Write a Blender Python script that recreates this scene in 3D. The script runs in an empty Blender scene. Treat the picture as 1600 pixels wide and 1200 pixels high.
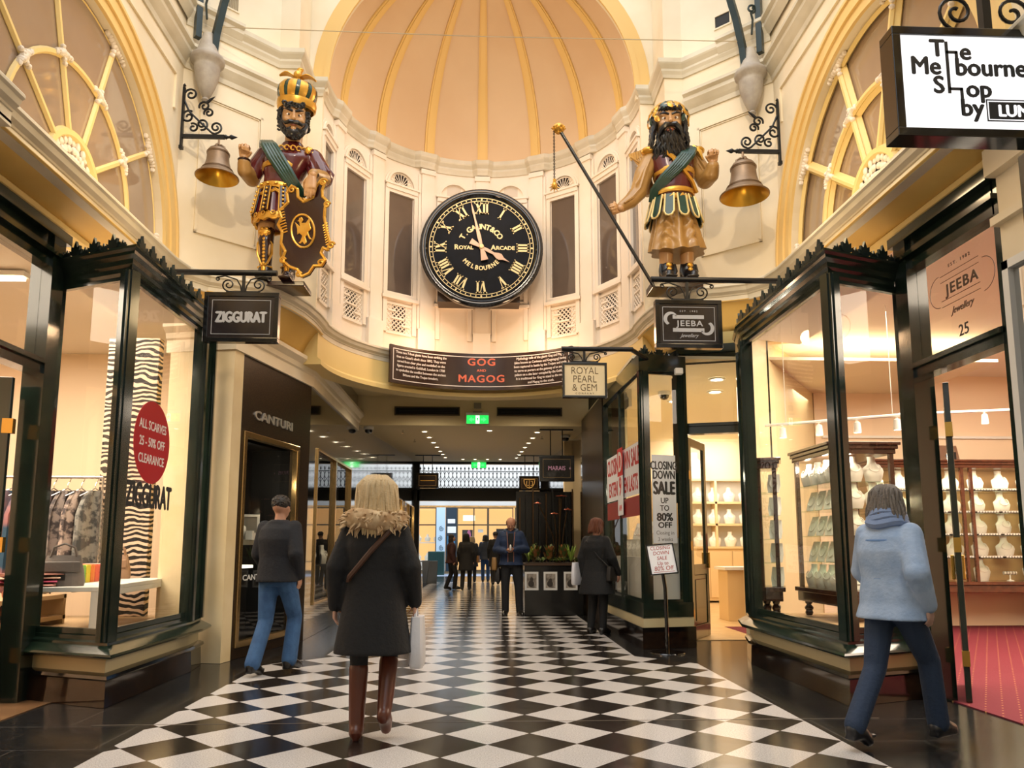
import bpy, bmesh, math, random
from mathutils import Vector, Matrix, Euler
PI = math.pi
R_ = math.radians
random.seed(7)
S = bpy.context.scene
COL = S.collection

# ---------------------------------------------------------------- camera
cd = bpy.data.cameras.new('camera')
cam = bpy.data.objects.new('camera', cd); COL.objects.link(cam)
cd.sensor_width = 36.0; cd.lens = 1183.3/1600*36
cd.shift_y = 100/1600.0
cd.clip_end = 300
cam.location = (0, 0, 1.23)
cam.rotation_euler = (PI/2 + 0.1304, 0, -0.0412)
S.camera = cam

# ---------------------------------------------------------------- world, big lights, exposure
w = bpy.data.worlds.new('sky'); S.world = w; w.use_nodes = True
bg = w.node_tree.nodes['Background']
bg.inputs[0].default_value = (0.80, 0.88, 1.0, 1); bg.inputs[1].default_value = 1.25
S.view_settings.view_transform = 'Standard'; S.view_settings.look = 'None'
S.view_settings.gamma = 1; S.view_settings.use_curve_mapping = False
S.view_settings.exposure = 0.14
try:
    S.cycles.max_bounces = 7; S.cycles.diffuse_bounces = 3; S.cycles.glossy_bounces = 4
    S.cycles.transmission_bounces = 6; S.cycles.transparent_max_bounces = 26
    S.cycles.sample_clamp_indirect = 4.0; S.cycles.caustics_reflective = False; S.cycles.caustics_refractive = False
except Exception:
    pass

def lin(c):
    return tuple((x/12.92 if x <= 0.04045 else ((x+0.055)/1.055)**2.4) for x in c)
def hexc(h):
    return lin(tuple(int(h[i:i+2], 16)/255 for i in (0, 2, 4)))

def lamp(name, kind, loc, energy, color=(1, .8, .6), size=.3, rot=(0, 0, 0), sizey=None, spot=None, tgt=None, blend=.5):
    d = bpy.data.lights.new(name, kind); d.energy = energy; d.color = color
    if kind == 'AREA':
        d.size = size
        if sizey: d.shape = 'RECTANGLE'; d.size_y = sizey
    elif kind == 'SUN': d.angle = size
    else: d.shadow_soft_size = size
    if kind == 'SPOT': d.spot_size = spot or 1.2; d.spot_blend = blend
    o = bpy.data.objects.new(name, d); COL.objects.link(o); o.location = loc; o.rotation_euler = rot
    if tgt is not None:
        o.rotation_euler = (Vector(tgt)-Vector(loc)).to_track_quat('-Z', 'Y').to_euler()
    return o
WARM = (1.0, .70, .42); PEACH = (1.0, .77, .53); SOFT = (1.0, .88, .74)
# the glazed roof lets daylight down into the nave
lamp('roof_daylight', 'AREA', (0, 2.5, 12.5), 520, (1.0, .93, .82), 6.4, (0, 0, 0), 14)
# floodlights of the hall that pick out the two giants and the apse
lamp('floodlight_left', 'SPOT', (-.9, 3.2, 8.6), 420, (1.0, .80, .56), .12, spot=R_(50), tgt=(-2.6, 8.8, 5.6))
lamp('floodlight_right', 'SPOT', (.9, 3.2, 8.6), 420, (1.0, .80, .56), .12, spot=R_(50), tgt=(2.6, 8.8, 5.6))
lamp('apse_glow', 'POINT', (0, 10.4, 6.9), 70, (1.0, .70, .46), .5)
for s in (-1, 1):
    lamp('clock_glow', 'POINT', (s*.75, 11.55, 4.55), 15, (1.0, .60, .34), .12)
    lamp('lunette_glow', 'POINT', (s*2.6, 6.6, 4.75), 34, (1.0, .72, .38), .25)
# shop ceilings
lamp('scarf_shop_light', 'AREA', (-5.6, 6.4, 3.95), 520, (1.0, .83, .66), 3.2, (0, 0, 0), 6)
lamp('jewellery_shop_light', 'AREA', (6.2, 7.2, 3.95), 640, (1.0, .83, .65), 3.6, (0, 0, 0), 6)
lamp('pearl_shop_light', 'AREA', (4.1, 13.3, 3.55), 170, (1.0, .84, .62), 2.2, (0, 0, 0), 5)
for s_ in (-1, 1): lamp('vestibule_light', 'SPOT', (s_*1.0, 13.2, 4.05), 110, (1.0, .82, .58), .12, spot=R_(150))
lamp('far_shop_light', 'AREA', (0, 38.2, 3.6), 260, (1.0, .80, .55), 6, (0, 0, 0), 2.5)
lamp('street_daylight', 'AREA', (0, 32.0, 9.0), 900, (.78, .88, 1.0), 7, (0, 0, 0), 5)

# ---------------------------------------------------------------- materials
MATS = {}
def mat(name, c=(1, 1, 1), rough=.5, metal=0.0, c2=None, scale=6.0, bump=0.0, bscale=40, emit=0, ecol=None, spec=None, coat=0, contrast=None, detail=4, kind='noise'):
    if name in MATS: return MATS[name]
    if isinstance(c, str): c = hexc(c)
    if isinstance(c2, str): c2 = hexc(c2)
    m = bpy.data.materials.new(name); m.use_nodes = True; nt = m.node_tree; N = nt.nodes
    b = N['Principled BSDF']
    b.inputs['Base Color'].default_value = (*c, 1); b.inputs['Roughness'].default_value = rough
    b.inputs['Metallic'].default_value = metal
    if spec is not None: b.inputs['Specular IOR Level'].default_value = spec
    if coat: b.inputs['Coat Weight'].default_value = coat; b.inputs['Coat Roughness'].default_value = .08
    if emit:
        b.inputs['Emission Color'].default_value = (*(ecol or c), 1); b.inputs['Emission Strength'].default_value = emit
    if c2 is not None or bump:
        tc = N.new('ShaderNodeTexCoord')
    if c2 is not None:
        n = N.new('ShaderNodeTexNoise'); n.inputs['Scale'].default_value = scale; n.inputs['Detail'].default_value = detail
        r = N.new('ShaderNodeValToRGB'); e = r.color_ramp.elements
        a, z = contrast or (.35, .68)
        e[0].position = a; e[1].position = z; e[0].color = (*c, 1); e[1].color = (*c2, 1)
        nt.links.new(tc.outputs['Object'], n.inputs['Vector']); nt.links.new(n.outputs['Fac'], r.inputs['Fac'])
        nt.links.new(r.outputs['Color'], b.inputs['Base Color'])
    if bump:
        n2 = N.new('ShaderNodeTexNoise'); n2.inputs['Scale'].default_value = bscale
        bp = N.new('ShaderNodeBump'); bp.inputs['Strength'].default_value = bump; bp.inputs['Distance'].default_value = .01
        nt.links.new(tc.outputs['Object'], n2.inputs['Vector']); nt.links.new(n2.outputs['Fac'], bp.inputs['Height'])
        nt.links.new(bp.outputs['Normal'], b.inputs['Normal'])
    MATS[name] = m; return m

def glass_mat(name, tint=(.97, .98, .97), ior=1.5, rough=.0, boost=1.0):
    m = bpy.data.materials.new(name); m.use_nodes = True; nt = m.node_tree; N = nt.nodes; N.clear()
    o = N.new('ShaderNodeOutputMaterial'); mx = N.new('ShaderNodeMixShader'); t = N.new('ShaderNodeBsdfTransparent')
    g = N.new('ShaderNodeBsdfGlossy'); f = N.new('ShaderNodeFresnel'); mm = N.new('ShaderNodeMath'); mm.operation = 'MULTIPLY'
    t.inputs[0].default_value = (*tint, 1); g.inputs['Roughness'].default_value = rough; f.inputs['IOR'].default_value = ior
    mm.inputs[1].default_value = boost; mm.use_clamp = True
    ge = N.new('ShaderNodeNewGeometry'); iv = N.new('ShaderNodeMath'); iv.operation = 'SUBTRACT'; iv.inputs[0].default_value = 1
    m2 = N.new('ShaderNodeMath'); m2.operation = 'MULTIPLY'
    nt.links.new(ge.outputs['Backfacing'], iv.inputs[1])
    nt.links.new(f.outputs[0], mm.inputs[0]); nt.links.new(mm.outputs[0], m2.inputs[0]); nt.links.new(iv.outputs[0], m2.inputs[1]); nt.links.new(m2.outputs[0], mx.inputs[0])
    nt.links.new(t.outputs[0], mx.inputs[1]); nt.links.new(g.outputs[0], mx.inputs[2]); nt.links.new(mx.outputs[0], o.inputs[0])
    MATS[name] = m; return m

M_cream = mat('cream_paint', 'f3e6cc', .55, c2='e9d9ba', scale=1.3, bump=.15, bscale=6)
M_ivory = mat('ivory_paint', 'f5e9da', .5, c2='eddfca', scale=1.5)
M_trim = mat('stone_cream_trim', 'ddd4bf', .42, c2='c9bfa8', scale=2.0)
M_yellow = mat('ochre_paint', 'e3bd6c', .5, c2='d6ac58', scale=1.2)
M_archy = mat('pale_ochre_paint', 'efcf8e', .5, c2='e8c47c', scale=1.2)
M_butter = mat('butter_paint', 'f0d48e', .45)
M_dome = mat('dome_plaster', 'e0c29c', .6, c2='d8b68e', scale=.8)
M_rib = mat('rib_ochre', 'e6bf74', .5)
M_green = mat('bottle_green_gloss', '15201a', .16, c2='1b2a21', scale=3, coat=.5)
M_black = mat('black_gloss', '0c0c0d', .12, coat=.6)
M_iron = mat('wrought_iron', '17181a', .38, metal=.4)
M_irong = mat('dark_teal_iron', '1c2b2b', .32, metal=.2)
M_gran = mat('brown_granite', '241a12', .30, c2='3d2f20', scale=90, contrast=(.45, .62), detail=2, spec=.25)
M_brown = mat('plinth_brown_stone', '17100c', .1, c2='2a1b12', scale=14, coat=.4)
M_gold = mat('gilding', 'd9a23a', .32, metal=.75, c2='e7b95a', scale=9)
M_brass = mat('brass', 'c8a050', .25, metal=.9)
M_bronzef = mat('polished_bronze_frame', 'c9a771', .18, metal=.9)
M_white = mat('white_paint', 'e9e7e2', .4)
M_chrome = mat('chrome', 'd0d0d0', .15, metal=1)
M_glass = glass_mat('window_glass', boost=.9)
M_dglass = glass_mat('dark_window_glass', tint=(.6, .58, .55), boost=1.4)
M_taupe = mat('taupe_painted_reflection', '9c8672', .05, c2='ad9780', scale=.9, coat=.7)  # opaque taupe paints in what the lunette glass would reflect
M_smoke = mat('smoke_glass', '5c5048', .07, c2='6e6055', scale=1.1, coat=.8)

# ---------------------------------------------------------------- mesh builder
class B:
    def __init__(s): s.v = []; s.f = []; s.mi = []; s.cur = 0; s.X = None
    def add(s, vs, fs):
        o = len(s.v)
        if s.X is not None: vs = [s.X @ Vector(p) for p in vs]
        s.v += [tuple(p) for p in vs]
        for f in fs: s.f.append(tuple(i+o for i in f)); s.mi.append(s.cur)
        return s
    def box(s, x0, x1, y0, y1, z0, z1, M=None):
        vs = [(x0,y0,z0),(x1,y0,z0),(x1,y1,z0),(x0,y1,z0),(x0,y0,z1),(x1,y0,z1),(x1,y1,z1),(x0,y1,z1)]
        if M is not None: vs = [M @ Vector(p) for p in vs]
        return s.add(vs, [(0,3,2,1),(4,5,6,7),(0,1,5,4),(1,2,6,5),(2,3,7,6),(3,0,4,7)])
    def cb(s, c, sz, M=None):
        return s.box(c[0]-sz[0]/2, c[0]+sz[0]/2, c[1]-sz[1]/2, c[1]+sz[1]/2, c[2]-sz[2]/2, c[2]+sz[2]/2, M)
    def loft(s, rings, cap=True, closed=True):
        n = len(rings[0]); vs = [p for r in rings for p in r]; fs = []
        for i in range(len(rings)-1):
            for j in range(n if closed else n-1):
                k = (j+1) % n
                fs.append((i*n+j, i*n+k, (i+1)*n+k, (i+1)*n+j))
        if cap and closed:
            fs.append(tuple(reversed(range(n)))); fs.append(tuple(range((len(rings)-1)*n, len(rings)*n)))
        return s.add(vs, fs)
    def tube(s, pts, r, seg=8, flat=None, cap=True):
        pts = [Vector(p) for p in pts]; n = len(pts)
        rs = r if isinstance(r, (list, tuple)) else [r]*n
        up = None; rings = []
        for i, p in enumerate(pts):
            t = (pts[min(i+1, n-1)]-pts[max(i-1, 0)])
            if t.length < 1e-9: t = Vector((0, 0, 1))
            t.normalize()
            if up is None: up = Vector((0, 0, 1)) if abs(t.z) < .9 else Vector((0, 1, 0))
            a = up - t*up.dot(t)
            if a.length < 1e-6: a = t.orthogonal()
            a.normalize(); b = t.cross(a); up = a
            q = rs[i]; ra, rb = (q if isinstance(q, (list, tuple)) else (q, q if flat is None else q*flat))
            rings.append([p + a*(ra*math.cos(2*PI*k/seg)) + b*(rb*math.sin(2*PI*k/seg)) for k in range(seg)])
        return s.loft(rings, cap)
    def ell(s, c, r, seg=12, rg=8, M=None):
        if not isinstance(r, (tuple, list)): r = (r, r, r)
        rings = []
        for i in range(rg+1):
            th = PI*(i+.02)/(rg+.04)
            rings.append([Vector((r[0]*math.sin(th)*math.cos(2*PI*k/seg), r[1]*math.sin(th)*math.sin(2*PI*k/seg), -r[2]*math.cos(th))) for k in range(seg)])
        rings = [[(M @ p if M is not None else p)+Vector(c) for p in q] for q in rings]
        return s.loft(rings)
    def lathe(s, prof, c=(0, 0, 0), seg=20, M=None, a0=0, a1=2*PI, cap=False):
        full = abs(a1-a0-2*PI) < 1e-6; k = seg if full else seg+1
        rings = [[Vector((r*math.cos(a0+(a1-a0)*i/seg), r*math.sin(a0+(a1-a0)*i/seg), z)) for i in range(k)] for r, z in prof]
        rings = [[(M @ p if M is not None else p)+Vector(c) for p in q] for q in rings]
        return s.loft(rings, cap, full)
    def prism(s, poly, z0, z1, M=None):
        n = len(poly); vs = [Vector((x, y, z0)) for x, y in poly]+[Vector((x, y, z1)) for x, y in poly]
        if M is not None: vs = [M @ p for p in vs]
        return s.add(vs, [tuple(reversed(range(n))), tuple(range(n, 2*n))]+[(i, (i+1) % n, n+(i+1) % n, n+i) for i in range(n)])
    def sweep(s, path, prof, flip=1, closedprof=True):
        """profile (out, z) along a plan polyline; out is to the right of travel (times flip)"""
        n = len(path); P = [Vector((p[0], p[1])) for p in path]; nm = []
        for i in range(n):
            ns = []
            for a, b in ((i-1, i), (i, i+1)):
                if a >= 0 and b < n:
                    d = (P[b]-P[a]).normalized(); ns.append(Vector((d.y, -d.x))*flip)
            if len(ns) == 2:
                m = (ns[0]+ns[1]); m.normalize(); m = m/max(.35, m.dot(ns[0]))
            else: m = ns[0]
            nm.append(m)
        rings = [[Vector((P[i].x+nm[i].x*o, P[i].y+nm[i].y*o, z)) for o, z in prof] for i in range(n)]
        return s.loft(rings, closedprof, closedprof)
    def grid(s, fn, nu, nv):
        vs = [fn(i/nu, j/nv) for i in range(nu+1) for j in range(nv+1)]
        return s.add(vs, [(i*(nv+1)+j, (i+1)*(nv+1)+j, (i+1)*(nv+1)+j+1, i*(nv+1)+j+1) for i in range(nu) for j in range(nv)])
    def build(s, name, mats, parent=None, smooth=False, world=False, bevel=0, ang=40, solid=0, sub=0, loc=None, fuse=0):
        me = bpy.data.meshes.new(name); me.from_pydata(s.v, [], s.f)
        if not isinstance(mats, (list, tuple)): mats = [mats]
        for m in mats: me.materials.append(m)
        me.polygons.foreach_set('material_index', s.mi)
        bm = bmesh.new(); bm.from_mesh(me); bmesh.ops.recalc_face_normals(bm, faces=bm.faces)
        if smooth:
            for f in bm.faces: f.smooth = True
            for e in bm.edges:
                if len(e.link_faces) == 2 and e.calc_face_angle(0) > R_(ang): e.smooth = False
        bm.to_mesh(me); bm.free()
        o = bpy.data.objects.new(name, me); COL.objects.link(o)
        if loc is not None: o.location = loc
        if parent is not None:
            o.parent = parent
            if world:
                W = Matrix.LocRotScale(parent.location, parent.rotation_euler, parent.scale)
                if parent.parent is not None:
                    q = parent.parent
                    W = Matrix.LocRotScale(q.location, q.rotation_euler, q.scale) @ parent.matrix_parent_inverse @ W
                o.matrix_parent_inverse = W.inverted()
        if solid:
            md = o.modifiers.new('t', 'SOLIDIFY'); md.thickness = solid; md.offset = 0
        if fuse:
            md = o.modifiers.new('r', 'REMESH'); md.mode = 'VOXEL'; md.voxel_size = fuse; md.use_smooth_shade = True
            md = o.modifiers.new('s', 'SMOOTH'); md.iterations = 3; md.factor = .5
        if bevel:
            md = o.modifiers.new('b', 'BEVEL'); md.width = bevel; md.segments = 2; md.limit_method = 'ANGLE'
        if sub:
            md = o.modifiers.new('u', 'SUBSURF'); md.levels = sub; md.render_levels = sub
        return o

def tag(o, label=None, cat=None, group=None, kind=None):
    if label: o['label'] = label
    if cat: o['category'] = cat
    if group: o['group'] = group
    if kind: o['kind'] = kind
    return o
def thing(name, label, cat, loc=(0, 0, 0), rz=0, group=None, kind=None):
    o = bpy.data.objects.new(name, None); COL.objects.link(o); o.empty_display_size = .1
    o.location = loc; o.rotation_euler = (0, 0, rz)
    return tag(o, label, cat, group, kind)
def struct(name, loc=(0, 0, 0), label=None):
    o = bpy.data.objects.new(name, None); COL.objects.link(o); o.location = loc; o['kind'] = 'structure'
    if label: o['label'] = label
    return o
def dup(root, loc, rz=0, label=None, group=None, sc=None):
    r = root.copy(); COL.objects.link(r); r.location = loc; r.rotation_euler = (0, 0, rz)
    if label: r['label'] = label
    if group: r['group'] = group
    if sc: r.scale = sc
    for ch in list(root.children):
        c = ch.copy(); COL.objects.link(c); c.parent = r
        for g in ch.children:
            d = g.copy(); COL.objects.link(d); d.parent = c
    return r
def plane_M(o, xd, up=(0, 0, 1)):
    """local x right, y up, z towards the viewer"""
    x = Vector(xd).normalized(); z = x.cross(Vector(up)).normalized(); y = z.cross(x)
    return Matrix(((x.x, y.x, z.x, o[0]), (x.y, y.y, z.y, o[1]), (x.z, y.z, z.z, o[2]), (0, 0, 0, 1)))
def text(s, size, M, m, parent=None, name='lettering', ext=.003, bold=0.0, sx=1.0, align='CENTER', shear=0, space=1.0, line=1.0, world=False):
    c = bpy.data.curves.new(name, 'FONT'); c.body = s; c.size = size; c.extrude = ext; c.offset = min(bold, 0)
    c.align_x = align; c.align_y = 'CENTER'; c.shear = shear; c.space_character = space; c.space_line = line
    c.resolution_u = 3
    t = bpy.data.objects.new('tmp_txt', c)
    COL.objects.link(t)
    dg = bpy.context.evaluated_depsgraph_get(); dg.update()
    me = bpy.data.meshes.new_from_object(t.evaluated_get(dg)); bpy.data.objects.remove(t); bpy.data.curves.remove(c)
    me.name = name
    if bold > 0:      # heavier strokes: the same glyphs repeated a hair apart
        vs = [v.co.copy() for v in me.vertices]; fs = [tuple(p.vertices) for p in me.polygons]; n = len(vs); V_ = []; F_ = []
        for k, (dx, dy) in enumerate(((-bold, 0), (bold, 0), (0, bold*.7), (0, -bold*.7))):
            V_ += [v+Vector((dx/max(sx, .3), dy, k*.0001)) for v in vs]; F_ += [tuple(i+k*n for i in f) for f in fs]
        me = bpy.data.meshes.new(name); me.from_pydata(V_, [], F_)
    me.transform(M @ Matrix.Diagonal((sx, 1, 1, 1)))
    me.materials.clear(); me.materials.append(m)
    o = bpy.data.objects.new(name, me); COL.objects.link(o)
    if parent is not None:
        o.parent = parent
        if world: o.matrix_parent_inverse = Matrix.LocRotScale(parent.location, parent.rotation_euler, parent.scale).inverted()
    return o
def arc(c, r, a0, a1, n, sy=1.0):
    return [(c[0]+r*math.cos(a0+(a1-a0)*i/n), c[1]+r*sy*math.sin(a0+(a1-a0)*i/n)) for i in range(n+1)]
def spiral(c, r0, r1, a0, a1, n=22):
    return [(c[0]+(r0+(r1-r0)*i/n)*math.cos(a0+(a1-a0)*i/n), c[1]+(r0+(r1-r0)*i/n)*math.sin(a0+(a1-a0)*i/n)) for i in range(n+1)]
# ================================================================ THE SETTING
# ---- floor: black and white marble laid diagonally, dark granite margins
def floor_material():
    m = bpy.data.materials.new('checker_marble'); m.use_nodes = True; nt = m.node_tree; N = nt.nodes; L = nt.links
    b = N['Principled BSDF']; tc = N.new('ShaderNodeTexCoord'); sp = N.new('ShaderNodeSeparateXYZ'); L.new(tc.outputs['Object'], sp.inputs[0])
    def mth(op, a, c=None):
        n = N.new('ShaderNodeMath'); n.operation = op
        for k, q in enumerate((a, c)):
            if q is None: continue
            if isinstance(q, (int, float)): n.inputs[k].default_value = q
            else: L.new(q, n.inputs[k])
        return n.outputs[0]
    side = .4001; k = 1/(side*math.sqrt(2))
    u = mth('SUBTRACT', sp.outputs[0], .05); v = mth('SUBTRACT', sp.outputs[1], 4.963)
    s_ = mth('MULTIPLY', mth('ADD', u, v), k); t_ = mth('MULTIPLY', mth('SUBTRACT', u, v), k)
    par = mth('ABSOLUTE', mth('MODULO', mth('ADD', mth('FLOOR', s_), mth('FLOOR', t_)), 2))
    fs = mth('ABSOLUTE', mth('SUBTRACT', mth('FRACT', s_), .5)); ft = mth('ABSOLUTE', mth('SUBTRACT', mth('FRACT', t_), .5))
    joint = mth('GREATER_THAN', mth('MAXIMUM', fs, ft), .494)
    n1 = N.new('ShaderNodeTexNoise'); n1.inputs['Scale'].default_value = 120; n1.inputs['Detail'].default_value = 3; L.new(tc.outputs['Object'], n1.inputs['Vector'])
    n2 = N.new('ShaderNodeTexNoise'); n2.inputs['Scale'].default_value = 1.7; L.new(tc.outputs['Object'], n2.inputs['Vector'])
    def ramp(src, a, ca, z, cz):
        r = N.new('ShaderNodeValToRGB'); e = r.color_ramp.elements; e[0].position = a; e[1].position = z
        e[0].color = (*hexc(ca), 1); e[1].color = (*hexc(cz), 1); L.new(src, r.inputs[0]); return r.outputs[0]
    wh = ramp(n1.outputs[0], .38, 'bab5b2', .6, 'dcd8d6'); bk = ramp(n1.outputs[0], .35, '15110f', .75, '37302c')
    mx = N.new('ShaderNodeMix'); mx.data_type = 'RGBA'; L.new(par, mx.inputs[0]); L.new(bk, mx.inputs[6]); L.new(wh, mx.inputs[7])
    m2 = N.new('ShaderNodeMix'); m2.data_type = 'RGBA'; L.new(joint, m2.inputs[0]); L.new(mx.outputs[2], m2.inputs[6]); m2.inputs[7].default_value = (.06, .05, .045, 1)
    L.new(m2.outputs[2], b.inputs['Base Color'])
    rr = N.new('ShaderNodeMapRange'); L.new(n2.outputs[0], rr.inputs[0]); rr.inputs[3].default_value = .10; rr.inputs[4].default_value = .24
    L.new(rr.outputs[0], b.inputs['Roughness']); b.inputs['Specular IOR Level'].default_value = .55
    bp = N.new('ShaderNodeBump'); bp.inputs['Strength'].default_value = .06; bp.inputs['Distance'].default_value = .02
    n3 = N.new('ShaderNodeTexNoise'); n3.inputs['Scale'].default_value = 5; L.new(tc.outputs['Object'], n3.inputs['Vector']); L.new(n3.outputs[0], bp.inputs['Height']); L.new(bp.outputs[0], b.inputs['Normal'])
    return m
def granite_floor():
    m = mat('dark_granite_floor', '151515', .16, c2='2f2f30', scale=60, contrast=(.4, .7), detail=3)
    nt = m.node_tree; N = nt.nodes; L = nt.links; b = N['Principled BSDF']
    br = N.new('ShaderNodeTexBrick'); tc = N.new('ShaderNodeTexCoord'); L.new(tc.outputs['Object'], br.inputs['Vector'])
    br.inputs['Scale'].default_value = 1; br.inputs['Brick Width'].default_value = .95; br.inputs['Row Height'].default_value = .62; br.inputs['Mortar Size'].default_value = .004
    src = b.inputs['Base Color'].links[0].from_socket
    mx = N.new('ShaderNodeMix'); mx.data_type = 'RGBA'; L.new(br.outputs['Fac'], mx.inputs[0]); L.new(src, mx.inputs[6]); mx.inputs[7].default_value = (.09, .085, .08, 1)
    L.new(mx.outputs[2], b.inputs['Base Color']); return m
b = B(); b.box(-3.9, 3.9, -9, 33, -.2, -.003); b.build('floor', granite_floor()).__setitem__('kind', 'structure')
b = B()
poly = [(2.32, -4), (2.32, 8.22), (1.76, 8.80), (1.76, 27.6), (-1.76, 27.6), (-1.76, 8.86), (-2.28, 8.32), (-2.28, -4)]
b.prism(poly, -.05, 0); o = b.build('floor_checker', floor_material()); o['kind'] = 'structure'
o = B().box(-2.7, 2.9, 5.592, 5.600, 0, .0015).build('floor_joint_strip', mat('joint_metal', '6d6358', .4)); o['kind'] = 'structure'
o = B().box(-9, 9, 33, 36.0, -.2, 0).build('floor_street', mat('street_paving', '9aa5b5', .6, c2='8792a3', scale=3)); o['kind'] = 'structure'

AC = (0, 10.03); AR = 2.27
def apt(a, r): return (AC[0]+r*math.sin(a), AC[1]+r*math.cos(a))      # a = 0 straight back
# ---- side walls over the shops, with the lunette openings
def side_wall(s, nm):
    b = B(); x0, x1 = s*3.6, s*3.95
    M = Matrix(((0, 0, 1, 0), (1, 0, 0, 0), (0, 1, 0, 0), (0, 0, 0, 1)))   # (y, z, x)
    for yc in (6.57, 1.37, -3.83):
        y0 = yc-2.6; y1 = yc+2.6 if yc < 6 else 8.62
        p = [(y0, 4.05), (yc-1.75, 4.05)]+[(yc+1.75*math.cos(PI-t*PI/28), 4.5+1.75*math.sin(PI-t*PI/28)) for t in range(29)]+[(yc+1.75, 4.05), (y1, 4.05), (y1, 10.5), (y0, 10.5)]
        b.prism(p, x0, x1, M)
    o = b.build(nm, M_cream); o['kind'] = 'structure'
for s, nm in ((-1, 'wall_left'), (1, 'wall_right')): side_wall(s, nm)
# ---- diagonal walls behind the giants, drum of the apse
path = [(-3.6, 8.60), (-2.70, 9.42), (-2.45, 9.42), (-2.45, 10.03), (-2.45, 10.4)]
dpath = [apt(R_(-90+i*180/48), AR) for i in range(49)]
full = path+dpath[1:-1]+[(-x, y) for x, y in reversed(path)]
b = B(); b.sweep(path[:5], [(0, 4.0), (0, 10.5), (-.15, 10.5), (-.15, 4.0)]); b.build('wall_diagonal_left', M_cream)['kind'] = 'structure'
b = B(); b.sweep([(-x, y) for x, y in path[:5]], [(0, 4.0), (0, 10.5), (-.15, 10.5), (-.15, 4.0)], flip=-1); b.build('wall_diagonal_right', M_cream)['kind'] = 'structure'
b = B(); b.sweep(dpath, [(0, 4.0), (0, 7.75), (-.15, 7.75), (-.15, 4.0)]); o = b.build('wall_apse', M_ivory, smooth=True, ang=30); o['kind'] = 'structure'
# spandrel with the round arch of the apse
M = plane_M((0, 10.03, 0), (1, 0, 0))
p = [(-2.5, 4.0), (-2.25, 4.0), (-2.25, 7.6), (-2.19, 7.6), (-2.19, 7.75)]+[(-2.19*math.cos(PI*i/36), 7.75+2.19*math.sin(PI*i/36)) for i in range(37)]+[(2.19, 7.6), (2.25, 7.6), (2.25, 4.0), (2.5, 4.0), (2.5, 11), (-2.5, 11)]
b = B(); b.prism(p, -.08, .0, M); b.build('wall_over_apse', M_cream)['kind'] = 'structure'
M0 = plane_M((0, 10.03, 0), (1, 0, 0))
b = B()
for r0, r1, z1 in ((2.17, 2.25, .03), (2.25, 2.40, .015)):
    q = [(r1*math.cos(PI*i/40), 7.75+r1*math.sin(PI*i/40)) for i in range(41)]+[(r0*math.cos(PI*i/40), 7.75+r0*math.sin(PI*i/40)) for i in range(40, -1, -1)]
    b.prism(q, 0, z1, M0)
b.build('trim_apse_arch', M_rib)['kind'] = 'structure'
# semi-dome
def dome(u, v):
    a = R_(-90+180*u); t = v*PI/2; r = 2.2
    return (AC[0]+r*math.sin(a)*math.cos(t), AC[1]+r*math.cos(a)*math.cos(t), 7.75+r*math.sin(t))
b = B(); b.grid(dome, 48, 20); b.build('ceiling_dome', M_dome, smooth=True)['kind'] = 'structure'
b = B()
for i in range(-3, 4):
    a = R_(24.2*i)
    for wd, r in ((.085, 2.17), (.055, 2.155)):
        rings = []
        for k in range(22):
            t = R_(88)*k/21; c, sn = math.cos(t), math.sin(t); ww = wd*(.3+.7*c)
            tx, ty = math.cos(a), -math.sin(a)
            rings.append([Vector((AC[0]+rr*math.sin(a)*c+tx*q, AC[1]+rr*math.cos(a)*c+ty*q, 7.75+rr*sn)) for rr, q in ((2.21, -ww), (r, -ww), (r, ww), (2.21, ww))])
        b.loft(rings)
b.build('trim_dome_ribs', M_rib, smooth=True)['kind'] = 'structure'
# pilasters of the drum
b = B()
for i in list(range(-3, 4)):
    a = R_(24.2*i); c, sn = math.cos(a), math.sin(a)
    def fr(lx, z, d):   # lx tangential, d inward from wall
        px, py = apt(a, AR-d); return Vector((px+c*lx, py-sn*lx, z))
    def pb(w, d, z0, z1):
        b.add([fr(-w, z0, -.1), fr(w, z0, -.1), fr(w, z0, d), fr(-w, z0, d), fr(-w, z1, -.1), fr(w, z1, -.1), fr(w, z1, d), fr(-w, z1, d)],
              [(0,3,2,1),(4,5,6,7),(0,1,5,4),(1,2,6,5),(2,3,7,6),(3,0,4,7)])
    pb(.145, .085, 4.2, 4.75); pb(.11, .06, 4.75, 7.42); pb(.155, .03, 4.75, 7.42); pb(.13, .085, 7.42, 7.5)
b.build('trim_apse_pilasters', M_ivory)['kind'] = 'structure'
# cornice at the foot of the dome: steps forward over each pilaster, runs on along the walls
def cpath():
    pts = [(-3.6, 8.60), (-2.70, 9.42), (-2.45, 9.42), (-2.45, 10.03), (-2.27, 10.03)]
    res = list(pts)
    a = -90.0
    brk = [24.2*i for i in range(-3, 4)]
    ang = []
    for i in range(-88, 89, 2): ang.append((i, 0))
    out = []
    for g, _ in ang:
        inb = any(abs(g-k) < 4.0 for k in brk); out.append(apt(R_(g), AR-(.06 if inb else 0)))
    return res+out+[(-x, y) for x, y in reversed(pts)]
prof = [(-.05, 7.52), (.02, 7.52), (.03, 7.56), (.05, 7.60), (.05, 7.63), (.09, 7.68), (.10, 7.70), (.10, 7.76), (-.05, 7.78)]
b = B(); b.sweep(cpath(), prof); b.build('trim_dome_cornice', M_trim)['kind'] = 'structure'
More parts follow.
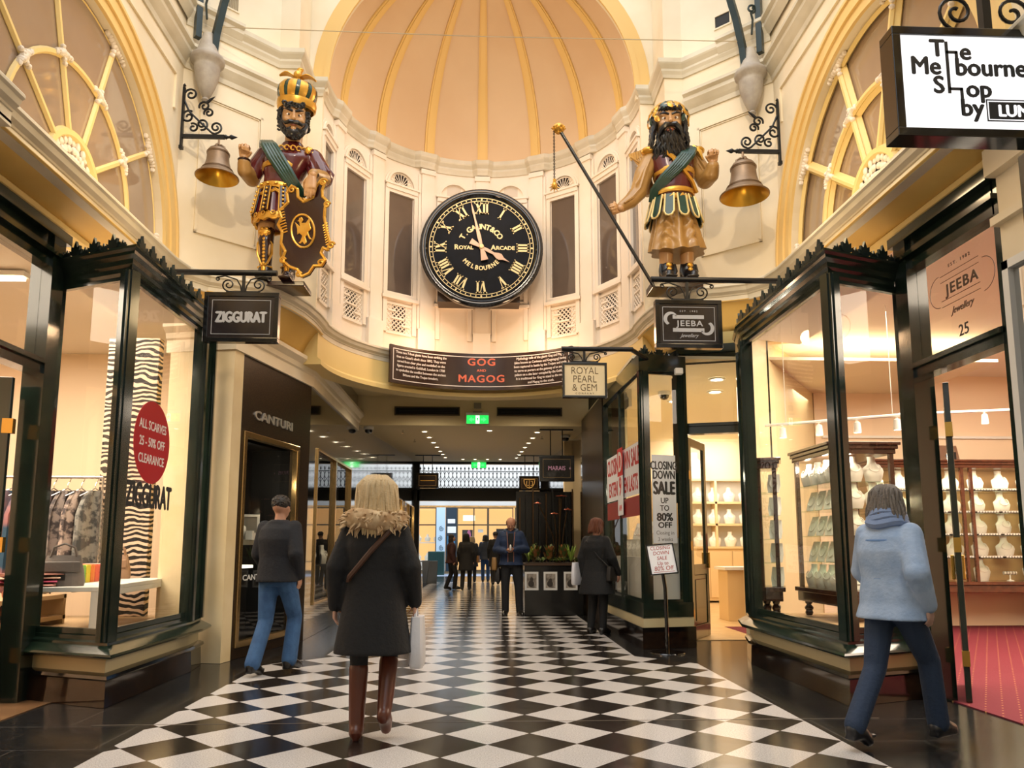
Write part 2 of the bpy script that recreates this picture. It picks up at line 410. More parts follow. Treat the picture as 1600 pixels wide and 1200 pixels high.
# lower cornice of diagonal walls and upper cornice of the long walls
pr2 = [(-.02, 6.96), (.02, 6.96), (.03, 7.02), (.06, 7.06), (.10, 7.12), (.10, 7.17), (.14, 7.20), (.14, 7.24), (-.02, 7.26)]
for s, nm in ((1, 'left'), (-1, 'right')):
    pth = [(-3.6*s, -6), (-3.6*s, 8.60), (-2.74*s, 9.385)]
    b = B(); b.sweep(pth, pr2, flip=s); b.build('trim_upper_cornice_'+nm, M_trim)['kind'] = 'structure'
    b = B(); b.sweep([(-3.6*s, -6), (-3.6*s, 8.60), (-3.1*s, 9.055)], [(o, z+.56) for o, z in pr2[2:]], flip=s); b.build('trim_top_cornice_'+nm, M_trim)['kind'] = 'structure'
    # framed panel on the diagonal wall
    d = Vector((.90*s, .82, 0)).normalized(); o0 = Vector((-3.6*s, 8.60, 0))
    Mp = plane_M(o0+Vector((0, 0, 0)), d if s == 1 else -d)
    L0, L1 = (.22, 1.02) if s == 1 else (-1.02, -.22)
    b = B()
    for ins, wd, dp in ((0, .03, .025), (.035, .015, .012)):
        x0, x1, y0, y1 = L0+ins, L1-ins, 4.95+ins, 6.72-ins
        for q in ((x0, x1, y0, y0+wd), (x0, x1, y1-wd, y1), (x0, x0+wd, y0, y1), (x1-wd, x1, y0, y1)): b.box(q[0], q[1], q[2], q[3], 0, dp, Mp)
    b.build('trim_wall_panel_'+nm, M_cream)['kind'] = 'structure'
    # long wall panel moulding around the arch spandrel, pilaster strip at the corner
    b = B(); x = -3.6*s
    sgn = s
    for q in ((3.6, 8.40, 6.72, 6.76), (8.36, 8.40, 6.3, 6.72)):
        b.box(min(x, x+.025*sgn), max(x, x+.025*sgn), q[0], q[1], q[2], q[3])
    b.build('trim_spandrel_panel_'+nm, M_cream)['kind'] = 'structure'
    # archivolt: stepped ochre ring round the lunette
    b = B(); M = Matrix(((0, 0, 1, 0), (1, 0, 0, 0), (0, 1, 0, 0), (0, 0, 0, 1)))
    for yc in (6.57, 1.37):
        for r0, r1, dp in ((1.75, 1.86, .035), (1.86, 1.99, .06), (1.99, 2.025, .08)):
            q = [(yc+r1*math.cos(PI*i/40), 4.5+r1*math.sin(PI*i/40)) for i in range(41)]; q2 = [(yc+r0*math.cos(PI*i/40), 4.5+r0*math.sin(PI*i/40)) for i in range(40, -1, -1)]
            q = [(yc+r1, 4.2)]+q+[(yc-r1, 4.2), (yc-r0, 4.2)]+q2[::1]+[(yc+r0, 4.2)]
            b.prism(q, min(x, x+dp*sgn), max(x, x+dp*sgn), M)
    b.build('trim_lunette_arch_'+nm, M_archy, smooth=True, ang=30)['kind'] = 'structure'

# ---- main cornice with the S-curve round the giants and the concave front below the clock
def ccurve():
    left = [(-3.24, 7.9), (-3.20, 8.15), (-3.05, 8.36), (-2.80, 8.47), (-2.53, 8.56), (-2.36, 8.76), (-2.25, 9.02), (-2.16, 9.35), (-2.11, 9.72), (-2.09, 10.1)]
    ar = [(2.11*math.sin(R_(a)), 10.0+2.11*math.cos(R_(a))) for a in range(-84, 85, 4)]
    return left, ar
cl, ca = ccurve()
cfull = [(-3.24, 4.95), (-3.24, 6.2)]+cl+ca+[(-x, y) for x, y in reversed(cl)]+[(3.24, 6.2), (3.24, 4.95)]
crown = [(-.5, 4.30), (-.01, 4.30), (0, 4.285), (0, 4.265), (-.02, 4.25), (-.035, 4.21), (-.07, 4.185), (-.075, 4.17), (-.085, 4.165), (-.085, 4.10), (-.5, 4.10)]
b = B(); b.sweep(cfull, crown); b.build('trim_main_cornice', M_trim)['kind'] = 'structure'
b = B()
for s in (1, -1):
    b.sweep([(-3.12*s, -6), (-3.12*s, 4.95)], crown, flip=s)
    b.box(min(-3.8*s, -3.2*s), max(-3.8*s, -3.2*s), -6, 4.95, 4.06, 4.10)
b.build('trim_cornice_break', M_trim)['kind'] = 'structure'
# ochre soffit: from the cornice back to the shop fascia / lower cornice
inner = [(-3.74, 4.95), (-3.74, 6.2), (-3.74, 7.4), (-3.6, 8.2), (-3.35, 8.5), (-3.0, 8.62), (-2.78, 8.62), (-2.68, 8.8), (-2.60, 9.1), (-2.52, 9.4), (-2.45, 9.8), (-2.40, 10.2)]
outer = [(-3.30, 4.95), (-3.30, 6.2)]+[(x-.07, y+.05) for x, y in cl]
N_ = len(outer)
for s, nm in ((1, 'left'), (-1, 'right')):
    rings = []
    for k in range(9):
        t = k/8; bulge = math.sin(t*PI/2)
        rings.append([Vector((s*(o[0]+(i[0]-o[0])*t), o[1]+(i[1]-o[1])*t, 4.11+(zz-4.11)*(1-math.cos(t*PI/2)))) for o, i, zz in zip(outer, inner, [4.06, 4.06, 4.04, 3.95, 3.85, 3.78, 3.76, 3.76, 3.76, 3.76, 3.76, 3.76])])
    b = B(); b.loft(rings, False, False)
    b.build('ceiling_cove_'+nm, M_yellow, smooth=True, solid=.01)['kind'] = 'structure'
    b = B()
    b.sweep([(-3.76*s, -6), (-3.76*s, 7.95)], [(-.02, 3.93), (.03, 3.93), (.045, 3.97), (.09, 4.0), (.10, 4.04), (.07, 4.07), (-.02, 4.09)], flip=s)
    b.box(min(-3.80*s, -3.2*s), max(-3.80*s, -3.2*s), -6, 4.95, 4.08, 4.10)
    b.build('trim_fascia_roll_'+nm, M_butter)['kind'] = 'structure'
    # lower cornice over the granite shopfront, pilaster beside it
    lp = [(-3.6*s, 8.64), (-2.775*s, 8.44), (-2.36*s, 10.45), (-2.36*s, 14.4)] if s == 1 else [(2.36, 11.7), (2.36, 14.4)]
    pr = [(-.02, 3.44), (.03, 3.44), (.03, 3.58), (.05, 3.60), (.06, 3.66), (.10, 3.70), (.12, 3.72), (.12, 3.77), (-.02, 3.79)]
    b = B(); b.sweep(lp, pr, flip=s); b.build('trim_lower_cornice_'+nm, M_cream)['kind'] = 'structure'
# concave beam below the cornice behind the sign
b = B()
arcp = [(2.20*math.sin(R_(a)), 10.0+2.20*math.cos(R_(a))) for a in range(-90, 91, 5)]
b.sweep(arcp, [(0, 3.66), (.05, 3.66), (.05, 3.72), (0, 3.76), (0, 4.11), (-.25, 4.11), (-.25, 3.66)])
b.build('trim_concave_beam', M_butter, smooth=True, ang=30)['kind'] = 'structure'
# pilaster left of granite shopfront
b = B(); b.sweep([(-3.55, 8.60), (-2.77, 8.43)], [(0, 0), (0, 3.46), (-.2, 3.46), (-.2, 0)]); b.build('wall_pilaster', mat('cream_pilaster', 'ecd9b0', .5, c2='dfc99a', scale=2))['kind'] = 'structure'
# ================================================================ PASSAGE BEYOND THE APSE
M_mirror = mat('black_polished_stone', '0d0b0a', .035, c2='17130f', scale=70, contrast=(.45, .6), detail=2, spec=.9, coat=1)
M_ceil = mat('passage_ceiling_paint', 'e6d2a2', .6)
def wallseg(b, p0, p1, z0, z1, th, holes=()):
    """vertical wall from p0 to p1, thickness to the left of travel; holes are (a0,a1,z0,z1) in metres along it"""
    d = Vector((p1[0]-p0[0], p1[1]-p0[1], 0)); L = d.length; d.normalize(); n = Vector((-d.y, d.x, 0))
    Mx = Matrix(((d.x, n.x, 0, p0[0]), (d.y, n.y, 0, p0[1]), (0, 0, 1, 0), (0, 0, 0, 1)))
    xs = 0
    for a0, a1, h0, h1 in sorted(holes):
        b.box(xs, a0, 0, th, z0, z1, Mx)
        if h0 > z0: b.box(a0, a1, 0, th, z0, h0, Mx)
        if h1 < z1: b.box(a0, a1, 0, th, h1, z1, Mx)
        xs = a1
    b.box(xs, L, 0, th, z0, z1, Mx); return Mx
b = B(); MC = wallseg(b, (-2.775, 8.47), (-2.36, 10.45), 0, 3.46, .22, [(.30, 1.62, .18, 2.5)])
b.build('wall_granite_shopfront', M_gran)['kind'] = 'structure'
zc = lambda Y: 3.55+.0591*(Y-14.4)
b = B(); ML = wallseg(b, (-2.36, 10.45), (-2.36, 27.6), 0, 4.5, .2, [(.5, 3.3, .45, 2.62), (5.2, 8.6, .45, 2.62), (9.2, 12.4, .45, 2.62), (13.0, 16.4, .45, 2.62)])
b.build('wall_passage_left', M_mirror)['kind'] = 'structure'
b = B(); b.box(1.94, 2.3, 11.95, 14.4, 0, 3.66); b.build('wall_granite_pier', M_gran)['kind'] = 'structure'
b = B(); wallseg(b, (2.36, 27.6), (2.08, 14.4), 0, 4.5, .2); b.build('wall_passage_right', M_mirror)['kind'] = 'structure'
b = B(); b.prism([(-2.4, 14.4)]+[(-2.4, 10.3)]+[(2.24*math.sin(R_(a)), 10+2.24*math.cos(R_(a))) for a in range(-80, 81, 5)]+[(2.4, 10.3), (2.4, 14.4)], 4.12, 4.2); b.build('ceiling_vestibule', M_ceil)['kind'] = 'structure'
b = B()
b.add([(-2.4, 14.4, 3.55), (2.4, 14.4, 3.55), (2.4, 27.7, zc(27.7)), (-2.4, 27.7, zc(27.7)), (-2.4, 14.4, 4.3), (2.4, 14.4, 4.3), (2.4, 27.7, 4.6), (-2.4, 27.7, 4.6)], [(0,3,2,1),(4,5,6,7),(0,1,5,4),(1,2,6,5),(2,3,7,6),(3,0,4,7)])
b.build('ceiling_passage', M_ceil)['kind'] = 'structure'
def ring_frame(b, x0, x1, y0, y1, wd, z0, z1, M):
    b.box(x0, x1, y0, y0+wd, z0, z1, M); b.box(x0, x1, y1-wd, y1, z0, z1, M)
    b.box(x0, x0+wd, y0+wd, y1-wd, z0, z1, M); b.box(x1-wd, x1, y0+wd, y1-wd, z0, z1, M)
# downlights
M_lit = mat('lit_lamp', 'fff1d8', .5, emit=14, ecol=(1, .83, .58))
def downlight(loc, label, group, r=.055, em=True, energy=0):
    t = thing('recessed_downlight', label, 'ceiling light', loc, 0, group)
    B().lathe([(r+.018, 0), (r+.02, -.012), (r, -.012), (r-.004, .0)], seg=16).build('rim', M_white, t, smooth=True)
    B().lathe([(.001, -.004), (r, -.004)], seg=16).build('lamp', M_lit, t); return t
dl0 = None
for k, Y in enumerate([15.6, 17.0, 18.5, 20.0, 21.7, 23.1, 24.8]):
    for s in (-1, 1):
        loc = (s*1.17, Y, zc(Y)-.004)
        side = 'left' if s < 0 else 'right'; order = ['first', 'second', 'third', 'fourth', 'fifth', 'sixth', 'last'][k]
        lab = 'round downlight in the passage ceiling, %s of the %s row from the hall' % (order, side)
        if dl0 is None: dl0 = downlight(loc, lab, 'downlights in the passage ceiling')
        else: dup(dl0, loc, 0, lab)
        lamp('downlight_glow', 'SPOT', (loc[0], loc[1], loc[2]-.03), 52, (1, .78, .5), .05, spot=R_(150), rot=(0, 0, 0))
for k, X in enumerate((-.42, .0, .42, .85)):
    dup(dl0, (X-.2, 25.7, zc(25.7)-.004), 0, 'round downlight near the street grille, %s from the left of the crosswise row' % ['first', 'second', 'third', 'fourth'][k])
dup(dl0, (.17, 15.3, zc(15.3)-.004), 0, 'small round downlight in the passage ceiling just behind the near green exit sign')
# air grilles and exit sign on the cross beam, cameras, sprinklers
for s, nm, x0, x1 in ((-1, 'left', -1.66, -.41), (1, 'right', .30, 1.56)):
    t = thing('air_grille', 'long dark air vent slot in the cream cross beam, %s of the near exit sign' % nm, 'vent', ((x0+x1)/2, 14.38, 3.82))
    wd = (x1-x0)/2; M = plane_M((0, 0, 0), (1, 0, 0))
    b = B(); ring_frame(b, -wd, wd, -.085, .085, .022, 0, .03, M); b.build('frame', mat('vent_frame', '5c4f3c', .4, metal=.5), t)
    b = B(); b.box(-wd+.02, wd-.02, -.065, .065, .002, .006, M); b.build('backing', mat('vent_dark', '0c0b0a', .7), t)
    b = B()
    for i in range(4): b.box(-wd+.09, wd-.09, -.05+i*.03, -.046+i*.03, .006, .02, M)
    b.build('slat', mat('vent_slat', '17150f', .5), t)
M_exit = mat('exit_green', '0c8c32', .4, emit=1.6, ecol=hexc('22c850'))
M_exitw = mat('exit_white', 'f4fff2', .4, emit=3, ecol=(.9, 1, .85))
def exit_sign(loc, sc, label):
    t = thing('exit_sign', label, 'exit sign', loc); t.scale = (sc, sc, sc); M = plane_M((0, 0, 0), (1, 0, 0))
    B().box(-.22, .22, -.085, .135, -.05, 0, M).build('housing', M_white, t)
    B().box(-.21, .21, -.08, .08, 0, .006, M).build('panel', M_exit, t)
    b = B(); b.box(-.035, .035, -.075, .075, .006, .008, M); b.build('doorway_symbol', M_exitw, t)
    b = B(); b.cur = 0
    b.ell((.0, -.012, .052), (.012, .003, .012)); b.X = None
    b.prism([(-.01, .035), (.012, .035), (.02, .01), (.03, -.002), (.024, -.008), (.012, .002), (.008, -.015), (.022, -.035), (.02, -.06), (.012, -.06), (.012, -.04), (-.004, -.02), (-.02, -.045), (-.03, -.04), (-.014, -.012), (-.012, .012), (-.024, .0), (-.03, .006)], .008, .011, M)
    b.build('running_figure_symbol', M_exit, t)
    b = B()
    for s in (-1, 1):
        b.prism([(s*.06, .02), (s*.11, .02), (s*.11, .05), (s*.17, 0), (s*.11, -.05), (s*.11, -.02), (s*.06, -.02)], .006, .008, M)
    b.build('arrow_symbol', mat('exit_leaf', '4ae070', .4, emit=1.2, ecol=hexc('58ee80')), t)
    b = B(); b.box(-.09, .09, .135, .16, -.045, -.01, M); b.box(-.07, .07, .22, .33, -.05, -.02, M); b.build('mounting_plate', mat('plate_grey', '8d8673', .5), t)
    return t
exit_sign((-.07, 14.34, 3.66), 1.0, 'green lit exit sign hanging on the cream cross beam between the two vent slots')
exit_sign((-.08, 27.3, 4.18), 1.25, 'smaller green exit sign in front of the iron street grille at the far end')
def dome_cam(loc, label, g=None):
    t = thing('dome_camera', label, 'security camera', loc)
    B().lathe([(.001, 0), (.10, 0), (.10, -.05), (.085, -.06)], seg=18).build('housing', M_white, t, smooth=True)
    B().lathe([(.075, -.055), (.07, -.10), (.045, -.125), (.001, -.135)], seg=18).build('dome', mat('camera_dome', '111111', .1, coat=1), t, smooth=True)
    return t
dome_cam((-2.0, 13.1, 4.12), 'white dome camera under the vestibule ceiling above the dark reflecting wall')
dome_cam((-2.2, 14.75, 3.57), 'white dome camera at the left end of the cream cross beam, low corner')
dome_cam((1.83, 16.2, 3.64), 'small dome camera on the passage ceiling right of the hanging signs')
sp0 = None
for loc, lab in (((-1.36, 13.0, 4.12), 'small sprinkler head under the vestibule ceiling'), ((-1.6, 15.4, zc(15.4)), 'sprinkler head on the passage ceiling, left of the left downlight row, nearer one'), ((-1.55, 17.6, zc(17.6)), 'sprinkler head on the passage ceiling, left of the left downlight row, farther one'), ((1.35, 16.6, zc(16.6)), 'sprinkler head on the passage ceiling right of the right downlight row')):
    if sp0 is None:
        sp0 = thing('sprinkler', lab, 'sprinkler', loc, 0, 'sprinkler heads')
        B().tube([(0, 0, 0), (0, 0, -.06)], .01, 8).build('stem', M_chrome, sp0); B().lathe([(.001, -.06), (.035, -.06), (.035, -.066), (.001, -.066)], seg=10).build('deflector', M_chrome, sp0)
    else: dup(sp0, loc, 0, lab)
# bronze framed display windows in the black wall
M_disp = mat('display_backdrop', 'd8b27a', .5); M_bust = mat('display_bust', 'efe9dc', .45); M_pearl = mat('pearls', 'f7efe4', .2, coat=.5)
M_dispdark = mat('display_dark_lining', '120f0e', .6)
M_giltline = mat('gilt_lit_edge', 'e8c887', .3, metal=.6)
def necklace_bust(b, c, sc, rz=0):
    M = Matrix.Translation(c) @ Matrix.Rotation(rz, 4, 'Z') @ Matrix.Diagonal((sc, sc, sc, 1))
    b.X = M
    b.loft([[(x*math.cos(2*PI*k/10), y*math.sin(2*PI*k/10)+o, z) for k in range(10)] for x, y, z, o in
            ((.09, .05, 0, 0), (.105, .05, .05, -.01), (.12, .055, .12, -.015), (.115, .05, .16, 0), (.06, .04, .20, .01), (.042, .036, .24, .02), (.045, .04, .29, .025))])
    b.X = None
def necklace(b, c, sc, rz=0):
    M = Matrix.Translation(c) @ Matrix.Rotation(rz, 4, 'Z') @ Matrix.Diagonal((sc, sc, sc, 1)); b.X = M
    b.tube([(.065*math.sin(a), -.045-.02*math.cos(a/2)**2, .205-.07*(1+math.cos(a))/2*1.3) for a in [R_(d) for d in range(-150, 151, 20)]], .007, 5); b.X = None
def bust_thing(loc, sc, label, group, rz=0, m2=None):
    t = thing('necklace_bust', label, 'jewellery display', loc, rz, group)
    b = B(); necklace_bust(b, (0, 0, 0), sc); b.build('bust', M_bust, t, smooth=True)
    b = B(); necklace(b, (0, 0, 0), sc); b.build('necklace', m2 or M_pearl, t, smooth=True); return t
def show_window(nm, label, Mx, a0, a1, z0, z1, depth, lining, light=None):
    t = thing(nm, label, 'shop window', tuple(Mx @ Vector((a0, 0, 0)))[:2]+(0,))
    b = B(); f = .06 if nm.startswith('cant') else .03
    for q in ((a0-f, a1+f, z0-f, z0+.01), (a0-f, a1+f, z1-.01, z1+f), (a0-f, a0+.01, z0, z1), (a1-.01, a1+f, z0, z1)):
        b.box(q[0], q[1], -.025, .05, q[2], q[3], Mx)
    b.build('bronze_frame', M_bronzef, t, world=True, bevel=.006)
    B().box(a0, a1, .03, .036, z0, z1, Mx).build('pane', M_glass, t, world=True)
    b = B(); b.box(a0, a1, depth, depth+.03, z0, z1, Mx); b.box(a0-.03, a0, .04, depth, z0, z1, Mx); b.box(a1, a1+.03, .04, depth, z0, z1, Mx)
    b.box(a0, a1, .04, depth, z1, z1+.03, Mx); b.box(a0, a1, .04, depth, z0-.03, z0, Mx)
    b.build('display_case', lining, t, world=True); return t
tw = show_window('canturi_window', 'tall bronze framed display window in the dark granite shopfront, facing the hall', MC, .30, 1.62, .18, 2.5, .62, M_dispdark)
tw.name = 'jeweller_window'
Mf = MC @ Matrix(((1, 0, 0, 0), (0, 0, -1, 0), (0, 1, 0, 0), (0, 0, 0, 1)))
text('CANTURI', .15, Mf @ Matrix.Translation((.97, 2.78, .004)), mat('silver_letters', 'cfcac0', .3, metal=.7), None, 'wall_lettering', .012, .006, 1.55)
tag(bpy.data.objects['wall_lettering'], 'silver capital letters reading CANTURI on the granite above the window', 'sign lettering')
text('CANTURI', .09, Mf @ Matrix.Translation((.72, .88, -.025)), mat('window_letters', 'd8d8d4', .4), tw, 'window_lettering', .001, .003, 1.55, world=True)
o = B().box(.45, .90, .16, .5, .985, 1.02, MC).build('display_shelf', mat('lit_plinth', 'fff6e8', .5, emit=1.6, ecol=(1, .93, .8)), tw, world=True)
q = MC @ Vector((.66, .34, 0))
t = thing('gift_box', 'white square jewellery box on the lit shelf inside the granite jeweller window', 'box', (q.x, q.y, 1.02), .3)
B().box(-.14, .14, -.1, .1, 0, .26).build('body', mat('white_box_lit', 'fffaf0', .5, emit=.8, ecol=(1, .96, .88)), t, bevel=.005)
B().lathe([(.04, 0), (.035, .008), (.04, .0)], (0, 0, .31), 16, M=Matrix.Rotation(PI/2, 4, 'X')).build('ring_handle', M_brass, t)
q = MC @ Vector((.85, .38, 0)); bust_thing((q.x, q.y, 1.32), 1.0, 'cream necklace bust standing behind the white box in the granite jeweller window', None, .3)
B().box(.62, 1.2, .2, .55, 1.26, 1.32, MC).build('glass_shelf', mat('pale_shelf', '8d8674', .3), tw, world=True)
q = MC @ Vector((1.15, .4, 0)); t = thing('framed_display', 'small pale framed display board behind the bust in the granite jeweller window', 'display board', (q.x, q.y, 1.32), .3)
b = B(); ring_frame(b, -.15, .15, 0, .32, .03, -.02, .02, plane_M((0, 0, 0), (1, 0, 0))); b.build('frame', M_bust, t); B().box(-.13, .13, -.005, .005, .02, .3).build('board', mat('grey_board', '8c8578', .6), t)
for i, (u, v) in enumerate(((.95, .3), (1.05, .28), (.9, .22))):
    q = MC @ Vector((u, v, 0)); t = B().box(-.04, .04, -.04, .04, 0, .07+.02*i).build('ring_box', M_bust, loc=(q.x, q.y, 1.32)); tag(t, 'tiny cream ring block in front of the bust in the granite jeweller window', 'ring box', 'ring blocks in the granite window')
lamp('window_spot', 'POINT', tuple((MC @ Vector((.8, .3, 2.1)))), 5, (1, .85, .62), .05)
b = B(); 
for i, zz in enumerate((1.72, 1.95, 2.18)): b.box(.36, .9, .3, .5, zz, zz+.012, MC)
b.build('high_glass_shelf', mat('dim_shelf', '3c362c', .2), tw, world=True)
for k, (a0, a1) in enumerate(((.5, 3.3), (5.2, 8.6), (9.2, 12.4), (13.0, 16.4))):
    t = show_window('passage_window', ['first bronze framed display window along the reflecting black passage wall', 'second bronze framed window along the black passage wall, lit amber', 'third bronze framed window along the black passage wall, lit amber', 'farthest bronze framed window on the black wall beside the street grille'][k], ML, a0, a1, .45, 2.62, .7, M_disp if k else M_dispdark)
    if k: lamp('window_glow', 'POINT', tuple(ML @ Vector(((a0+a1)/2, .35, 2.3))), 14, (1, .8, .5), .1)
    b = B(); b.box(a0+.02, a1-.02, .15, .65, .45, .95, ML); b.build('display_step', M_bust if k else M_dispdark, t, world=True)
    b = B(); b.box((a0+a1)/2-.03, (a0+a1)/2+.03, -.02, .04, .45, 2.62, ML); b.build('mullion', M_bronzef, t, world=True)
    for j in range(3):
        q = ML @ Vector((a0+.5+j*(a1-a0-1)/2, .35, 0)); bust_thing((q.x, q.y, .95), 1.1, 'cream necklace bust in the %s passage window, %s from the hall' % (['first', 'second', 'third', 'farthest'][k], ['first', 'second', 'third'][j]), 'necklace busts in the passage windows', PI/2)
# ---- far gate
M_gate = mat('gate_black_paint', '0f0e0e', .3)
b = B(); b.box(-2.75, -2.22, 27.5, 27.75, 0, 4.5); b.box(2.18, 2.7, 27.5, 27.75, 0, 4.5); b.box(-2.3, 2.3, 27.5, 27.75, 2.90, 3.36); b.box(-2.3, 2.3, 27.5, 27.75, 4.24, 4.6)
b.box(-2.3, 2.3, 27.44, 27.5, 3.30, 3.36); b.build('door_1', M_gate)['kind'] = 'structure'
t = thing('iron_grille', 'black wrought iron lattice grille above the street opening, sky behind it', 'grille', (0, 27.6, 3.36))
b = B(); M = plane_M((0, 0, 0), (1, 0, 0)); n = 30; wd = 4.4/n
for i in range(n+1):
    x = -2.2+i*wd; b.box(x-.008, x+.008, 0, .72, -.01, .01, M); b.prism([(x-.03, .72), (x, .80), (x+.03, .72), (x, .66)], -.008, .008, M)
b.build('upright', M_iron, t)
b = B()
for i in range(n):
    x = -2.2+(i+.5)*wd
    for sg in (-1, 1):
        for k2 in range(2):
            b.tube([M @ Vector((x+sg*wd*.5*math.sin(PI*(j/6)), .02+.3*k2+.32*j/6, 0)) for j in range(7)], .009, 4)
b.build('lattice', M_iron, t)
b = B(); b.box(-2.2, 2.2, .0, .02, -.012, .012, M); b.box(-2.2, 2.2, .62, .64, -.012, .012, M); b.build('rail', M_iron, t)
# glass doors folded at the opening (thin pale post seen right of centre)
t = thing('street_door', 'pale blue edge of an open glass street door right of the standing man', 'door', (1.55, 27.4, 0))
b = B(); b.box(-.04, .04, -.45, .0, 0, 2.85); b.build('stile', mat('pale_blue_metal', '9fb6cc', .3, metal=.4), t)
# ---- outside: the shops across the street
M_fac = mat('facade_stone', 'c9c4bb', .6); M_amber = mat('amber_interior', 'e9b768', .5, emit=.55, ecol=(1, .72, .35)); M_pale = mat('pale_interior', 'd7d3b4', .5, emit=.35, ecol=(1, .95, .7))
b = B(); b.box(-8, 8, 36.2, 36.5, 3.1, 9); b.box(-8, -3.6, 36.0, 36.3, 0, 3.2); b.box(3.6, 8, 36.0, 36.3, 0, 3.2); b.build('wall_street_opposite', M_fac)['kind'] = 'structure'
b = B(); b.box(-3.6, 3.6, 38.6, 38.7, 0, 3.2); b.box(-3.6, 3.6, 36.2, 38.7, 3.1, 3.2); b.box(-3.6, -3.5, 36.2, 38.7, 0, 3.2); b.box(3.5, 3.6, 36.2, 38.7, 0, 3.2); b.build('wall_far_shop', M_amber)['kind'] = 'structure'
b = B(); b.box(-3.6, 3.6, 36, 38.6, 0, .12); b.build('floor_far_shop', mat('far_shop_floor', 'a58a60', .4))['kind'] = 'structure'
Mz = plane_M((0, 36.0, 0), (1, 0, 0))
t = thing('street_pillar', 'white pillar with blue scroll ornament on the shop across the street', 'pillar', (-1.86, 36.0, 0))
b = B(); b.box(-2.08, -1.66, .12, 3.1, -.2, .1, Mz); b.build('shaft', mat('pillar_blue_white', 'b9cfdd', .4), t, world=True)
b = B()
for k in range(4):
    sp = spiral((-1.87+(.04 if k % 2 else -.04), .75+k*.45), .12, .02, R_(90), R_(90+540*(1 if k % 2 else -1)), 18)
    b.tube([Mz @ Vector((x, y, .11)) for x, y in sp], .014, 4)
b.build('scroll_ornament', mat('scroll_blue', '58707c', .4), t, world=True)
t = thing('shop_board', 'dark blue notice column with white panels beside the street pillar', 'notice board', (-1.35, 36, 0))
B().box(-1.64, -1.12, .12, 3.1, -.1, .05, Mz).build('board', mat('navy_board', '26343f', .4), t, world=True)
b = B(); b.box(-1.55, -1.2, 2.35, 2.55, .05, .07, Mz); b.box(-1.56, -1.16, 1.9, 2.2, .05, .07, Mz); b.build('white_panel', M_white, t, world=True)
b = B(); b.box(-1.55, -1.2, 1.1, 1.75, .05, .07, Mz); b.build('blue_panel', mat('board_blue', '3f7da3', .4), t, world=True)
t = thing('street_cabinet', 'teal slatted low cabinet in front of the shop window across the street', 'cabinet', (-2.05, 34.5, 0))
B().box(-2.35, -1.62, 34.3, 34.8, 0, 1.05).build('body', mat('teal_metal', '1d4440', .4), t, world=True, bevel=.02)
b = B()
for i in range(9): b.box(-2.3+i*.075, -2.28+i*.075, 34.28, 34.3, .1, 1.0)
b.build('slat', mat('teal_dark', '10302c', .4), t, world=True)
for k, (x0, x1, nm, mm) in enumerate(((-3.5, -2.08, 'jewellery shop window with white necklaces at the left across the street', M_disp), (-1.12, .35, 'wide amber lit shop window behind the walking group across the street', M_amber), (.35, 1.55, 'pale lit shop window behind the standing man across the street', M_pale), (1.62, 3.5, 'amber lit shop window at the right across the street', M_amber))):
    t = thing('far_shop_window', nm, 'shop window', ((x0+x1)/2, 36, 0))
    b = B(); ring_frame(b, x0, x1, .12, 3.1, .05, -.04, .06, Mz); b.box(x0, x1, 2.25, 2.31, -.03, .05, Mz); b.box(x0, x1, .55, .6, -.03, .05, Mz)
    if k == 1: b.box(-.35, -.29, .12, 3.1, -.03, .05, Mz)
    b.build('frame', mat('far_frame', '54452f', .4), t, world=True)
    B().box(x0+.05, x1-.05, .6, 3.05, -.02, -.01, Mz).build('pane', M_glass, t, world=True)
for x, z, w_, h, c, lab in ((-.62, 1.5, .5, 1.1, '3a3230', 'poster with a pink and black figure in the amber window across the street'), (.95, 1.75, .42, .7, '23262c', 'dark poster in the pale window left of the standing man'), (-.55, 2.6, .55, .25, 'fff3cf', 'small bright light panel high in the amber window across the street'), (.0, 2.0, .25, .15, 'e6e0d8', 'small white card in the amber window across the street')):
    o = B().box(x-w_/2, x+w_/2, 36.1, 36.13, z-h/2, z+h/2).build('poster', mat('poster_'+c, c, .5, emit=(2 if c == 'fff3cf' else 0), ecol=(1, .93, .7))); tag(o, lab, 'poster')
o = B().ell((-.55, 36.08, 1.75), (.1, .02, .3)).build('poster_figure', mat('poster_pink', 'c0648a', .5)); tag(o, 'pink blurred print of a figure on the poster across the street', 'picture')
for k in range(6):
    bust_thing((-2.95+.42*(k % 3), 36.6, .62 if k < 3 else 1.5), 1.2, 'white necklace bust in the shop window across the street', 'necklace busts across the street')
for z in (1.42,): tag(B().box(-3.45, -2.1, 36.4, 36.8, z, z+.05).build('display_ledge', M_bust), 'pale ledge under the upper busts across the street', 'shelf')
tag(B().box(-3.45, -2.1, 36.4, 36.8, .12, .62).build('display_plinth', M_bust), 'pale plinth under the lower busts across the street', 'plinth')

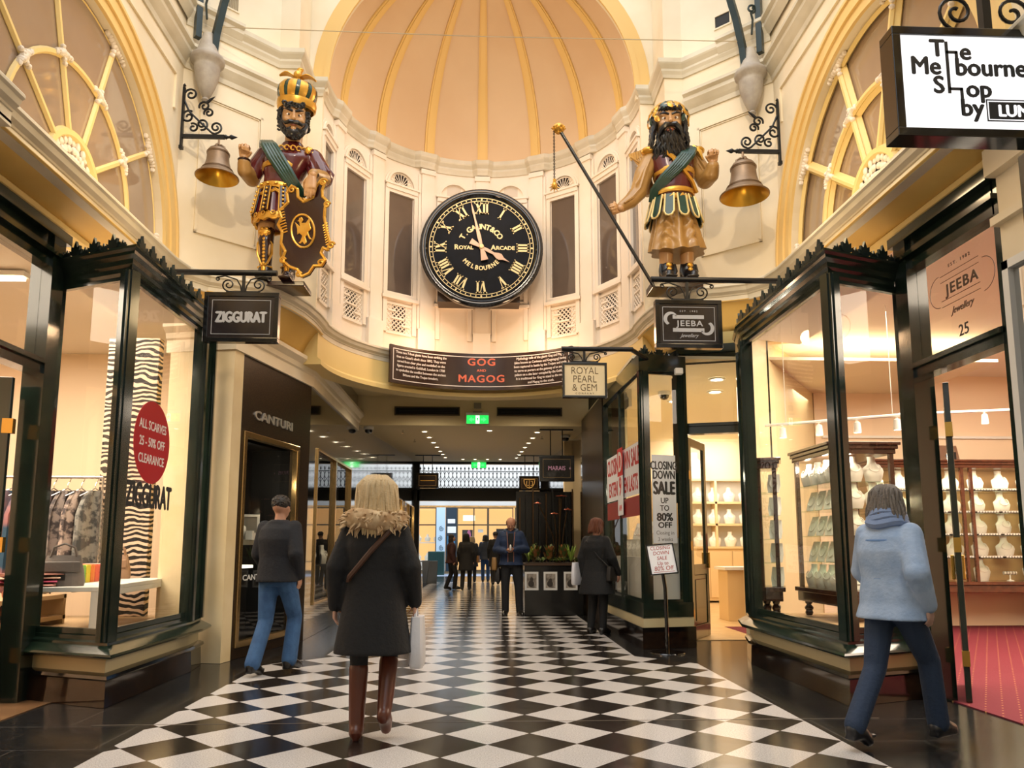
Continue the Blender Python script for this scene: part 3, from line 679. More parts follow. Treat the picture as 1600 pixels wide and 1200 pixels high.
# ================================================================ SHOPFRONT BAYS
def palmette(b, c, d, h, n):
    """leafy cresting finial: c base, d direction along rail, n outward"""
    M = Matrix(((d[0], n[0], 0, c[0]), (d[1], n[1], 0, c[1]), (0, 0, 1, c[2]), (0, 0, 0, 1)))
    k = h/.15
    pts = [(-.055, .0), (-.03, .02), (-.058, .035), (-.075, .075), (-.048, .062), (-.05, .11), (-.022, .095), (0, .155), (.022, .095), (.05, .11), (.048, .062), (.075, .075), (.058, .035), (.03, .02), (.055, .0)]
    Mp = M @ Matrix(((k, 0, 0, 0), (0, 0, k, 0), (0, k, 0, 0), (0, 0, 0, 1)))
    b.prism(pts, -.012, .012, Mp)
def cresting(b, path, z, flip, inset=.05, sp=.105):
    k = 0
    for p0, p1 in zip(path[:-1], path[1:]):
        d = Vector((p1[0]-p0[0], p1[1]-p0[1], 0)); L = d.length; d.normalize(); n = Vector((d.y, -d.x, 0))*flip
        m = max(1, int(L/sp)); 
        for i in range(m):
            q = Vector((p0[0], p0[1], z)) + d*(L*(i+.5)/m) + n*inset
            palmette(b, q, d, .15 if (i % 2 == 0) else .085, n)
        q0 = Vector((p0[0], p0[1], z))+n*inset; q1 = Vector((p1[0], p1[1], z))+n*inset
        b.tube([q0+Vector((0, 0, .012)), q1+Vector((0, 0, .012))], .012, 6)
def post(b, x, y, z0, z1, r=.055, rot=0):
    M = Matrix.Translation((x, y, 0)) @ Matrix.Rotation(rot, 4, 'Z')
    b.box(-r, r, -r, r, z0, z1, M); b.box(-r*.55, r*.55, -r*1.25, r*1.25, z0, z1, M); b.box(-r*1.25, r*1.25, -r*.55, r*.55, z0, z1, M)
M_stall = mat('stall_cream_panel', 'cdbf97', .4)
def bay(name, label, path, flip, ztop=3.72, zs=.55, posts=None, crest=True, glassmat=None, skipcap=0):
    t = thing(name, label, 'shopfront window', (path[1][0], path[1][1], 0))
    b = B(); b.sweep(path, [(-.1, 0), (.07, 0), (.06, .2), (-.1, .2)], flip); b.build('plinth', M_brown, t, world=True)
    b = B(); b.sweep(path, [(-.1, .2), (.075, .2), (.09, .215), (.085, .24), (.05, .255), (-.1, .255)], flip); b.build('plinth_roll', M_black, t, world=True, smooth=True)
    b = B(); b.sweep(path, [(-.08, .25), (.03, .25), (.03, .37), (-.08, .37)], flip); b.build('stall_panel', M_stall, t, world=True)
    b = B(); b.sweep(path, [(-.08, .36), (.07, .36), (.10, .375), (.15, .385), (.16, .40), (.15, .415), (.05, .465), (.05, .485), (.02, .50), (.02, .53), (-.02, zs), (-.08, zs)], flip); b.build('sill', M_green, t, world=True, smooth=True, ang=25)
    zh = ztop-.22
    b = B(); b.sweep(path, [(-.07, zh), (.0, zh), (.02, zh+.03), (.02, zh+.07), (.04, zh+.09), (.045, zh+.13), (.075, zh+.155), (.08, zh+.18), (.10, zh+.20), (.10, ztop), (-.07, ztop)], flip); b.build('cornice', M_green, t, world=True, smooth=True, ang=25)
    for k, (p0, p1) in enumerate(zip(path[:-1], path[1:])):
        d = Vector((p1[0]-p0[0], p1[1]-p0[1], 0)); L = d.length; d.normalize()
        n = Vector((-d.y, d.x, 0))*flip
        Mx = Matrix(((d.x, n.x, 0, p0[0]), (d.y, n.y, 0, p0[1]), (0, 0, 1, 0), (0, 0, 0, 1)))
        B().box(.03, L-.03, .02, .028, zs-.02, zh+.02, Mx).build('pane', glassmat or M_glass, t, world=True)
        b = B()
        for q in ((.04, L-.04, zs-.01, zs+.035), (.04, L-.04, zh-.03, zh)): B().box(q[0], q[1], -.01, .03, q[2], q[3], Mx).build('glazing_bead', M_green, t, world=True)
    for k, p in enumerate(path):
        q = path[max(k-1, 0)]; r = path[min(k+1, len(path)-1)]
        b = B(); post(b, p[0], p[1], zs-.06, zh+.03, rot=math.atan2(r[1]-q[1], r[0]-q[0])); b.build('post', M_green, t, world=True)
    for p in (posts or []):
        b = B(); post(b, p[0], p[1], zs-.06, zh+.03, r=.035); b.build('post', M_green, t, world=True)
    if crest:
        b = B(); cresting(b, path, ztop, flip); b.build('leaf_cresting', M_irong, t, world=True)
    return t
LB = [(-3.76, 6.62), (-2.96, 6.27), (-2.96, 7.93), (-3.02, 8.36)]
RB = [(3.76, 6.40), (2.96, 6.10), (2.96, 8.18), (3.10, 8.70)]
bayL = bay('shopfront_bay', 'bottle green canted shop bay with leaf cresting holding the red scarf sale sticker', LB, 1)
bayR = bay('shopfront_bay', 'bottle green canted shop bay with leaf cresting beside the jewellery shop door', RB, -1)
MB_ = [(2.66, 10.02), (2.60, 9.62), (2.08, 9.5), (2.02, 11.95)]
bayM = bay('shopfront_bay', 'narrow green bay window of the closing-down shop, papered with sale posters', MB_, 1, ztop=3.70, posts=[(2.045, 10.85)])
# return panel of the black stand under the closing down shop
# door walls: near jewellery shop and scarf shop (frame, transom light, open leaf)
def shop_door(name, label, s, y0, y1, X, zt=2.66, ztop=3.62):
    t = thing(name, label, 'shop door', (s*X, y0, 0)); x = s*X
    def bx(b, a, c, z0, z1, d0=-.06, d1=.06): b.box(x+d0, x+d1, a, c, z0, z1)
    b = B(); bx(b, y1-.02, y1+.16, 0, 3.95, -.09, .09); bx(b, y0-.04, y0+.02, 0, 3.95, -.06, .06)
    bx(b, y0, y1, ztop, 3.95); bx(b, y0-.04, y1+.1, ztop+.1, ztop+.14, -.11, .11); bx(b, y0-.04, y1+.16, 3.86, 3.95, -.14, .14)
    b.build('frame', M_green, t, world=True)
    b = B(); bx(b, y0, y1, zt, zt+.13, -.07, .07); bx(b, y0, y1, zt+.08, zt+.12, -.1, .1); b.build('transom_bar', M_green, t, world=True)
    b = B(); b.box(x-.004, x+.004, y0+.02, y1-.02, zt+.13, ztop); b.build('transom_pane', M_glass, t, world=True)
    return t
dL = shop_door('shop_doorway', 'green doorway of the scarf shop with transom light, at the left edge', -1, 5.2, 6.40, 3.76, 2.68)
dR = shop_door('shop_doorway', 'green doorway of the jewellery shop under the transom lettered 25', 1, 5.06, 6.18, 3.76, 2.66)
# open door leaves
def leaf(name, label, hinge, ang, w_, h, parent_s=1, z0=.01, glazed=True, edge=None):
    t = thing(name, label, 'door', (hinge[0], hinge[1], 0), ang)
    b = B(); st = .11
    b.box(0, st, -.022, .022, z0, h); b.box(w_-st, w_, -.022, .022, z0, h); b.box(st, w_-st, -.022, .022, h-st, h); b.box(st, w_-st, -.022, .022, z0, z0+.18); b.box(st, w_-st, -.022, .022, .86, 1.0)
    st_ = b.build('stile', M_green, t, bevel=.004)
    b = B(); b.box(st, w_-st, -.012, .012, z0+.18, .86); b.box(st+.05, w_-st-.05, -.02, .02, z0+.24, .80); b.build('panel', M_green, t, bevel=.008)
    B().box(st, w_-st, -.004, .004, 1.0, h-st).build('pane', M_glass, t)
    for sy in (-.04, .04): B().cb((w_-.055, sy, 1.05), (.03, .03, .22)).build('handle', M_brass, st_, bevel=.006)
    for zz in (.35, 1.25, 2.2):
        if zz < h-.2: B().box(-.03, .05, -.027, .027, zz-.06, zz+.06).build('hinge', M_brass, st_)
    return t
leaf('door_leaf', 'green glazed door leaf standing open inside the scarf shop doorway', (-3.80, 6.2), R_(188), .95, 2.6)
leaf('door_leaf', 'green glazed door leaf standing open inside the jewellery shop doorway', (3.88, 6.06), R_(58), .9, 2.6)
leaf('door_leaf', 'narrow green door leaf with brass hinges open into the closing-down shop', (2.80, 10.12), R_(58), .82, 2.72)
t = thing('doorway_frame', 'green doorway with transom light between the closing-down bay and the big jewellery bay', 'doorway', (3.15, 9.95, 0))
Pd0 = Vector((2.72, 10.06, 0)); dd = Vector((.95, -.30, 0)).normalized(); Md = Matrix(((dd.x, -dd.y, 0, Pd0.x), (dd.y, dd.x, 0, Pd0.y), (0, 0, 1, 0), (0, 0, 0, 1)))
b = B(); b.box(-.1, .04, -.08, .08, 0, 3.95, Md); b.box(.98, 1.15, -.08, .08, 0, 3.95, Md); b.box(0, 1.05, -.06, .06, 3.72, 3.95, Md); b.box(-.1, 1.1, -.1, .1, 3.84, 3.95, Md); b.build('frame', M_green, t, world=True)
B().box(-.2, 1.6, -.05, .1, 3.94, 4.15, Md).build('wall_over_doorway', M_butter)['kind'] = 'structure'
b = B(); b.box(0, 1.05, -.07, .07, 2.74, 2.86, Md); b.box(-.05, 1.05, -.1, .1, 2.84, 2.88, Md); b.build('transom_bar', M_green, t, world=True)
B().box(.04, .98, -.004, .004, 2.88, 3.72, Md).build('transom_pane', M_glass, t, world=True)
# ---- cream pilasters / walls nearer than the doors
for s, nm in ((-1, 'near_left'), (1, 'near_right')):
    b = B(); x = s*3.76
    b.box(min(x, x+s*.2), max(x, x+s*.2), -9, 4.92, 0, 4.1)
    b.box(min(x-s*.08, x), max(x-s*.08, x), 3.9, 4.99, 0, 4.08)
    b.box(min(x-s*.13, x), max(x-s*.13, x), 3.85, 5.02, 3.50, 3.56); b.box(min(x-s*.16, x), max(x-s*.16, x), 3.82, 5.0, 3.86, 4.06)
    b.box(min(x-s*.11, x), max(x-s*.11, x), 3.88, 4.94, 0, .35)
    b.build('wall_'+nm, M_cream)['kind'] = 'structure'
    b = B(); b.box(min(x, x+s*.2), max(x, x+s*.2), -9, 6.5, 3.93, 4.1); b.build('wall_above_door_'+nm, M_butter)['kind'] = 'structure'
t = thing('framed_mirror', 'tall white framed mirror on the cream pilaster at the right edge', 'mirror', (3.66, 4.4, 1.0))
b = B(); b.box(3.62, 3.68, 4.2, 4.26, .3, 3.2); b.box(3.62, 3.68, 4.87, 4.93, .3, 3.2); b.box(3.62, 3.68, 4.2, 4.93, 3.14, 3.2); b.box(3.62, 3.68, 4.2, 4.93, .3, .36); b.build('frame', M_white, t, world=True)
B().box(3.66, 3.675, 4.24, 4.89, .34, 3.16).build('mirror_glass', mat('mirror_silver', 'd5d5d2', .02, metal=1), t, world=True)
b = B(); b.box(-4, 4, -9.2, -9, 0, 10.5); b.build('wall_behind', M_cream)['kind'] = 'structure'
# ================================================================ DRUM WINDOWS, LUNETTES
def drum_M(a, d=0.0):
    c, sn = math.cos(a), math.sin(a); x, y = apt(a, AR-d)
    return plane_M((x, y, 0), (c, -sn, 0))
M_hole = mat('grille_dark_void', '2a2019', .8)
wn = 3
for i in (-3, -2, -1, 1, 2, 3):
    pass
def drum_window(a, n, blind=False, wd=.235):
    t = struct('window_%d' % n); M = drum_M(a)
    b = B(); hw = wd; z0, z1 = 5.16, 6.95
    if not blind:
        b.box(-hw, hw, z0+.12, z1, -.02, .012, M); b.build('pane', M_smoke, t)
    b = B()
    b.box(-hw-.07, -hw, 4.62, 7.06, -.02, .055, M); b.box(hw, hw+.07, 4.62, 7.06, -.02, .055, M)
    b.box(-hw-.1, hw+.1, z0, z0+.05, -.02, .09, M); b.box(-hw-.07, hw+.07, z0+.05, z0+.12, -.02, .05, M)
    b.box(-hw-.02, hw+.02, z1, z1+.05, -.02, .05, M); b.box(-hw-.06, hw+.06, z1+.05, z1+.12, -.02, .075, M); b.box(-hw-.09, hw+.09, z1+.12, z1+.15, -.02, .095, M)
    b.build('frame', M_ivory, t)
    b = B()
    for r0, r1, dp in ((hw, hw+.035, .05), (hw+.035, hw+.07, .03)):
        q = [(r1*math.cos(PI*k/16), 7.10+r1*math.sin(PI*k/16)) for k in range(17)]+[(r0*math.cos(PI*k/16), 7.10+r0*math.sin(PI*k/16)) for k in range(16, -1, -1)]
        b.prism(q, -.02, dp, M)
    b.build('arch', M_ivory, t)
    b = B(); b.prism([(hw*math.cos(PI*k/16), 7.10+hw*math.sin(PI*k/16)) for k in range(17)], -.02, .004, M)
    b.build('fan_backing', M_hole if not blind else mat('painted_recess_shade', 'd9cdbd', .6), t)  # blind arches: flush plate, its darker tone paints a recess's shade
    if not blind:
        b = B()
        for k in range(11):
            th = PI*(k+.5)/11
            for r_, s_ in ((.10, .016), (.15, .018), (.195, .022)):
                c_ = (r_*math.cos(th), 7.10+r_*math.sin(th))
                b.prism([(c_[0]+s_*.55*math.cos(th+PI/2*j), c_[1]+s_*.55*math.sin(th+PI/2*j)) for j in range(4)], .004, .014, M)
            b.tube([M @ Vector((.05*math.cos(th), 7.10+.05*math.sin(th), .012)), M @ Vector((.23*math.cos(th), 7.10+.23*math.sin(th), .012))], .007, 4)
        for r_ in (.06, .22): b.tube([M @ Vector((r_*math.cos(PI*k/14), 7.10+r_*math.sin(PI*k/14), .012)) for k in range(15)], .012, 4)
        b.build('fan_grille', M_ivory, t)
        b = B(); b.box(-hw, hw, 4.62, 5.10, -.02, .004, M); b.build('lattice_backing', M_hole, t)
        b = B(); nx, ny = 6, 7
        for k in range(-ny, nx+1):
            pass
        st = .075
        for k in range(-8, 9):
            for sg in (-1, 1):
                # diagonal bar x*sg + z = k*st clipped to the panel
                pts = []
                for tt in range(0, 41):
                    x = -hw+2*hw*tt/40; z = k*st+4.86+sg*x
                    if 4.62 <= z <= 5.10: pts.append((x, z))
                if len(pts) > 1: b.tube([M @ Vector((pts[0][0], pts[0][1], .012)), M @ Vector((pts[-1][0], pts[-1][1], .012))], .0105, 4)
        b.box(-hw, hw, 4.60, 4.64, 0, .03, M); b.box(-hw, hw, 5.08, 5.12, 0, .03, M); b.box(-.14, .10, 4.85, 4.88, .01, .03, M); b.box(.06, .2, 4.74, 4.77, .01, .03, M); b.box(-.2, -.06, 4.97, 5.0, .01, .03, M)
        b.build('lattice', M_ivory, t)
    return t
for a in (-36.3, 36.3, -60.5, 60.5): drum_window(R_(a), wn); wn += 1
for a in (-12.1, 12.1): drum_window(R_(a), wn, True); wn += 1
for a in (-82, 82): drum_window(R_(a), wn, False, .17); wn += 1
# lunettes: spokes, mid arch, rosette
def lunette(s, yc, n):
    t = struct('window_%d' % n); x = s*3.72; Mx = Matrix(((0, 0, 1, x), (1, 0, 0, 0), (0, 1, 0, 0), (0, 0, 0, 1)))
    P = lambda r, a, d=0: Vector((x+d, yc+r*math.cos(a), 4.5+r*math.sin(a)))
    b = B(); b.prism([(yc+1.76*math.cos(PI*k/32), 4.5+1.76*math.sin(PI*k/32)) for k in range(33)]+[(yc-1.76, 4.15), (yc+1.76, 4.15)], .02, .04, Mx)
    b.build('pane', M_taupe, t)
    b = B()
    for k in range(1, 5):
        a = PI*k/5
        b.tube([P(.42, a, -s*.0), P(1.72, a, -s*.0)], .062, 4); b.tube([P(.42, a, -s*.05), P(1.70, a, -s*.05)], .030, 6)
    b.build('spoke', M_butter, t)
    b = B(); pts = [P(1.03, PI*k/30) for k in range(31)]; b.tube([P(1.03, 0)+Vector((0, 0, -.4))]+pts+[P(1.03, PI)+Vector((0, 0, -.4))], .062, 4); b.tube([p+Vector((-s*.05, 0, 0)) for p in pts], .03, 6)
    b.build('middle_arch', M_butter, t, smooth=True)
    b = B(); pts = [P(1.72, PI*k/30, -s*.02) for k in range(31)]; b.tube([P(1.72, 0, -s*.02)+Vector((0, 0, -.4))]+pts+[P(1.72, PI, -s*.02)+Vector((0, 0, -.4))], .03, 4); b.build('outer_frame', M_butter, t, smooth=True)
    b = B()
    b.tube([P(.40, PI*k/20-.0, -s*.03) for k in range(-3, 24)], .05, 6); b.tube([P(.12, PI*k/8, -s*.03) for k in range(17)], .03, 6)
    b.build('rosette_ring', M_butter, t, smooth=True)
    b = B(); rnd = random.Random(5)
    for k in range(15):
        a = PI*k/14
        for r_ in (.18, .26, .33):
            b.ell(P(r_, a+.1*rnd.random(), -s*(.03+.02*rnd.random())), (.022, .03+.02*rnd.random(), .03+.02*rnd.random()), 7, 5)
    b.build('rosette_carving', M_ivory, t, smooth=True)
    b = B(); b.prism([(yc+.38*math.cos(2*PI*k/24), 4.5+.38*math.sin(2*PI*k/24)) for k in range(24)], -.005, .02, Mx); b.build('rosette_backing', M_hole, t)
    for k in list(range(1, 5)):
        a = PI*k/5
        for r_, q in ((1.03, 1.0), (1.72, 1.6)):
            b = B(); c0 = P(r_, a, -s*.07)
            tdir = Vector((0, -math.sin(a), math.cos(a))); rd = Vector((0, math.cos(a), math.sin(a)))
            for j in range(9):
                tt = (j-4)/4
                b.ell(c0+tdir*(tt*.085*q)+rd*(.02*rnd.random()), (.035, .022+.02*(1-abs(tt)), .022+.02*(1-abs(tt))), 7, 5)
            for j in range(5): b.ell(c0+rd*((j-2)*.035*q)+tdir*(.02*rnd.random()), (.03, .025, .025), 7, 5)
            b.ell(c0+tdir*.11*q, (.03, .025, .03), 6, 4); b.ell(c0-tdir*.11*q, (.03, .025, .03), 6, 4)
            b.build('carved_ornament', M_ivory, t, smooth=True)
    # foliage at feet
    for a0 in (0, PI):
        b = B(); c0 = P(1.72, a0, -s*.07)+Vector((0, 0, .05))
        for j in range(8): b.ell(c0+Vector((0, .04*math.sin(j*1.7), .035*j-.1)), (.035, .035, .03), 7, 5)
        b.build('carved_ornament', M_ivory, t, smooth=True)
    return t
for s in (-1, 1):
    for yc in (6.57, 1.37): lunette(s, yc, wn); wn += 1
# vents in the upper walls
for s, c, lab in ((-1, 'e0d2b4', 'cream slotted wall vent high above the crowned giant'), (1, '120e0a', 'open black wall vent high above the wreathed giant')):
    o0 = Vector((-3.6*-s if False else 3.6*s, 8.60, 0)); d = Vector((-.9*s, .82, 0)).normalized()
    Mp = plane_M(o0, -d) if s == 1 else plane_M(o0, d)
    if s == 1: Mp = plane_M(o0, -d)
    xc = .52 if s == -1 else -.62
    t = thing('wall_vent', lab, 'vent', tuple(Mp @ Vector((xc, 8.06, 0))))
    b = B(); ring_frame(b, xc-.12, xc+.12, 8.0, 8.2, .02, 0, .015, Mp); b.build('frame', M_cream, t, world=True)
    b = B(); b.box(xc-.11, xc+.11, 8.01, 8.19, 0, .004, Mp); b.build('backing', mat('vent_'+c, c, .6), t, world=True)
    if s == -1:
        b = B()
        for j in range(10): b.box(xc-.1+j*.021, xc-.09+j*.021, 8.02, 8.18, .004, .012, Mp)
        b.build('slat', mat('vent_slot', '9c8c6c', .6), t, world=True)

# ================================================================ SHOP ROOMS
M_peach = mat('peach_shop_wall', 'f2dabc', .6); M_shopceil = mat('shop_ceiling', 'f2e8da', .6)
M_olive = mat('olive_cream_wall', 'cfc48c', .5); M_plat = mat('display_platform', 'b89a72', .4)
def slab(nm, m, *boxes, **k):
    b = B()
    for q in boxes: b.box(*q)
    o = b.build(nm, m); o['kind'] = 'structure'; return o
# scarf shop
slab('wall_scarf_shop', M_peach, (-9.2, -9.0, 1.5, 11.2, 0, 4.1), (-9.0, -3.45, 11.0, 11.2, 0, 4.1), (-9.0, -3.96, 1.5, 1.7, 0, 4.1))
slab('wall_scarf_shop_side', M_olive, (-3.47, -3.42, 8.62, 11.0, 0, 4.0))
slab('ceiling_scarf_shop', M_shopceil, (-9.0, -3.4, 8.35, 11.0, 4.02, 4.06), (-9.0, -3.8, 1.5, 6.2, 4.02, 4.06), (-9.0, -3.8, 6.2, 8.35, 4.02, 4.06))
LBp = [(-3.9, 6.66), (-3.75, 6.64), (-2.985, 6.31), (-2.985, 7.90), (-3.05, 8.3), (-3.9, 8.35)]
b = B(); b.prism(LBp, 3.70, 3.74); b.build('ceiling_scarf_bay', M_shopceil)['kind'] = 'structure'
RBp = [(3.9, 6.44), (3.75, 6.42), (2.985, 6.14), (2.985, 8.16), (3.12, 8.65), (3.9, 8.9)]
b = B(); b.prism(RBp, 3.70, 3.74); b.build('ceiling_jewellery_bay', M_shopceil)['kind'] = 'structure'
slab('floor_scarf_shop', mat('scarf_shop_floor', '6d5138', .25, c2='7d5f42', scale=4), (-9.0, -3.42, 1.5, 11.0, -.02, .004))
b = B(); b.prism([(-4.75, 6.9), (-3.9, 6.72), (-3.06, 6.38), (-3.06, 7.86), (-3.12, 8.3), (-3.5, 8.4), (-3.5, 9.1), (-4.75, 9.1)], .006, .45); b.build('floor_scarf_display', M_plat)['kind'] = 'structure'
# jewellery shop with carpet
def carpet():
    m = mat('red_carpet', '5f0f1d', .9, bump=.3, bscale=300); nt = m.node_tree; N = nt.nodes; L = nt.links; b = N['Principled BSDF']
    tc = N.new('ShaderNodeTexCoord'); mp = N.new('ShaderNodeMapping'); L.new(tc.outputs['Object'], mp.inputs[0]); mp.inputs['Scale'].default_value = (9, 9, 9); mp.inputs['Rotation'].default_value = (0, 0, .6)
    v = N.new('ShaderNodeTexVoronoi'); v.inputs['Randomness'].default_value = 0.0; v.inputs['Scale'].default_value = 1.0; L.new(mp.outputs[0], v.inputs['Vector'])
    r = N.new('ShaderNodeValToRGB'); e = r.color_ramp.elements; e[0].position = .06; e[1].position = .10; e[0].color = (*hexc('d9a15a'), 1); e[1].color = (*hexc('6a1024'), 1)
    L.new(v.outputs['Distance'], r.inputs[0]); L.new(r.outputs[0], b.inputs['Base Color']); return m
slab('floor_jewellery_carpet', carpet(), (3.80, 10.2, 1.5, 11.9, -.02, .006))
slab('wall_jewellery_shop', M_peach, (10.2, 10.4, 1.5, 12.1, 0, 4.1), (5.4, 10.2, 11.9, 12.1, 0, 4.1), (3.96, 10.2, 1.3, 1.5, 0, 4.1))
b = B(); wallseg(b, (3.20, 8.84), (5.45, 12.0), 0, 4.1, .12); b.build('wall_shop_partition', mat('partition_cream', 'e6d3a6', .5))['kind'] = 'structure'
slab('ceiling_jewellery_shop', M_shopceil, (3.8, 10.2, 1.5, 12.0, 4.02, 4.06))
b = B(); b.prism([(4.46, 7.78), (3.75, 7.2), (3.70, 6.5), (3.06, 6.2), (3.06, 8.1), (3.2, 8.7), (3.5, 9.1), (4.46, 9.1)], .008, .45); b.build('floor_jewellery_display', M_plat)['kind'] = 'structure'
slab('trim_jewellery_dado', M_white, (5.5, 10.1, 11.86, 11.9, 2.98, 3.02))
# closing-down shop
slab('wall_pearl_shop', mat('pearl_shop_wall', 'ecd6b0', .6), (1.95, 7.2, 17.6, 17.8, 0, 4.0), (7.0, 7.2, 11.9, 17.8, 0, 4.0))
b = B(); b.box(2.32, 2.36, 12.0, 17.7, 0, 4.0); b.build('wall_pearl_shop_left', mat('pearl_left', 'e2cfa0', .5))['kind'] = 'structure'
slab('ceiling_pearl_shop', mat('pearl_shop_ceiling', 'eadfc2', .6), (2.0, 7.0, 9.75, 17.7, 3.72, 3.76))
slab('floor_pearl_shop', mat('blond_timber', 'd9b98a', .3, c2='caa574', scale=5), (2.1, 7.0, 10.25, 17.7, -.02, .005))
slab('floor_pearl_display', M_plat, (2.12, 2.58, 9.7, 11.9, .006, .55))
for k, (x, y) in enumerate(((3.5, 10.9), (3.75, 11.8), (3.3, 12.6), (3.2, 14.6))):
    dup(dl0, (x, y, 3.715), 0, 'round ceiling downlight inside the closing-down shop, %s from the door' % ['first', 'second', 'third', 'fourth'][k], None, (1.7, 1.7, 1.7))
dome_cam((2.95, 11.9, 3.72), 'dark dome camera on the ceiling of the closing-down shop')

# ---- scarf shop contents
def zebra():
    m = bpy.data.materials.new('zebra_print'); m.use_nodes = True; nt = m.node_tree; N = nt.nodes; L = nt.links; b = N['Principled BSDF']; b.inputs['Roughness'].default_value = .6
    tc = N.new('ShaderNodeTexCoord'); w_ = N.new('ShaderNodeTexWave'); w_.bands_direction = 'Z'; w_.inputs['Scale'].default_value = 5.2; w_.inputs['Distortion'].default_value = 9; w_.inputs['Detail'].default_value = 1.5; w_.inputs['Detail Scale'].default_value = .9
    r = N.new('ShaderNodeValToRGB'); r.color_ramp.interpolation = 'CONSTANT'; e = r.color_ramp.elements; e[0].color = (*hexc('17110d'), 1); e[1].position = .55; e[1].color = (*hexc('e8cbb0'), 1)
    L.new(tc.outputs['Object'], w_.inputs['Vector']); L.new(w_.outputs['Fac'], r.inputs[0]); L.new(r.outputs[0], b.inputs['Base Color']); return m
o = B().box(-.30, .30, -.06, .06, 0, 3.25).build('zebra_panel', zebra(), loc=(-4.12, 9.0, .45), bevel=.01); tag(o, 'tall black and cream zebra print panel inside the scarf shop window', 'wall panel')
o = B().box(-.03, .03, -.03, .03, 0, 3.0).build('mirror_edge', M_white, loc=(-3.66, 9.3, .45)); o.name = 'standing_mirror_stile'; tag(o, 'slim white and dark upright between zebra panel and olive wall', 'post')
t = thing('display_table', 'low white open-framed table on the scarf shop window platform', 'table', (-3.78, 7.75, .45), R_(97))
b = B(); b.box(-1.02, 1.02, -.38, .38, .40, .44); b.box(-1.02, 1.02, -.38, -.35, .35, .40); b.box(-1.02, 1.02, .35, .38, .35, .40); b.build('tabletop', M_white, t, bevel=.004)
for sx in (-1, 1):
    for sy in (-1, 1): B().box(sx*.98-.035, sx*.98+.035, sy*.34-.035, sy*.34+.035, 0, .40).build('leg', M_white, t)
zt_ = .45+.44
def TP(x, y, z=0):  # point on table
    c, sn = math.cos(R_(97)), math.sin(R_(97)); return (-3.78+c*x-sn*y, 7.75+sn*x+c*y, zt_+z)
def bag(name, label, loc, rz, c, w_=.3, h=.3, d=.16):
    t = thing(name, label, 'handbag', loc, rz)
    m = mat('bag_'+c, c, .6, bump=.3, bscale=30)
    b = B()
    rings = []
    for z, k, kd in ((0, 1.0, 1), (.04, 1.04, 1.05), (h*.5, .97, .8), (h*.8, .85, .5), (h, .78, .25)):
        rings.append([(w_/2*k*math.copysign(abs(math.cos(a))**.5, math.cos(a)), d/2*kd*math.copysign(abs(math.sin(a))**.5, math.sin(a)), z) for a in [2*PI*j/20 for j in range(20)]])
    b.loft(rings); b.build('body', m, t, smooth=True)
    b = B(); b.box(-w_*.42, w_*.42, -d*.5, -d*.36, h*.45, h*.8); b.build('flap', m, t, bevel=.02)
    for sg in (-1, 1):
        b = B(); b.tube([(-w_*.3, sg*d*.12, h*.95), (-w_*.24, sg*d*.14, h*1.25), (0, sg*d*.15, h*1.38), (w_*.24, sg*d*.14, h*1.25), (w_*.3, sg*d*.12, h*.95)], .009, 6); b.build('handle', m, t, smooth=True)
    b = B(); b.box(-.03, .03, -d*.56, -d*.5, h*.2, h*.42); b.build('tag', mat('black_tag', '161616', .5), t)
    return t
bag('grey_handbag', 'slouchy grey handbag with black tag on the white table behind the corner post', TP(-.78, .02), R_(20), '6f6660', .34, .27)
bag('tan_handbag', 'tan handbag at the far end of the white table beside the coloured scarves', TP(.85, .1), R_(10), '9c7a5c', .26, .26)
cols = [('1f7f74', 'teal'), ('2f8a6a', 'sea green'), ('6fae3a', 'leaf green'), ('d8c22c', 'yellow'), ('e07a2a', 'orange'), ('d8502c', 'vermilion'), ('c83a3a', 'red'), ('cf6a62', 'coral'), ('e0b0a0', 'pale pink'), ('c9b8a8', 'beige')]
for k, (c, nm) in enumerate(cols):
    x = -.42+k*.115
    b = B()
    for j in range(3): b.tube([(-.05, -.13+.0*j, .035+.06*j), (-.05+.09, -.13, .035+.06*j)], .001, 3)
    b = B()
    b.loft([[(u*.05, -.14+.28*v_, .17*w2) for u, w2 in [(-1, .05), (-.8, 0), (.8, 0), (1, .05), (1, .45), (.85, .5), (1, .55), (1, .92), (.8, 1), (-.8, 1), (-1, .92), (-1, .55), (-.85, .5), (-1, .45)]] for v_ in (0, .03, .97, 1)])
    p = TP(x, .2); o = b.build('folded_scarf', mat('scarf_'+c, c, .8, bump=.4, bscale=60), loc=p, smooth=True, ang=30); o.rotation_euler = (0, 0, R_(97))
    tag(o, '%s folded scarf standing in the colour row on the white table' % nm, 'scarf', 'scarves in the colour row on the white table')
for k, (c, nm) in enumerate((('c98f84', 'dusty pink'), ('b3476a', 'magenta edged'), ('caa78e', 'beige'), ('8c5a4c', 'brown'))):
    p = TP(-.72, .38-.1*k % .2+.0, .03*k); b = B()
    b.loft([[(-.22+.44*u, (.15+.01*k)*math.cos(2*PI*j/14), .015+.014*math.sin(2*PI*j/14)) for j in range(14)] for u in (0, .02, .98, 1)])
    o = b.build('flat_scarf', mat('scarf_'+c, c, .8, bump=.5, bscale=50), loc=(TP(-.86, .26)[0], TP(-.86, .26)[1], zt_+.03*k), smooth=True, ang=30); o.rotation_euler = (0, 0, R_(15+10*k))
    tag(o, '%s scarf folded flat in the pile behind the grey handbag' % nm, 'scarf', 'flat scarves piled on the white table')
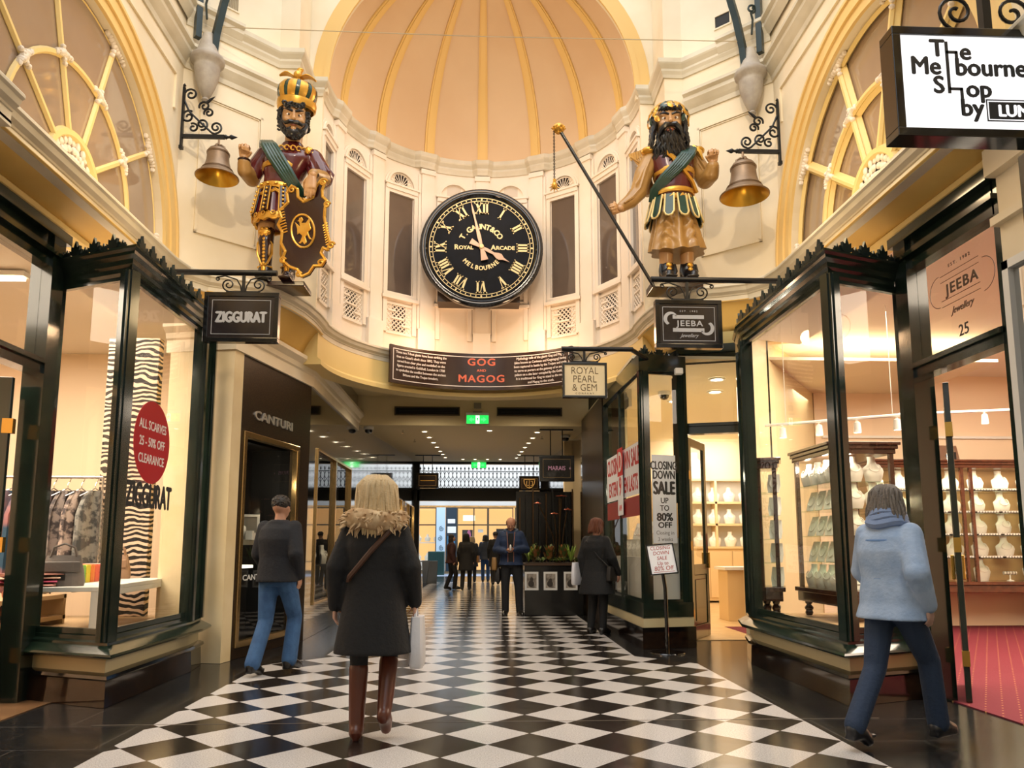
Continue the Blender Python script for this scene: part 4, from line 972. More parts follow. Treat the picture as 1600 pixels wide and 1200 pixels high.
# lower shelf unit with shoes and bags under/behind
t = thing('low_shelf', 'low pale wooden shelf unit under the clothes behind the white table', 'shelf', (-4.55, 7.6, .45))
b = B(); b.box(-.25, .25, -.6, .6, .26, .30); b.box(-.25, .25, -.6, .6, .05, .09); b.build('board', M_plat, t)
for sy in (-.57, .57): B().box(-.25, .25, sy-.02, sy+.02, 0, .30).build('side', M_plat, t)
bag('brown_handbag', 'brown soft bag lying on the low shelf under the white table', (-4.5, 7.3, .54), R_(80), '6b4436', .34, .14)
bag('rust_handbag', 'rust coloured bag on the top of the low wooden shelf', (-4.5, 7.75, .75), R_(70), '8a4a30', .34, .16)
# clothes rail
t = thing('clothes_rail', 'chrome hanging rail with garments along the back of the scarf shop', 'clothes rail', (-4.75, 8.85, .006))
b = B(); b.tube([(-1.3, 0, 2.02), (.42, 0, 2.02)], .016, 10); b.build('rail', M_chrome, t, smooth=True)
for x in (-1.3, .42): B().tube([(x, 0, 0), (x, 0, 2.02)], .014, 8).build('post', M_chrome, t, smooth=True)
gm = [('5a5a4a', 'c9b978', 'olive and gold patterned'), ('3a3a36', 'a89a60', 'black and gold patterned'), ('6d6a4a', 'd2c690', 'mustard leaf print'), ('4a4438', 'a39466', 'dark olive print'), ('d8917c', '1f4a63', 'pink fading to blue'), ('2a4a60', 'c0786a', 'blue fading to pink'), ('191516', '191516', 'plain black'), ('241e20', '3a2c30', 'dark wine'), ('8a7f7a', '3f3a3c', 'grey smudged'), ('b9a79c', '4d4546', 'pale grey and black'), ('45484a', '8d8d88', 'charcoal')]
for k, (c1, c2, nm) in enumerate(gm):
    x = -5.96+k*.155
    t = thing('hanging_garment', '%s garment on a hanger on the scarf shop rail' % nm, 'garment', (x, 8.85, 0), R_(68))
    m = mat('garment_%d' % k, c1, .8, c2=c2, scale=(1.2 if k in (4, 5) else 13), contrast=(.44, .56), bump=.3, bscale=20)
    b = B(); rings = []; rnd = random.Random(k)
    L_ = 1.0+.2*rnd.random()
    for i in range(9):
        v_ = i/8; z = 1.93-.06-v_*L_; hw = .21*(.45+.55*min(1, v_*5)) + .03*v_
        rings.append([(hw*math.cos(a)*(1+.05*math.sin(9*a)), (.035+.02*math.sin(6*a+k))*math.sin(a)+.01*math.sin(7*a), z+.02*math.sin(5*a)*v_) for a in [2*PI*j/28 for j in range(28)]])
    b.loft(rings); b.build('cloth', m, t, smooth=True)
    b = B(); b.tube([(-.2, 0, 1.80), (0, 0, 1.90), (.2, 0, 1.80)], .007, 5); b.tube([(0, 0, 1.90), (0, 0, 1.95), (.02, 0, 1.975), (.035, 0, 2.005), (.02, 0, 2.035), (-.012, 0, 2.04)], .005, 5); b.build('hanger', M_chrome, t, smooth=True)
t = thing('strip_light', 'long thin lit strip light under the scarf shop ceiling', 'ceiling light', (-5.4, 7.6, 3.95))
B().box(-.75, .75, -.04, .04, -.03, 0).build('tube', mat('strip_lit', 'fff0c8', .4, emit=5, ecol=(1, .86, .6)), t); B().box(-.78, .78, -.06, .06, 0, .05).build('housing', M_white, t)
t = thing('strip_light', 'long thin lit strip light nearer the scarf shop doorway', 'ceiling light', (-6.6, 6.2, 3.95)); B().box(-.75, .75, -.04, .04, -.03, 0).build('tube', MATS['strip_lit'], t); B().box(-.78, .78, -.06, .06, 0, .05).build('housing', M_white, t)

# ---- jewellery cabinets
M_wood = mat('red_brown_wood', '4a2314', .22, c2='5e2f1a', scale=12, coat=.4); M_woodd = mat('dark_walnut', '2c1810', .22, c2='3b2216', scale=12, coat=.4)
M_tray = mat('ring_tray_black', '17171a', .5); M_tick = mat('price_tags', 'f2efe8', .5)
M_back = mat('cabinet_lining', 'caa06c', .6)
def cabinet(name, label, loc, rz, W, D, z0, z1, nsh, posts, wood, foot, back=True):
    t = thing(name, label, 'display cabinet', loc, rz)
    b = B(); b.box(-.04, W+.04, -.04, D+.03, z1-.04, z1); b.box(-.02, W+.02, -.02, D+.02, z1-.09, z1-.04); b.box(-.06, W+.06, -.06, D+.04, z1, z1+.035); b.build('cornice', wood, t, bevel=.006)
    b = B(); b.box(-.05, W+.05, -.05, D+.03, z0-.05, z0); b.box(-.02, W+.02, -.02, D+.02, z0-.16, z0-.05); b.build('base', wood, t, bevel=.006)
    for x in posts:
        for y in ((0.02, D-.02) if x in (posts[0], posts[-1]) else (0.02,)):
            B().box(x-.022, x+.022, y-.022, y+.022, z0, z1-.08).build('upright', wood, t)
    hs = [(z0+(z1-z0-.1)*(k+1)/(nsh+1)) for k in range(nsh)]
    for h in hs: B().box(.01, W-.01, .03, D-.02, h-.005, h+.005).build('shelf', M_glassshelf, t)
    b = B(); b.box(.0, W, 0, .006, z0, z1-.09); b.build('front_pane', M_glass, t)
    b = B(); b.box(0, .006, .02, D-.02, z0, z1-.09); b.build('side_pane', M_glass, t)
    if back: B().box(.0, W, D-.02, D, z0, z1-.09).build('back_panel', M_back, t)
    for x in ([posts[0]+.05, posts[-1]-.05]+([posts[len(posts)//2]] if len(posts) > 2 else [])):
        for y in (.06, D-.06):
            hh = z0-.16-foot
            b = B(); b.lathe([(.03, 0), (.045, .03), (.03, .08), (.02, .1), (.045, hh*.4), (.05, hh*.55), (.025, hh*.75), (.04, hh*.85), (.045, hh)], (x, y, foot), 14); b.build('turned_leg', wood, t, smooth=True)
    return t, [z0]+[h+.005 for h in hs]
M_glassshelf = glass_mat('shelf_glass', tint=(.86, .93, .88))
jw = {}
def jewel(kind, p, rz, label, group, sc=1.0):
    key = kind
    if key not in jw:
        t = thing({'bust': 'necklace_bust', 'tray': 'ring_tray', 'board': 'necklace_board', 'stand': 'bracelet_stand'}[kind], label, 'jewellery display', p, rz, group)
        if kind == 'bust':
            b = B(); necklace_bust(b, (0, 0, 0), 1); b.build('bust', M_bust, t, smooth=True); b = B(); necklace(b, (0, 0, 0), 1); b.build('necklace', M_pearl, t, smooth=True)
        if kind == 'tray':
            b = B(); b.box(-.2, .2, -.05, .05, 0, .03); b.build('tray', M_tray, t)
            b = B()
            for k in range(8): b.box(-.185+k*.048, -.155+k*.048, -.06, -.03, .012, .042)
            b.build('price_tag', M_tick, t); b = B()
            for k in range(8): b.lathe([(.010, 0), (.008, .004), (.010, .0)], (-.17+k*.048, .01, .045), 8, M=Matrix.Rotation(PI/2, 4, 'X'))
            b.build('rings', M_brass, t)
        if kind == 'board':
            Mx = Matrix.Rotation(-.35, 4, 'X')
            b = B(); b.prism([(-.07, 0), (.07, 0), (.085, .1), (.07, .26), (-.07, .26), (-.085, .1)], 0, .012, Mx @ plane_M((0, 0, 0), (1, 0, 0))); b.build('board', M_bust, t)
            b = B(); b.tube([Mx @ Vector((.05*math.sin(a), -.02, .2-.07*(1+math.cos(a)))) for a in [R_(d) for d in range(-160, 161, 20)]], .006, 5); b.build('necklace', M_pearl, t, smooth=True)
        if kind == 'stand':
            b = B(); b.lathe([(.05, 0), (.05, .01), (.01, .02), (.01, .12)], seg=12); b.tube([(-.1, 0, .12), (.1, 0, .12)], .025, 10); b.build('stand', M_bust, t, smooth=True)
            b = B()
            for k in range(4): b.lathe([(.032, 0), (.030, .01), (.032, .0)], (-.07+k*.045, 0, .12), 12, M=Matrix.Rotation(PI/2, 4, 'Y'))
            b.build('bracelets', M_brass, t)
        if sc != 1: t.scale = (sc,)*3
        jw[key] = t; return t
    return dup(jw[key], p, rz, label, group, (sc, sc, sc))
ordn = ['bottom', 'second', 'third', 'fourth', 'top', 'uppermost']
# corner cabinet in the bay
tA, shA = cabinet('display_cabinet', 'dark walnut glazed corner cabinet of necklaces behind the big bay window', (3.72, 7.86, .45), R_(0), .68, .95, .33, 1.86, 4, [0.02, .66], M_woodd, .005, back=False)
for k, h in enumerate(shA):
    for j in range(4):
        pz = (3.72+.10+.0*j, 7.86+.14+j*.22, .45+h); knd = 'board' if k in (1, 2, 3) else 'bust'
        jewel(knd, pz, R_(-80) if j else R_(-50), 'cream necklace display on the %s shelf of the walnut bay cabinet, long side' % ordn[k], 'necklaces along the walnut bay cabinet', .9)
    for j in range(2):
        jewel('bust' if k > 1 else 'board', (3.72+.30+j*.22, 7.86+.14, .45+h), 0, 'cream necklace display on the %s shelf of the walnut bay cabinet, hall end' % ordn[k], 'necklaces at the hall end of the walnut cabinet', .95)
# second glazed case to the left of it, closer to the corner
tB, shB = cabinet('display_cabinet', 'slim walnut glazed case of hanging chains at the left of the walnut bay cabinet', (3.42, 8.62, .45), R_(68), .36, .22, .33, 1.78, 4, [0.02, .34], M_woodd, .005, back=False)
for k, h in enumerate(shB):
    jewel('board', (3.42+.02, 8.62+.14, .45+h), R_(-30), 'long necklace board on the %s shelf of the slim walnut case' % ordn[k], None, .9)
# long wall cabinet
tC, shC = cabinet('display_cabinet', 'long red-brown glazed wall cabinet of pearls at the back of the carpeted shop', (5.9, 11.2, 0), 0, 4.1, .55, .72, 2.52, 4, [0.03, 1.42, 1.56, 2.75, 2.88, 4.07], M_wood, .0)
for k, h in enumerate(shC):
    for j in range(10):
        x = 6.12+j*.40
        if k == 0 and j % 2: jewel('stand', (x, 11.45, h), 0, 'bracelet stand on the bottom shelf of the long red-brown cabinet', 'bracelet stands in the long cabinet'); continue
        jewel('bust', (x, 11.52, h), random.uniform(-.2, .2), 'cream necklace bust on the %s shelf of the long red-brown cabinet' % ordn[k], 'necklace busts on the %s shelf of the long cabinet' % ordn[k], 1.15)
        if k: jewel('tray', (x, 11.30, h), 0, 'black ring tray with white tags on the %s shelf of the long cabinet' % ordn[k], 'ring trays on the %s shelf of the long cabinet' % ordn[k], .92)
lamp('cabinet_glow', 'AREA', (7.9, 11.28, 2.38), 26, (1, .85, .62), .2, (R_(12), 0, 0)); bpy.data.objects['cabinet_glow'].data.shape = 'RECTANGLE'; bpy.data.objects['cabinet_glow'].data.size = 3.8; bpy.data.objects['cabinet_glow'].data.size_y = .1
lamp('bay_cabinet_fill', 'POINT', (3.98, 8.0, 2.18), 7, (1, .86, .66), .04)  # added fill light inside the bay cabinet, no fixture
for x_, y_ in ((3.79, 8.15), (3.79, 8.62), (3.35, 8.35)): lamp('bay_case_fill', 'POINT', (x_, y_, 2.15 if x_ > 3.5 else 2.5), 9, (1, .88, .7), .03)  # added fill lights without fixtures, brightening the dim necklace displays
for y_ in (7.3, 8.3): lamp('bay_window_spot', 'SPOT', (3.25, y_-.3, 3.6), 90, (1, .86, .66), .06, spot=R_(70), tgt=(3.85, y_+.3, 1.2))
for y_ in (6.9, 7.8): lamp('scarf_window_spot', 'SPOT', (-3.2, y_-.2, 3.6), 60, (1, .86, .68), .06, spot=R_(70), tgt=(-3.9, y_+.3, .9))
t = thing('silver_case', 'silver laptop-like case standing on top of the long red-brown cabinet', 'case', (7.28, 11.45, 2.56), .1)
B().box(-.2, .2, -.02, .02, 0, .26, Matrix.Rotation(-.25, 4, 'X')).build('body', M_chrome, t, bevel=.01); B().box(.02, .10, -.06, -.03, .0, .14).build('label', mat('black_tag', '161616', .5), t)
# track lights
def track(name, label, p0, p1, n):
    t = thing(name, label, 'track light', p0)
    d = Vector(p1)-Vector(p0); b = B(); b.tube([(0, 0, 0), d], .018, 6); b.build('rail', M_white, t)
    for k in (0.15, .85):
        B().tube([d*k, d*k+Vector((0, 0, 4.02-p0[2]))], .004, 4).build('hanger', M_white, t)
    for k in range(n):
        q = d*((k+.5)/n); b = B(); b.lathe([(.02, .05), (.035, .04), (.045, -.08), (.04, -.08)], q+Vector((0, 0, -.09)), 12); b.tube([q, q+Vector((0, 0, -.05))], .01, 6); b.build('lamp_head', M_white, t, smooth=True)
        B().lathe([(.001, 0), (.04, 0)], q+Vector((0, 0, -.165)), 12).build('lamp', M_lit, t)
    return t
track('track_light', 'white track with lamp heads over the walnut bay cabinet', (3.5, 9.1, 2.72), (4.9, 8.2, 2.72), 4)
track('track_light', 'white track with spot heads over the carpet in the jewellery shop', (5.6, 9.8, 3.0), (8.2, 9.0, 3.0), 4)
# ---- closing-down shop: shelves, counter, window display
M_sh = mat('pale_maple', 'e4c594', .35); M_shw = mat('shelf_white_back', 'e9e4d8', .5)
t = thing('maple_shelving', 'pale maple wall shelving with cupboards at the back of the closing-down shop', 'shelving', (5.4, 17.3, 0))
b = B(); b.box(-1.3, 1.3, -.3, .28, 0.05, 1.20); b.build('cupboard', M_sh, t)
for k in range(5): B().box(-1.3+k*.52+.01, -1.3+(k+1)*.52-.01, -.325, -.3, .12, 1.14).build('cupboard_door', M_sh, t, bevel=.006)
B().box(-1.34, 1.34, -.34, .28, 1.2, 1.25).build('counter_top', M_sh, t)
B().box(-1.3, 1.3, .24, .28, 1.25, 2.75).build('back_panel', M_shw, t)
for z in (1.72, 2.22, 2.75): B().box(-1.3, 1.3, -.1, .28, z, z+.05).build('shelf', M_sh, t)
for x in (-1.3, 0, 1.3): B().box(x-.025, x+.025, -.1, .28, 1.25, 2.75).build('divider', M_sh, t)
for k, z in enumerate((1.25, 1.77, 2.27)):
    for j in range(7): jewel('bust', (4.3+j*.36, 17.32, z), 0, 'cream necklace bust on the %s row of the maple shelves' % ['lower', 'middle', 'upper'][k], 'busts on the %s row of the maple shelves' % ['lower', 'middle', 'upper'][k], 1.15)
jewel('bust', (4.95, 17.3, 2.8), 0, 'gold necklace bust alone on top of the maple shelving', None, 2.1)
lamp('pearl_shelf_glow', 'AREA', (5.2, 16.6, 3.2), 45, (1, .93, .82), 1.8, (R_(40), 0, 0))
t = thing('counter', 'pale wooden shop counter beside the maroon customer', 'counter', (4.7, 13.0, 0)); B().box(-.55, .5, -.25, .25, 0, .85).build('body', M_sh, t, bevel=.01); B().box(-.6, .55, -.3, .3, .85, .9).build('top', M_white, t)
# window display
t = thing('window_display', 'stepped cream window display with lit jewellery in the closing-down bay', 'window display', (2.35, 10.8, .55))
B().box(-.22, .22, -1.1, 1.1, .0, .55).build('front_panel', mat('display_white_panel', 'e6e0d6', .5), t); B().box(-.05, .22, -1.1, 1.1, .55, .8).build('step', M_bust, t)
B().box(.20, .22, -1.1, 1.1, .8, 1.25).build('backboard', M_disp, t)
for k in range(7):
    jewel('bust', (2.22, 9.95+k*.28, 1.10), R_(-70), 'cream bust low on the front ledge of the closing-down window', 'busts on the front ledge of the closing-down window', .8)
    jewel('board', (2.38, 9.95+k*.28, 1.35), R_(-70), 'necklace board on the step of the closing-down window', 'boards on the step of the closing-down window', 1.0)
lamp('pearl_window_glow', 'POINT', (2.25, 10.4, 2.2), 9, (1, .9, .7), .06); lamp('pearl_window_glow', 'POINT', (2.25, 11.4, 2.2), 9, (1, .9, .7), .06)
# ================================================================ CLOCK
M_dial = mat('clock_dial_black', '070a10', .6, c2='0d121c', scale=6, spec=.15); M_cream_gold = mat('cream_gold_leaf', 'f3dca0', .45); M_hand = mat('rose_gold_hand', 'b3937c', .4, metal=.3)
def text_into(b, s, size, M, ext=.003, bold=0.0, sx=1.0, align='CENTER', space=1.0, line=1.0, shear=0.0, fn=None):
    o = text(s, size, Matrix.Identity(4), M_white, None, 'tmp', ext, bold, sx, align, shear, space, line)
    me = o.data; vs = [Vector(v.co) for v in me.vertices]
    if fn: vs = [fn(v) for v in vs]
    vs = [M @ v for v in vs]
    b.add(vs, [tuple(p.vertices) for p in me.polygons]); bpy.data.objects.remove(o); bpy.data.meshes.remove(me)
def arc_text(b, s, size, r, a_mid, M, step=None, top=True, z=0, bold=.002, sx=1.0, big=()):
    n = len(s); step = step or size*.72/r
    for i, ch in enumerate(s):
        if ch == ' ': continue
        k = i-(n-1)/2
        a = a_mid-k*step if top else a_mid+k*step
        rot = a-PI/2 if top else a+PI/2
        Mc = M @ Matrix.Translation((r*math.cos(a), r*math.sin(a), z)) @ Matrix.Rotation(rot, 4, 'Z')
        text_into(b, ch, size*(1.3 if i in big else 1), Mc, .003, bold, sx)
CR = .99; CZ = 5.985
clock = thing('wall_clock', 'large round black clock with cream Roman numerals on the curved apse wall', 'clock', (-.01, 11.62, CZ))
M = plane_M((0, 0, 0), (1, 0, 0))
Mz_ = M  # local: x right, y up, z to viewer
b = B(); b.lathe([(.001, -.12), (CR*.93, -.12), (CR*.97, -.10), (CR, -.06), (CR, .0), (CR*.985, .035), (CR*.96, .05), (CR*.935, .05), (CR*.925, .04), (CR*.915, .055), (CR*.90, .055), (CR*.885, .03), (CR*.87, .015)], seg=72, M=M)
b.build('case', M_black, clock, smooth=True, ang=50)
b = B(); b.lathe([(.001, .012), (CR*.88, .012)], seg=72, M=M); dial = b.build('dial', M_dial, clock)
b = B()
for r0, r1 in ((.835, .846), (.785, .794)):
    b.lathe([(CR*r0, .012), (CR*r0, .018), (CR*r1, .018), (CR*r1, .012)], seg=72, M=M)
for k in range(60):
    a = 2*PI*k/60; q = .013 if k % 5 else .02
    b.prism([(CR*.815*math.cos(a)+q*math.cos(a+j*PI/2)*(1.25 if j % 2 == 0 else .8), CR*.815*math.sin(a)+q*math.sin(a+j*PI/2)*(1.25 if j % 2 == 0 else .8)) for j in range(4)], .012, .018, M)
b.build('minute_track', M_cream_gold, dial)
def numeral(s, ang):
    b = B(); H = .20; Mn = M @ Matrix.Rotation(-ang, 4, 'Z') @ Matrix.Translation((0, CR*.665, 0)) @ Matrix.Diagonal((1, 1, 1, 1))
    wds = {'I': .048, 'V': .115, 'X': .125}; tot = sum(wds[c] for c in s); x = -tot/2
    def seg(x0, y0, x1, y1, w_):
        b.prism([(x0-w_/2, y0), (x0+w_/2, y0), (x1+w_/2, y1), (x1-w_/2, y1)], .012, .02, Mn)
    def serif(xc, y, w_):
        d = -1 if y > 0 else 1
        b.prism([(xc-w_/2, y), (xc+w_/2, y), (xc+w_/2, y+d*.010), (xc+w_*.22, y+d*.026), (xc-w_*.22, y+d*.026), (xc-w_/2, y+d*.010)], .012, .02, Mn)
    h = H/2
    for c in s:
        w_ = wds[c]; xc = x+w_/2
        if c == 'I': seg(xc, -h, xc, h, .030); serif(xc, h, .058); serif(xc, -h, .058)
        if c == 'V': seg(xc, -h, xc-.038, h, .034); seg(xc, -h, xc+.040, h, .012); serif(xc-.038, h, .066); serif(xc+.040, h, .046)
        if c == 'X':
            seg(xc+.042, -h, xc-.042, h, .036); seg(xc-.044, -h, xc+.044, h, .012)
            serif(xc-.042, h, .07); serif(xc+.046, h, .048); serif(xc+.042, -h, .07); serif(xc-.046, -h, .048)
        x += w_
    b.build('numeral', M_cream_gold, dial)
for k, s in enumerate(('XII', 'I', 'II', 'III', 'IIII', 'V', 'VI', 'VII', 'VIII', 'IX', 'X', 'XI')): numeral(s, 2*PI*k/12)
b = B()
arc_text(b, 'T.GAUNT&CO', .125, .345, PI/2+.03, M, step=.225, z=.014, bold=.005, sx=.95)
text_into(b, 'R', .115, M @ Matrix.Translation((-.40, 0, .014)), bold=.004); text_into(b, 'OYAL', .085, M @ Matrix.Translation((-.362, -.006, .014)), bold=.004, align='LEFT', sx=1.05)
text_into(b, 'A', .115, M @ Matrix.Translation((.19, 0, .014)), bold=.004); text_into(b, 'RCADE', .085, M @ Matrix.Translation((.232, -.006, .014)), bold=.004, align='LEFT', sx=1.1)
arc_text(b, 'MELBOURNE', .10, .345, -PI/2-.02, M, step=.205, top=False, z=.014, bold=.004, sx=.9)
b.build('dial_lettering', M_cream_gold, dial)
def hand(nm, ang, pts, z):
    b = B(); Mh = M @ Matrix.Rotation(-ang, 4, 'Z'); b.prism(pts, z, z+.012, Mh); b.build(nm, M_hand, clock, bevel=.002)
hand('hour_hand', R_(119), [(-.02, 0), (-.028, .12), (-.02, .22), (-.05, .29), (-.055, .34), (-.02, .40), (0, .52), (.02, .40), (.055, .34), (.05, .29), (.02, .22), (.028, .12), (.02, 0), (.05, -.20), (-.05, -.20)], .035)
hand('minute_hand', R_(-13), [(-.022, 0), (-.032, .18), (-.014, .45), (-.018, .60), (0, .80), (.018, .60), (.014, .45), (.032, .18), (.022, 0), (.06, -.23), (-.06, -.23)], .052)
b = B(); b.lathe([(.001, .082), (.028, .08), (.038, .07), (.04, .03)], seg=20, M=M); b.build('hand_boss', M_cream_gold, clock, smooth=True)
b = B(); b.box(-.70, .62, -.86, .1, -.45, -.12, M); b.build('mounting_box', mat('clock_mount', '3a2c20', .5), clock)

# ================================================================ CURVED SIGN
M_maroon = mat('sign_maroon', '2a1614', .25, coat=.3); M_orange = mat('sign_orange', 'd9694a', .5); M_swhite = mat('sign_white', 'e8e0d8', .5)
SR, SC = 2.03, 10.0
def bend(v):  # local u along arc, v up, w towards centre
    a = v.x/SR; r = SR-v.z
    return Vector((r*math.sin(a), SC+r*math.cos(a), v.y))
gs = thing('curved_sign', 'long curved dark brown board reading GOG AND MAGOG under the clock', 'sign', (0, 12.03, 4.05))
hs = R_(44.2)*SR; zb, zt2 = 3.745, 4.345
def bslab(b, u0, u1, v0, v1, w0, w1, n=24):
    rings = []
    for i in range(n+1):
        u = u0+(u1-u0)*i/n
        rings.append([bend(Vector((u, v, w_))) for v, w_ in ((v0, w0), (v1, w0), (v1, w1), (v0, w1))])
    b.loft(rings)
b = B(); bslab(b, -hs, hs, zb, zt2, -.02, .02, 36); b.build('board', M_maroon, gs, world=True, smooth=True, ang=30)
b = B()
for q in ((-hs+.05, hs-.05, zb+.05, zb+.062), (-hs+.05, hs-.05, zt2-.062, zt2-.05)): bslab(b, *q, .02, .023)
for u in (-hs+.05, hs-.062): bslab(b, u, u+.012, zb+.05, zt2-.05, .02, .023, 2)
b.build('border_line', M_swhite, gs, world=True)
b = B(); I4 = Matrix.Identity(4)
text_into(b, 'GOG', .165, I4, .003, .006, 1.15, fn=lambda v: bend(Vector((v.x, v.y+4.20, v.z+.024))), space=1.15)
text_into(b, 'AND', .055, I4, .003, .003, 1.2, fn=lambda v: bend(Vector((v.x, v.y+4.065, v.z+.024))), space=1.1)
text_into(b, 'MAGOG', .165, I4, .003, .006, 1.15, fn=lambda v: bend(Vector((v.x, v.y+3.925, v.z+.024))), space=1.15)
for u, w_, z in ((-.28, .5, 4.20), (.28, .5, 4.20)): pass
b.build('title_lettering', M_orange, gs, world=True)
b = B()
LT = ['These two 7-foot giants have been striking the', "time on Gaunt's clock since 1892. They were", 'carved from clear pine and modelled on the', 'figures erected in Guildhall, London in 1708', 'to symbolise the conflict between the ancient', 'Britons and the Trojan invaders.']
RT = ['Mythology tells of the giants Gog and Magog', '(also known as Corineus and Gogmagog) having', 'been captured in battle by the Trojans and made', 'to serve as porters at the gateway of an ancient', 'palace on a site later occupied by the Guildhall.', 'It is traditional for Gog to stand to the north', 'and Magog to the south.']
for k, s in enumerate(LT): text_into(b, s, .056, I4, .002, .001, .84, fn=lambda v, z=4.24-k*.07: bend(Vector((v.x-1.02, v.y+z, v.z+.023))))
for k, s in enumerate(RT): text_into(b, s, .056, I4, .002, .001, .84, fn=lambda v, z=4.245-k*.066: bend(Vector((v.x+1.0, v.y+z, v.z+.023))))
b.build('story_lettering', M_swhite, gs, world=True)

# ================================================================ HANGING SIGNS
M_face = mat('sign_face_dark', '231c1c', .18, coat=.5); M_silver = mat('sign_silver', 'b9bcc2', .35, metal=.2)
M_lite = mat('lightbox_white', 'f7f8fb', .4, emit=.85, ecol=(.96, .97, 1)); M_ink = mat('sign_ink', '2a2a2c', .5)
def scrolls(b, M, w_=.30, h=.17, r=.008, flipy=1):
    for s in (-1, 1):
        p = spiral((s*w_*.36, h*.42*flipy), h*.40, h*.08, R_(-90), R_(-90+s*(-1)*-540), 26)
        p = [(s*abs(0)+x, y) for x, y in p]
        b.tube([M @ Vector((x, y, 0)) for x, y in p], r, 5)
        q = [(s*.02, 0), (s*.03, h*.35), (s*.07, h*.75), (s*w_*.45, h*.98), (s*w_*.62, h*.9)]
        b.tube([M @ Vector((x, y*flipy, 0)) for x, y in q], r, 5)
        e = spiral((s*w_*.62, h*.78*flipy), h*.13, h*.04, R_(90), R_(90-s*420), 12)
        b.tube([M @ Vector((x, y, 0)) for x, y in e], r*.9, 5)
def hang_sign(name, label, c, w_, h, face, deco, pole=None, rods=None, d=.09, fr=.045):
    t = thing(name, label, 'hanging sign', (c[0], c[1], c[2])); Ms = plane_M((0, 0, 0), (1, 0, 0))
    b = B(); ring_frame(b, -w_/2, w_/2, -h/2, h/2, fr, -d/2, d/2, Ms); b.build('frame', M_black, t, bevel=.004)
    fc = B().box(-w_/2+fr, w_/2-fr, -h/2+fr, h/2-fr, -d/2+.012, d/2-.012, Ms).build('face', face, t)
    Mf_ = Ms @ Matrix.Translation((0, 0, d/2-.011)); deco(fc, Mf_, w_-2*fr, h-2*fr)
    if pole:
        x0, x1, zp = pole
        b = B(); b.tube([(x0, 0, zp), (x1, 0, zp)], .030, 12); b.build('pole', M_iron, t, smooth=True)
        b = B(); scrolls(b, Ms @ Matrix.Translation((0, h/2+.02, 0)), .42, zp-.03-h/2-.02); b.cb((0, 0, (h/2+zp)/2), (.03, .02, zp-h/2)); b.box(-.17, .17, -.015, .015, h/2, h/2+.022); b.build('scroll_bracket', M_iron, t, smooth=True)
    if rods:
        zp, gap = rods
        b = B()
        for s in (-1, 1): b.tube([(s*gap/2, 0, h/2), (s*gap/2, 0, zp)], .012, 6)
        b.build('rod', M_iron, t); B().box(-gap*1.4, gap*1.4, -.03, .03, zp-.02, zp).build('ceiling_plate', M_iron, t)
    return t
def border(t, Mf_, w_, h, m, ins=.04, th=.005):
    b = B(); ring_frame(b, -w_/2+ins, w_/2-ins, -h/2+ins, h/2-ins, th, 0, .002, Mf_); b.build('border_line', m, t)
def d_zig(t, M, w_, h):
    border(t, M, w_, h, M_silver, .035); b = B(); text_into(b, 'ZIGGURAT', .155, M @ Matrix.Translation((.0, -.005, 0)), .002, .009, .66, space=1.0); b.build('lettering', M_silver, t)
def jeeba_logo(b, M, k=1.0, fill=True):
    if fill:
        b.prism([(-.17*k, .055*k), (.16*k, .055*k), (.16*k, .095*k), (-.17*k, .095*k)], 0, .002, M); b.prism([(-.17*k, -.045*k), (.16*k, -.045*k), (.16*k, -.085*k), (-.17*k, -.085*k)], 0, .002, M)
        for s in (1, -1):
            cx, cy = -.19*k*s, (.055 if s == 1 else -.045)*k
            o = [(cx+.075*k*math.cos(a)*1, cy+.075*k*math.sin(a)*s) for a in [R_(30+210*i/16) for i in range(17)]]
            i_ = [(cx+s*.012*k+.05*k*math.cos(a), cy-.004*k*s+.052*k*math.sin(a)*s) for a in [R_(240-205*i/16) for i in range(17)]]
            if s == -1:
                o = [(-x+2*0, y) for x, y in [(-(cx)+0+(x-cx)*1*1-0, y) for x, y in o]]
                o = [(cx-(.075*k*math.cos(a)), cy-.075*k*math.sin(a)) for a in [R_(30+210*i/16) for i in range(17)]]
                i_ = [(cx-(.012*k+.05*k*math.cos(a)), cy-(.052*k*math.sin(a))+.004*k) for a in [R_(240-205*i/16) for i in range(17)]]
            b.prism(o+i_, 0, .002, M)
    text_into(b, 'JEEBA', .085*k, M @ Matrix.Translation((.01*k, .003*k, 0)), .002, .002*k, 1.15, space=1.15)
    text_into(b, 'Jewellery', .055*k, M @ Matrix.Translation((.0, -.125*k, 0)), .002, .0, .9, shear=.5)
    text_into(b, 'EST. 1982', .026*k, M @ Matrix.Translation((.0, .135*k, 0)), .002, .0, 1.2, space=1.5)
def d_jeeba(t, M, w_, h):
    border(t, M, w_, h, M_silver, .03); b = B(); jeeba_logo(b, M, 1.0); b.build('lettering', M_silver, t)
M_creamface = mat('sign_face_cream', 'e9d7ae', .3, coat=.3)
def d_pearl(t, M, w_, h):
    b = B()
    for k, s in enumerate(('ROYAL', 'PEARL', '& GEM')): text_into(b, s, .125, M @ Matrix.Translation((0, .115-.105*k, 0)), .002, -.0015, .85)
    text_into(b, 'COMPANY', .03, M @ Matrix.Translation((0, -.165, 0)), .002, -.0003, 1.0, space=1.9)
    b.build('lettering', mat('bronze_ink', '5a4526', .5), t)
def d_marais(t, M, w_, h):
    border(t, M, w_, h, mat('gold_line', '8a6f3c', .4), .03, .006); b = B(); text_into(b, 'MARAIS', .12, M, .002, .002, .85); b.prism([(.245, 0), (.265, .025), (.285, 0), (.265, -.03)], 0, .002, M); b.build('lettering', mat('pink_ink', 'b88ab0', .5), t)
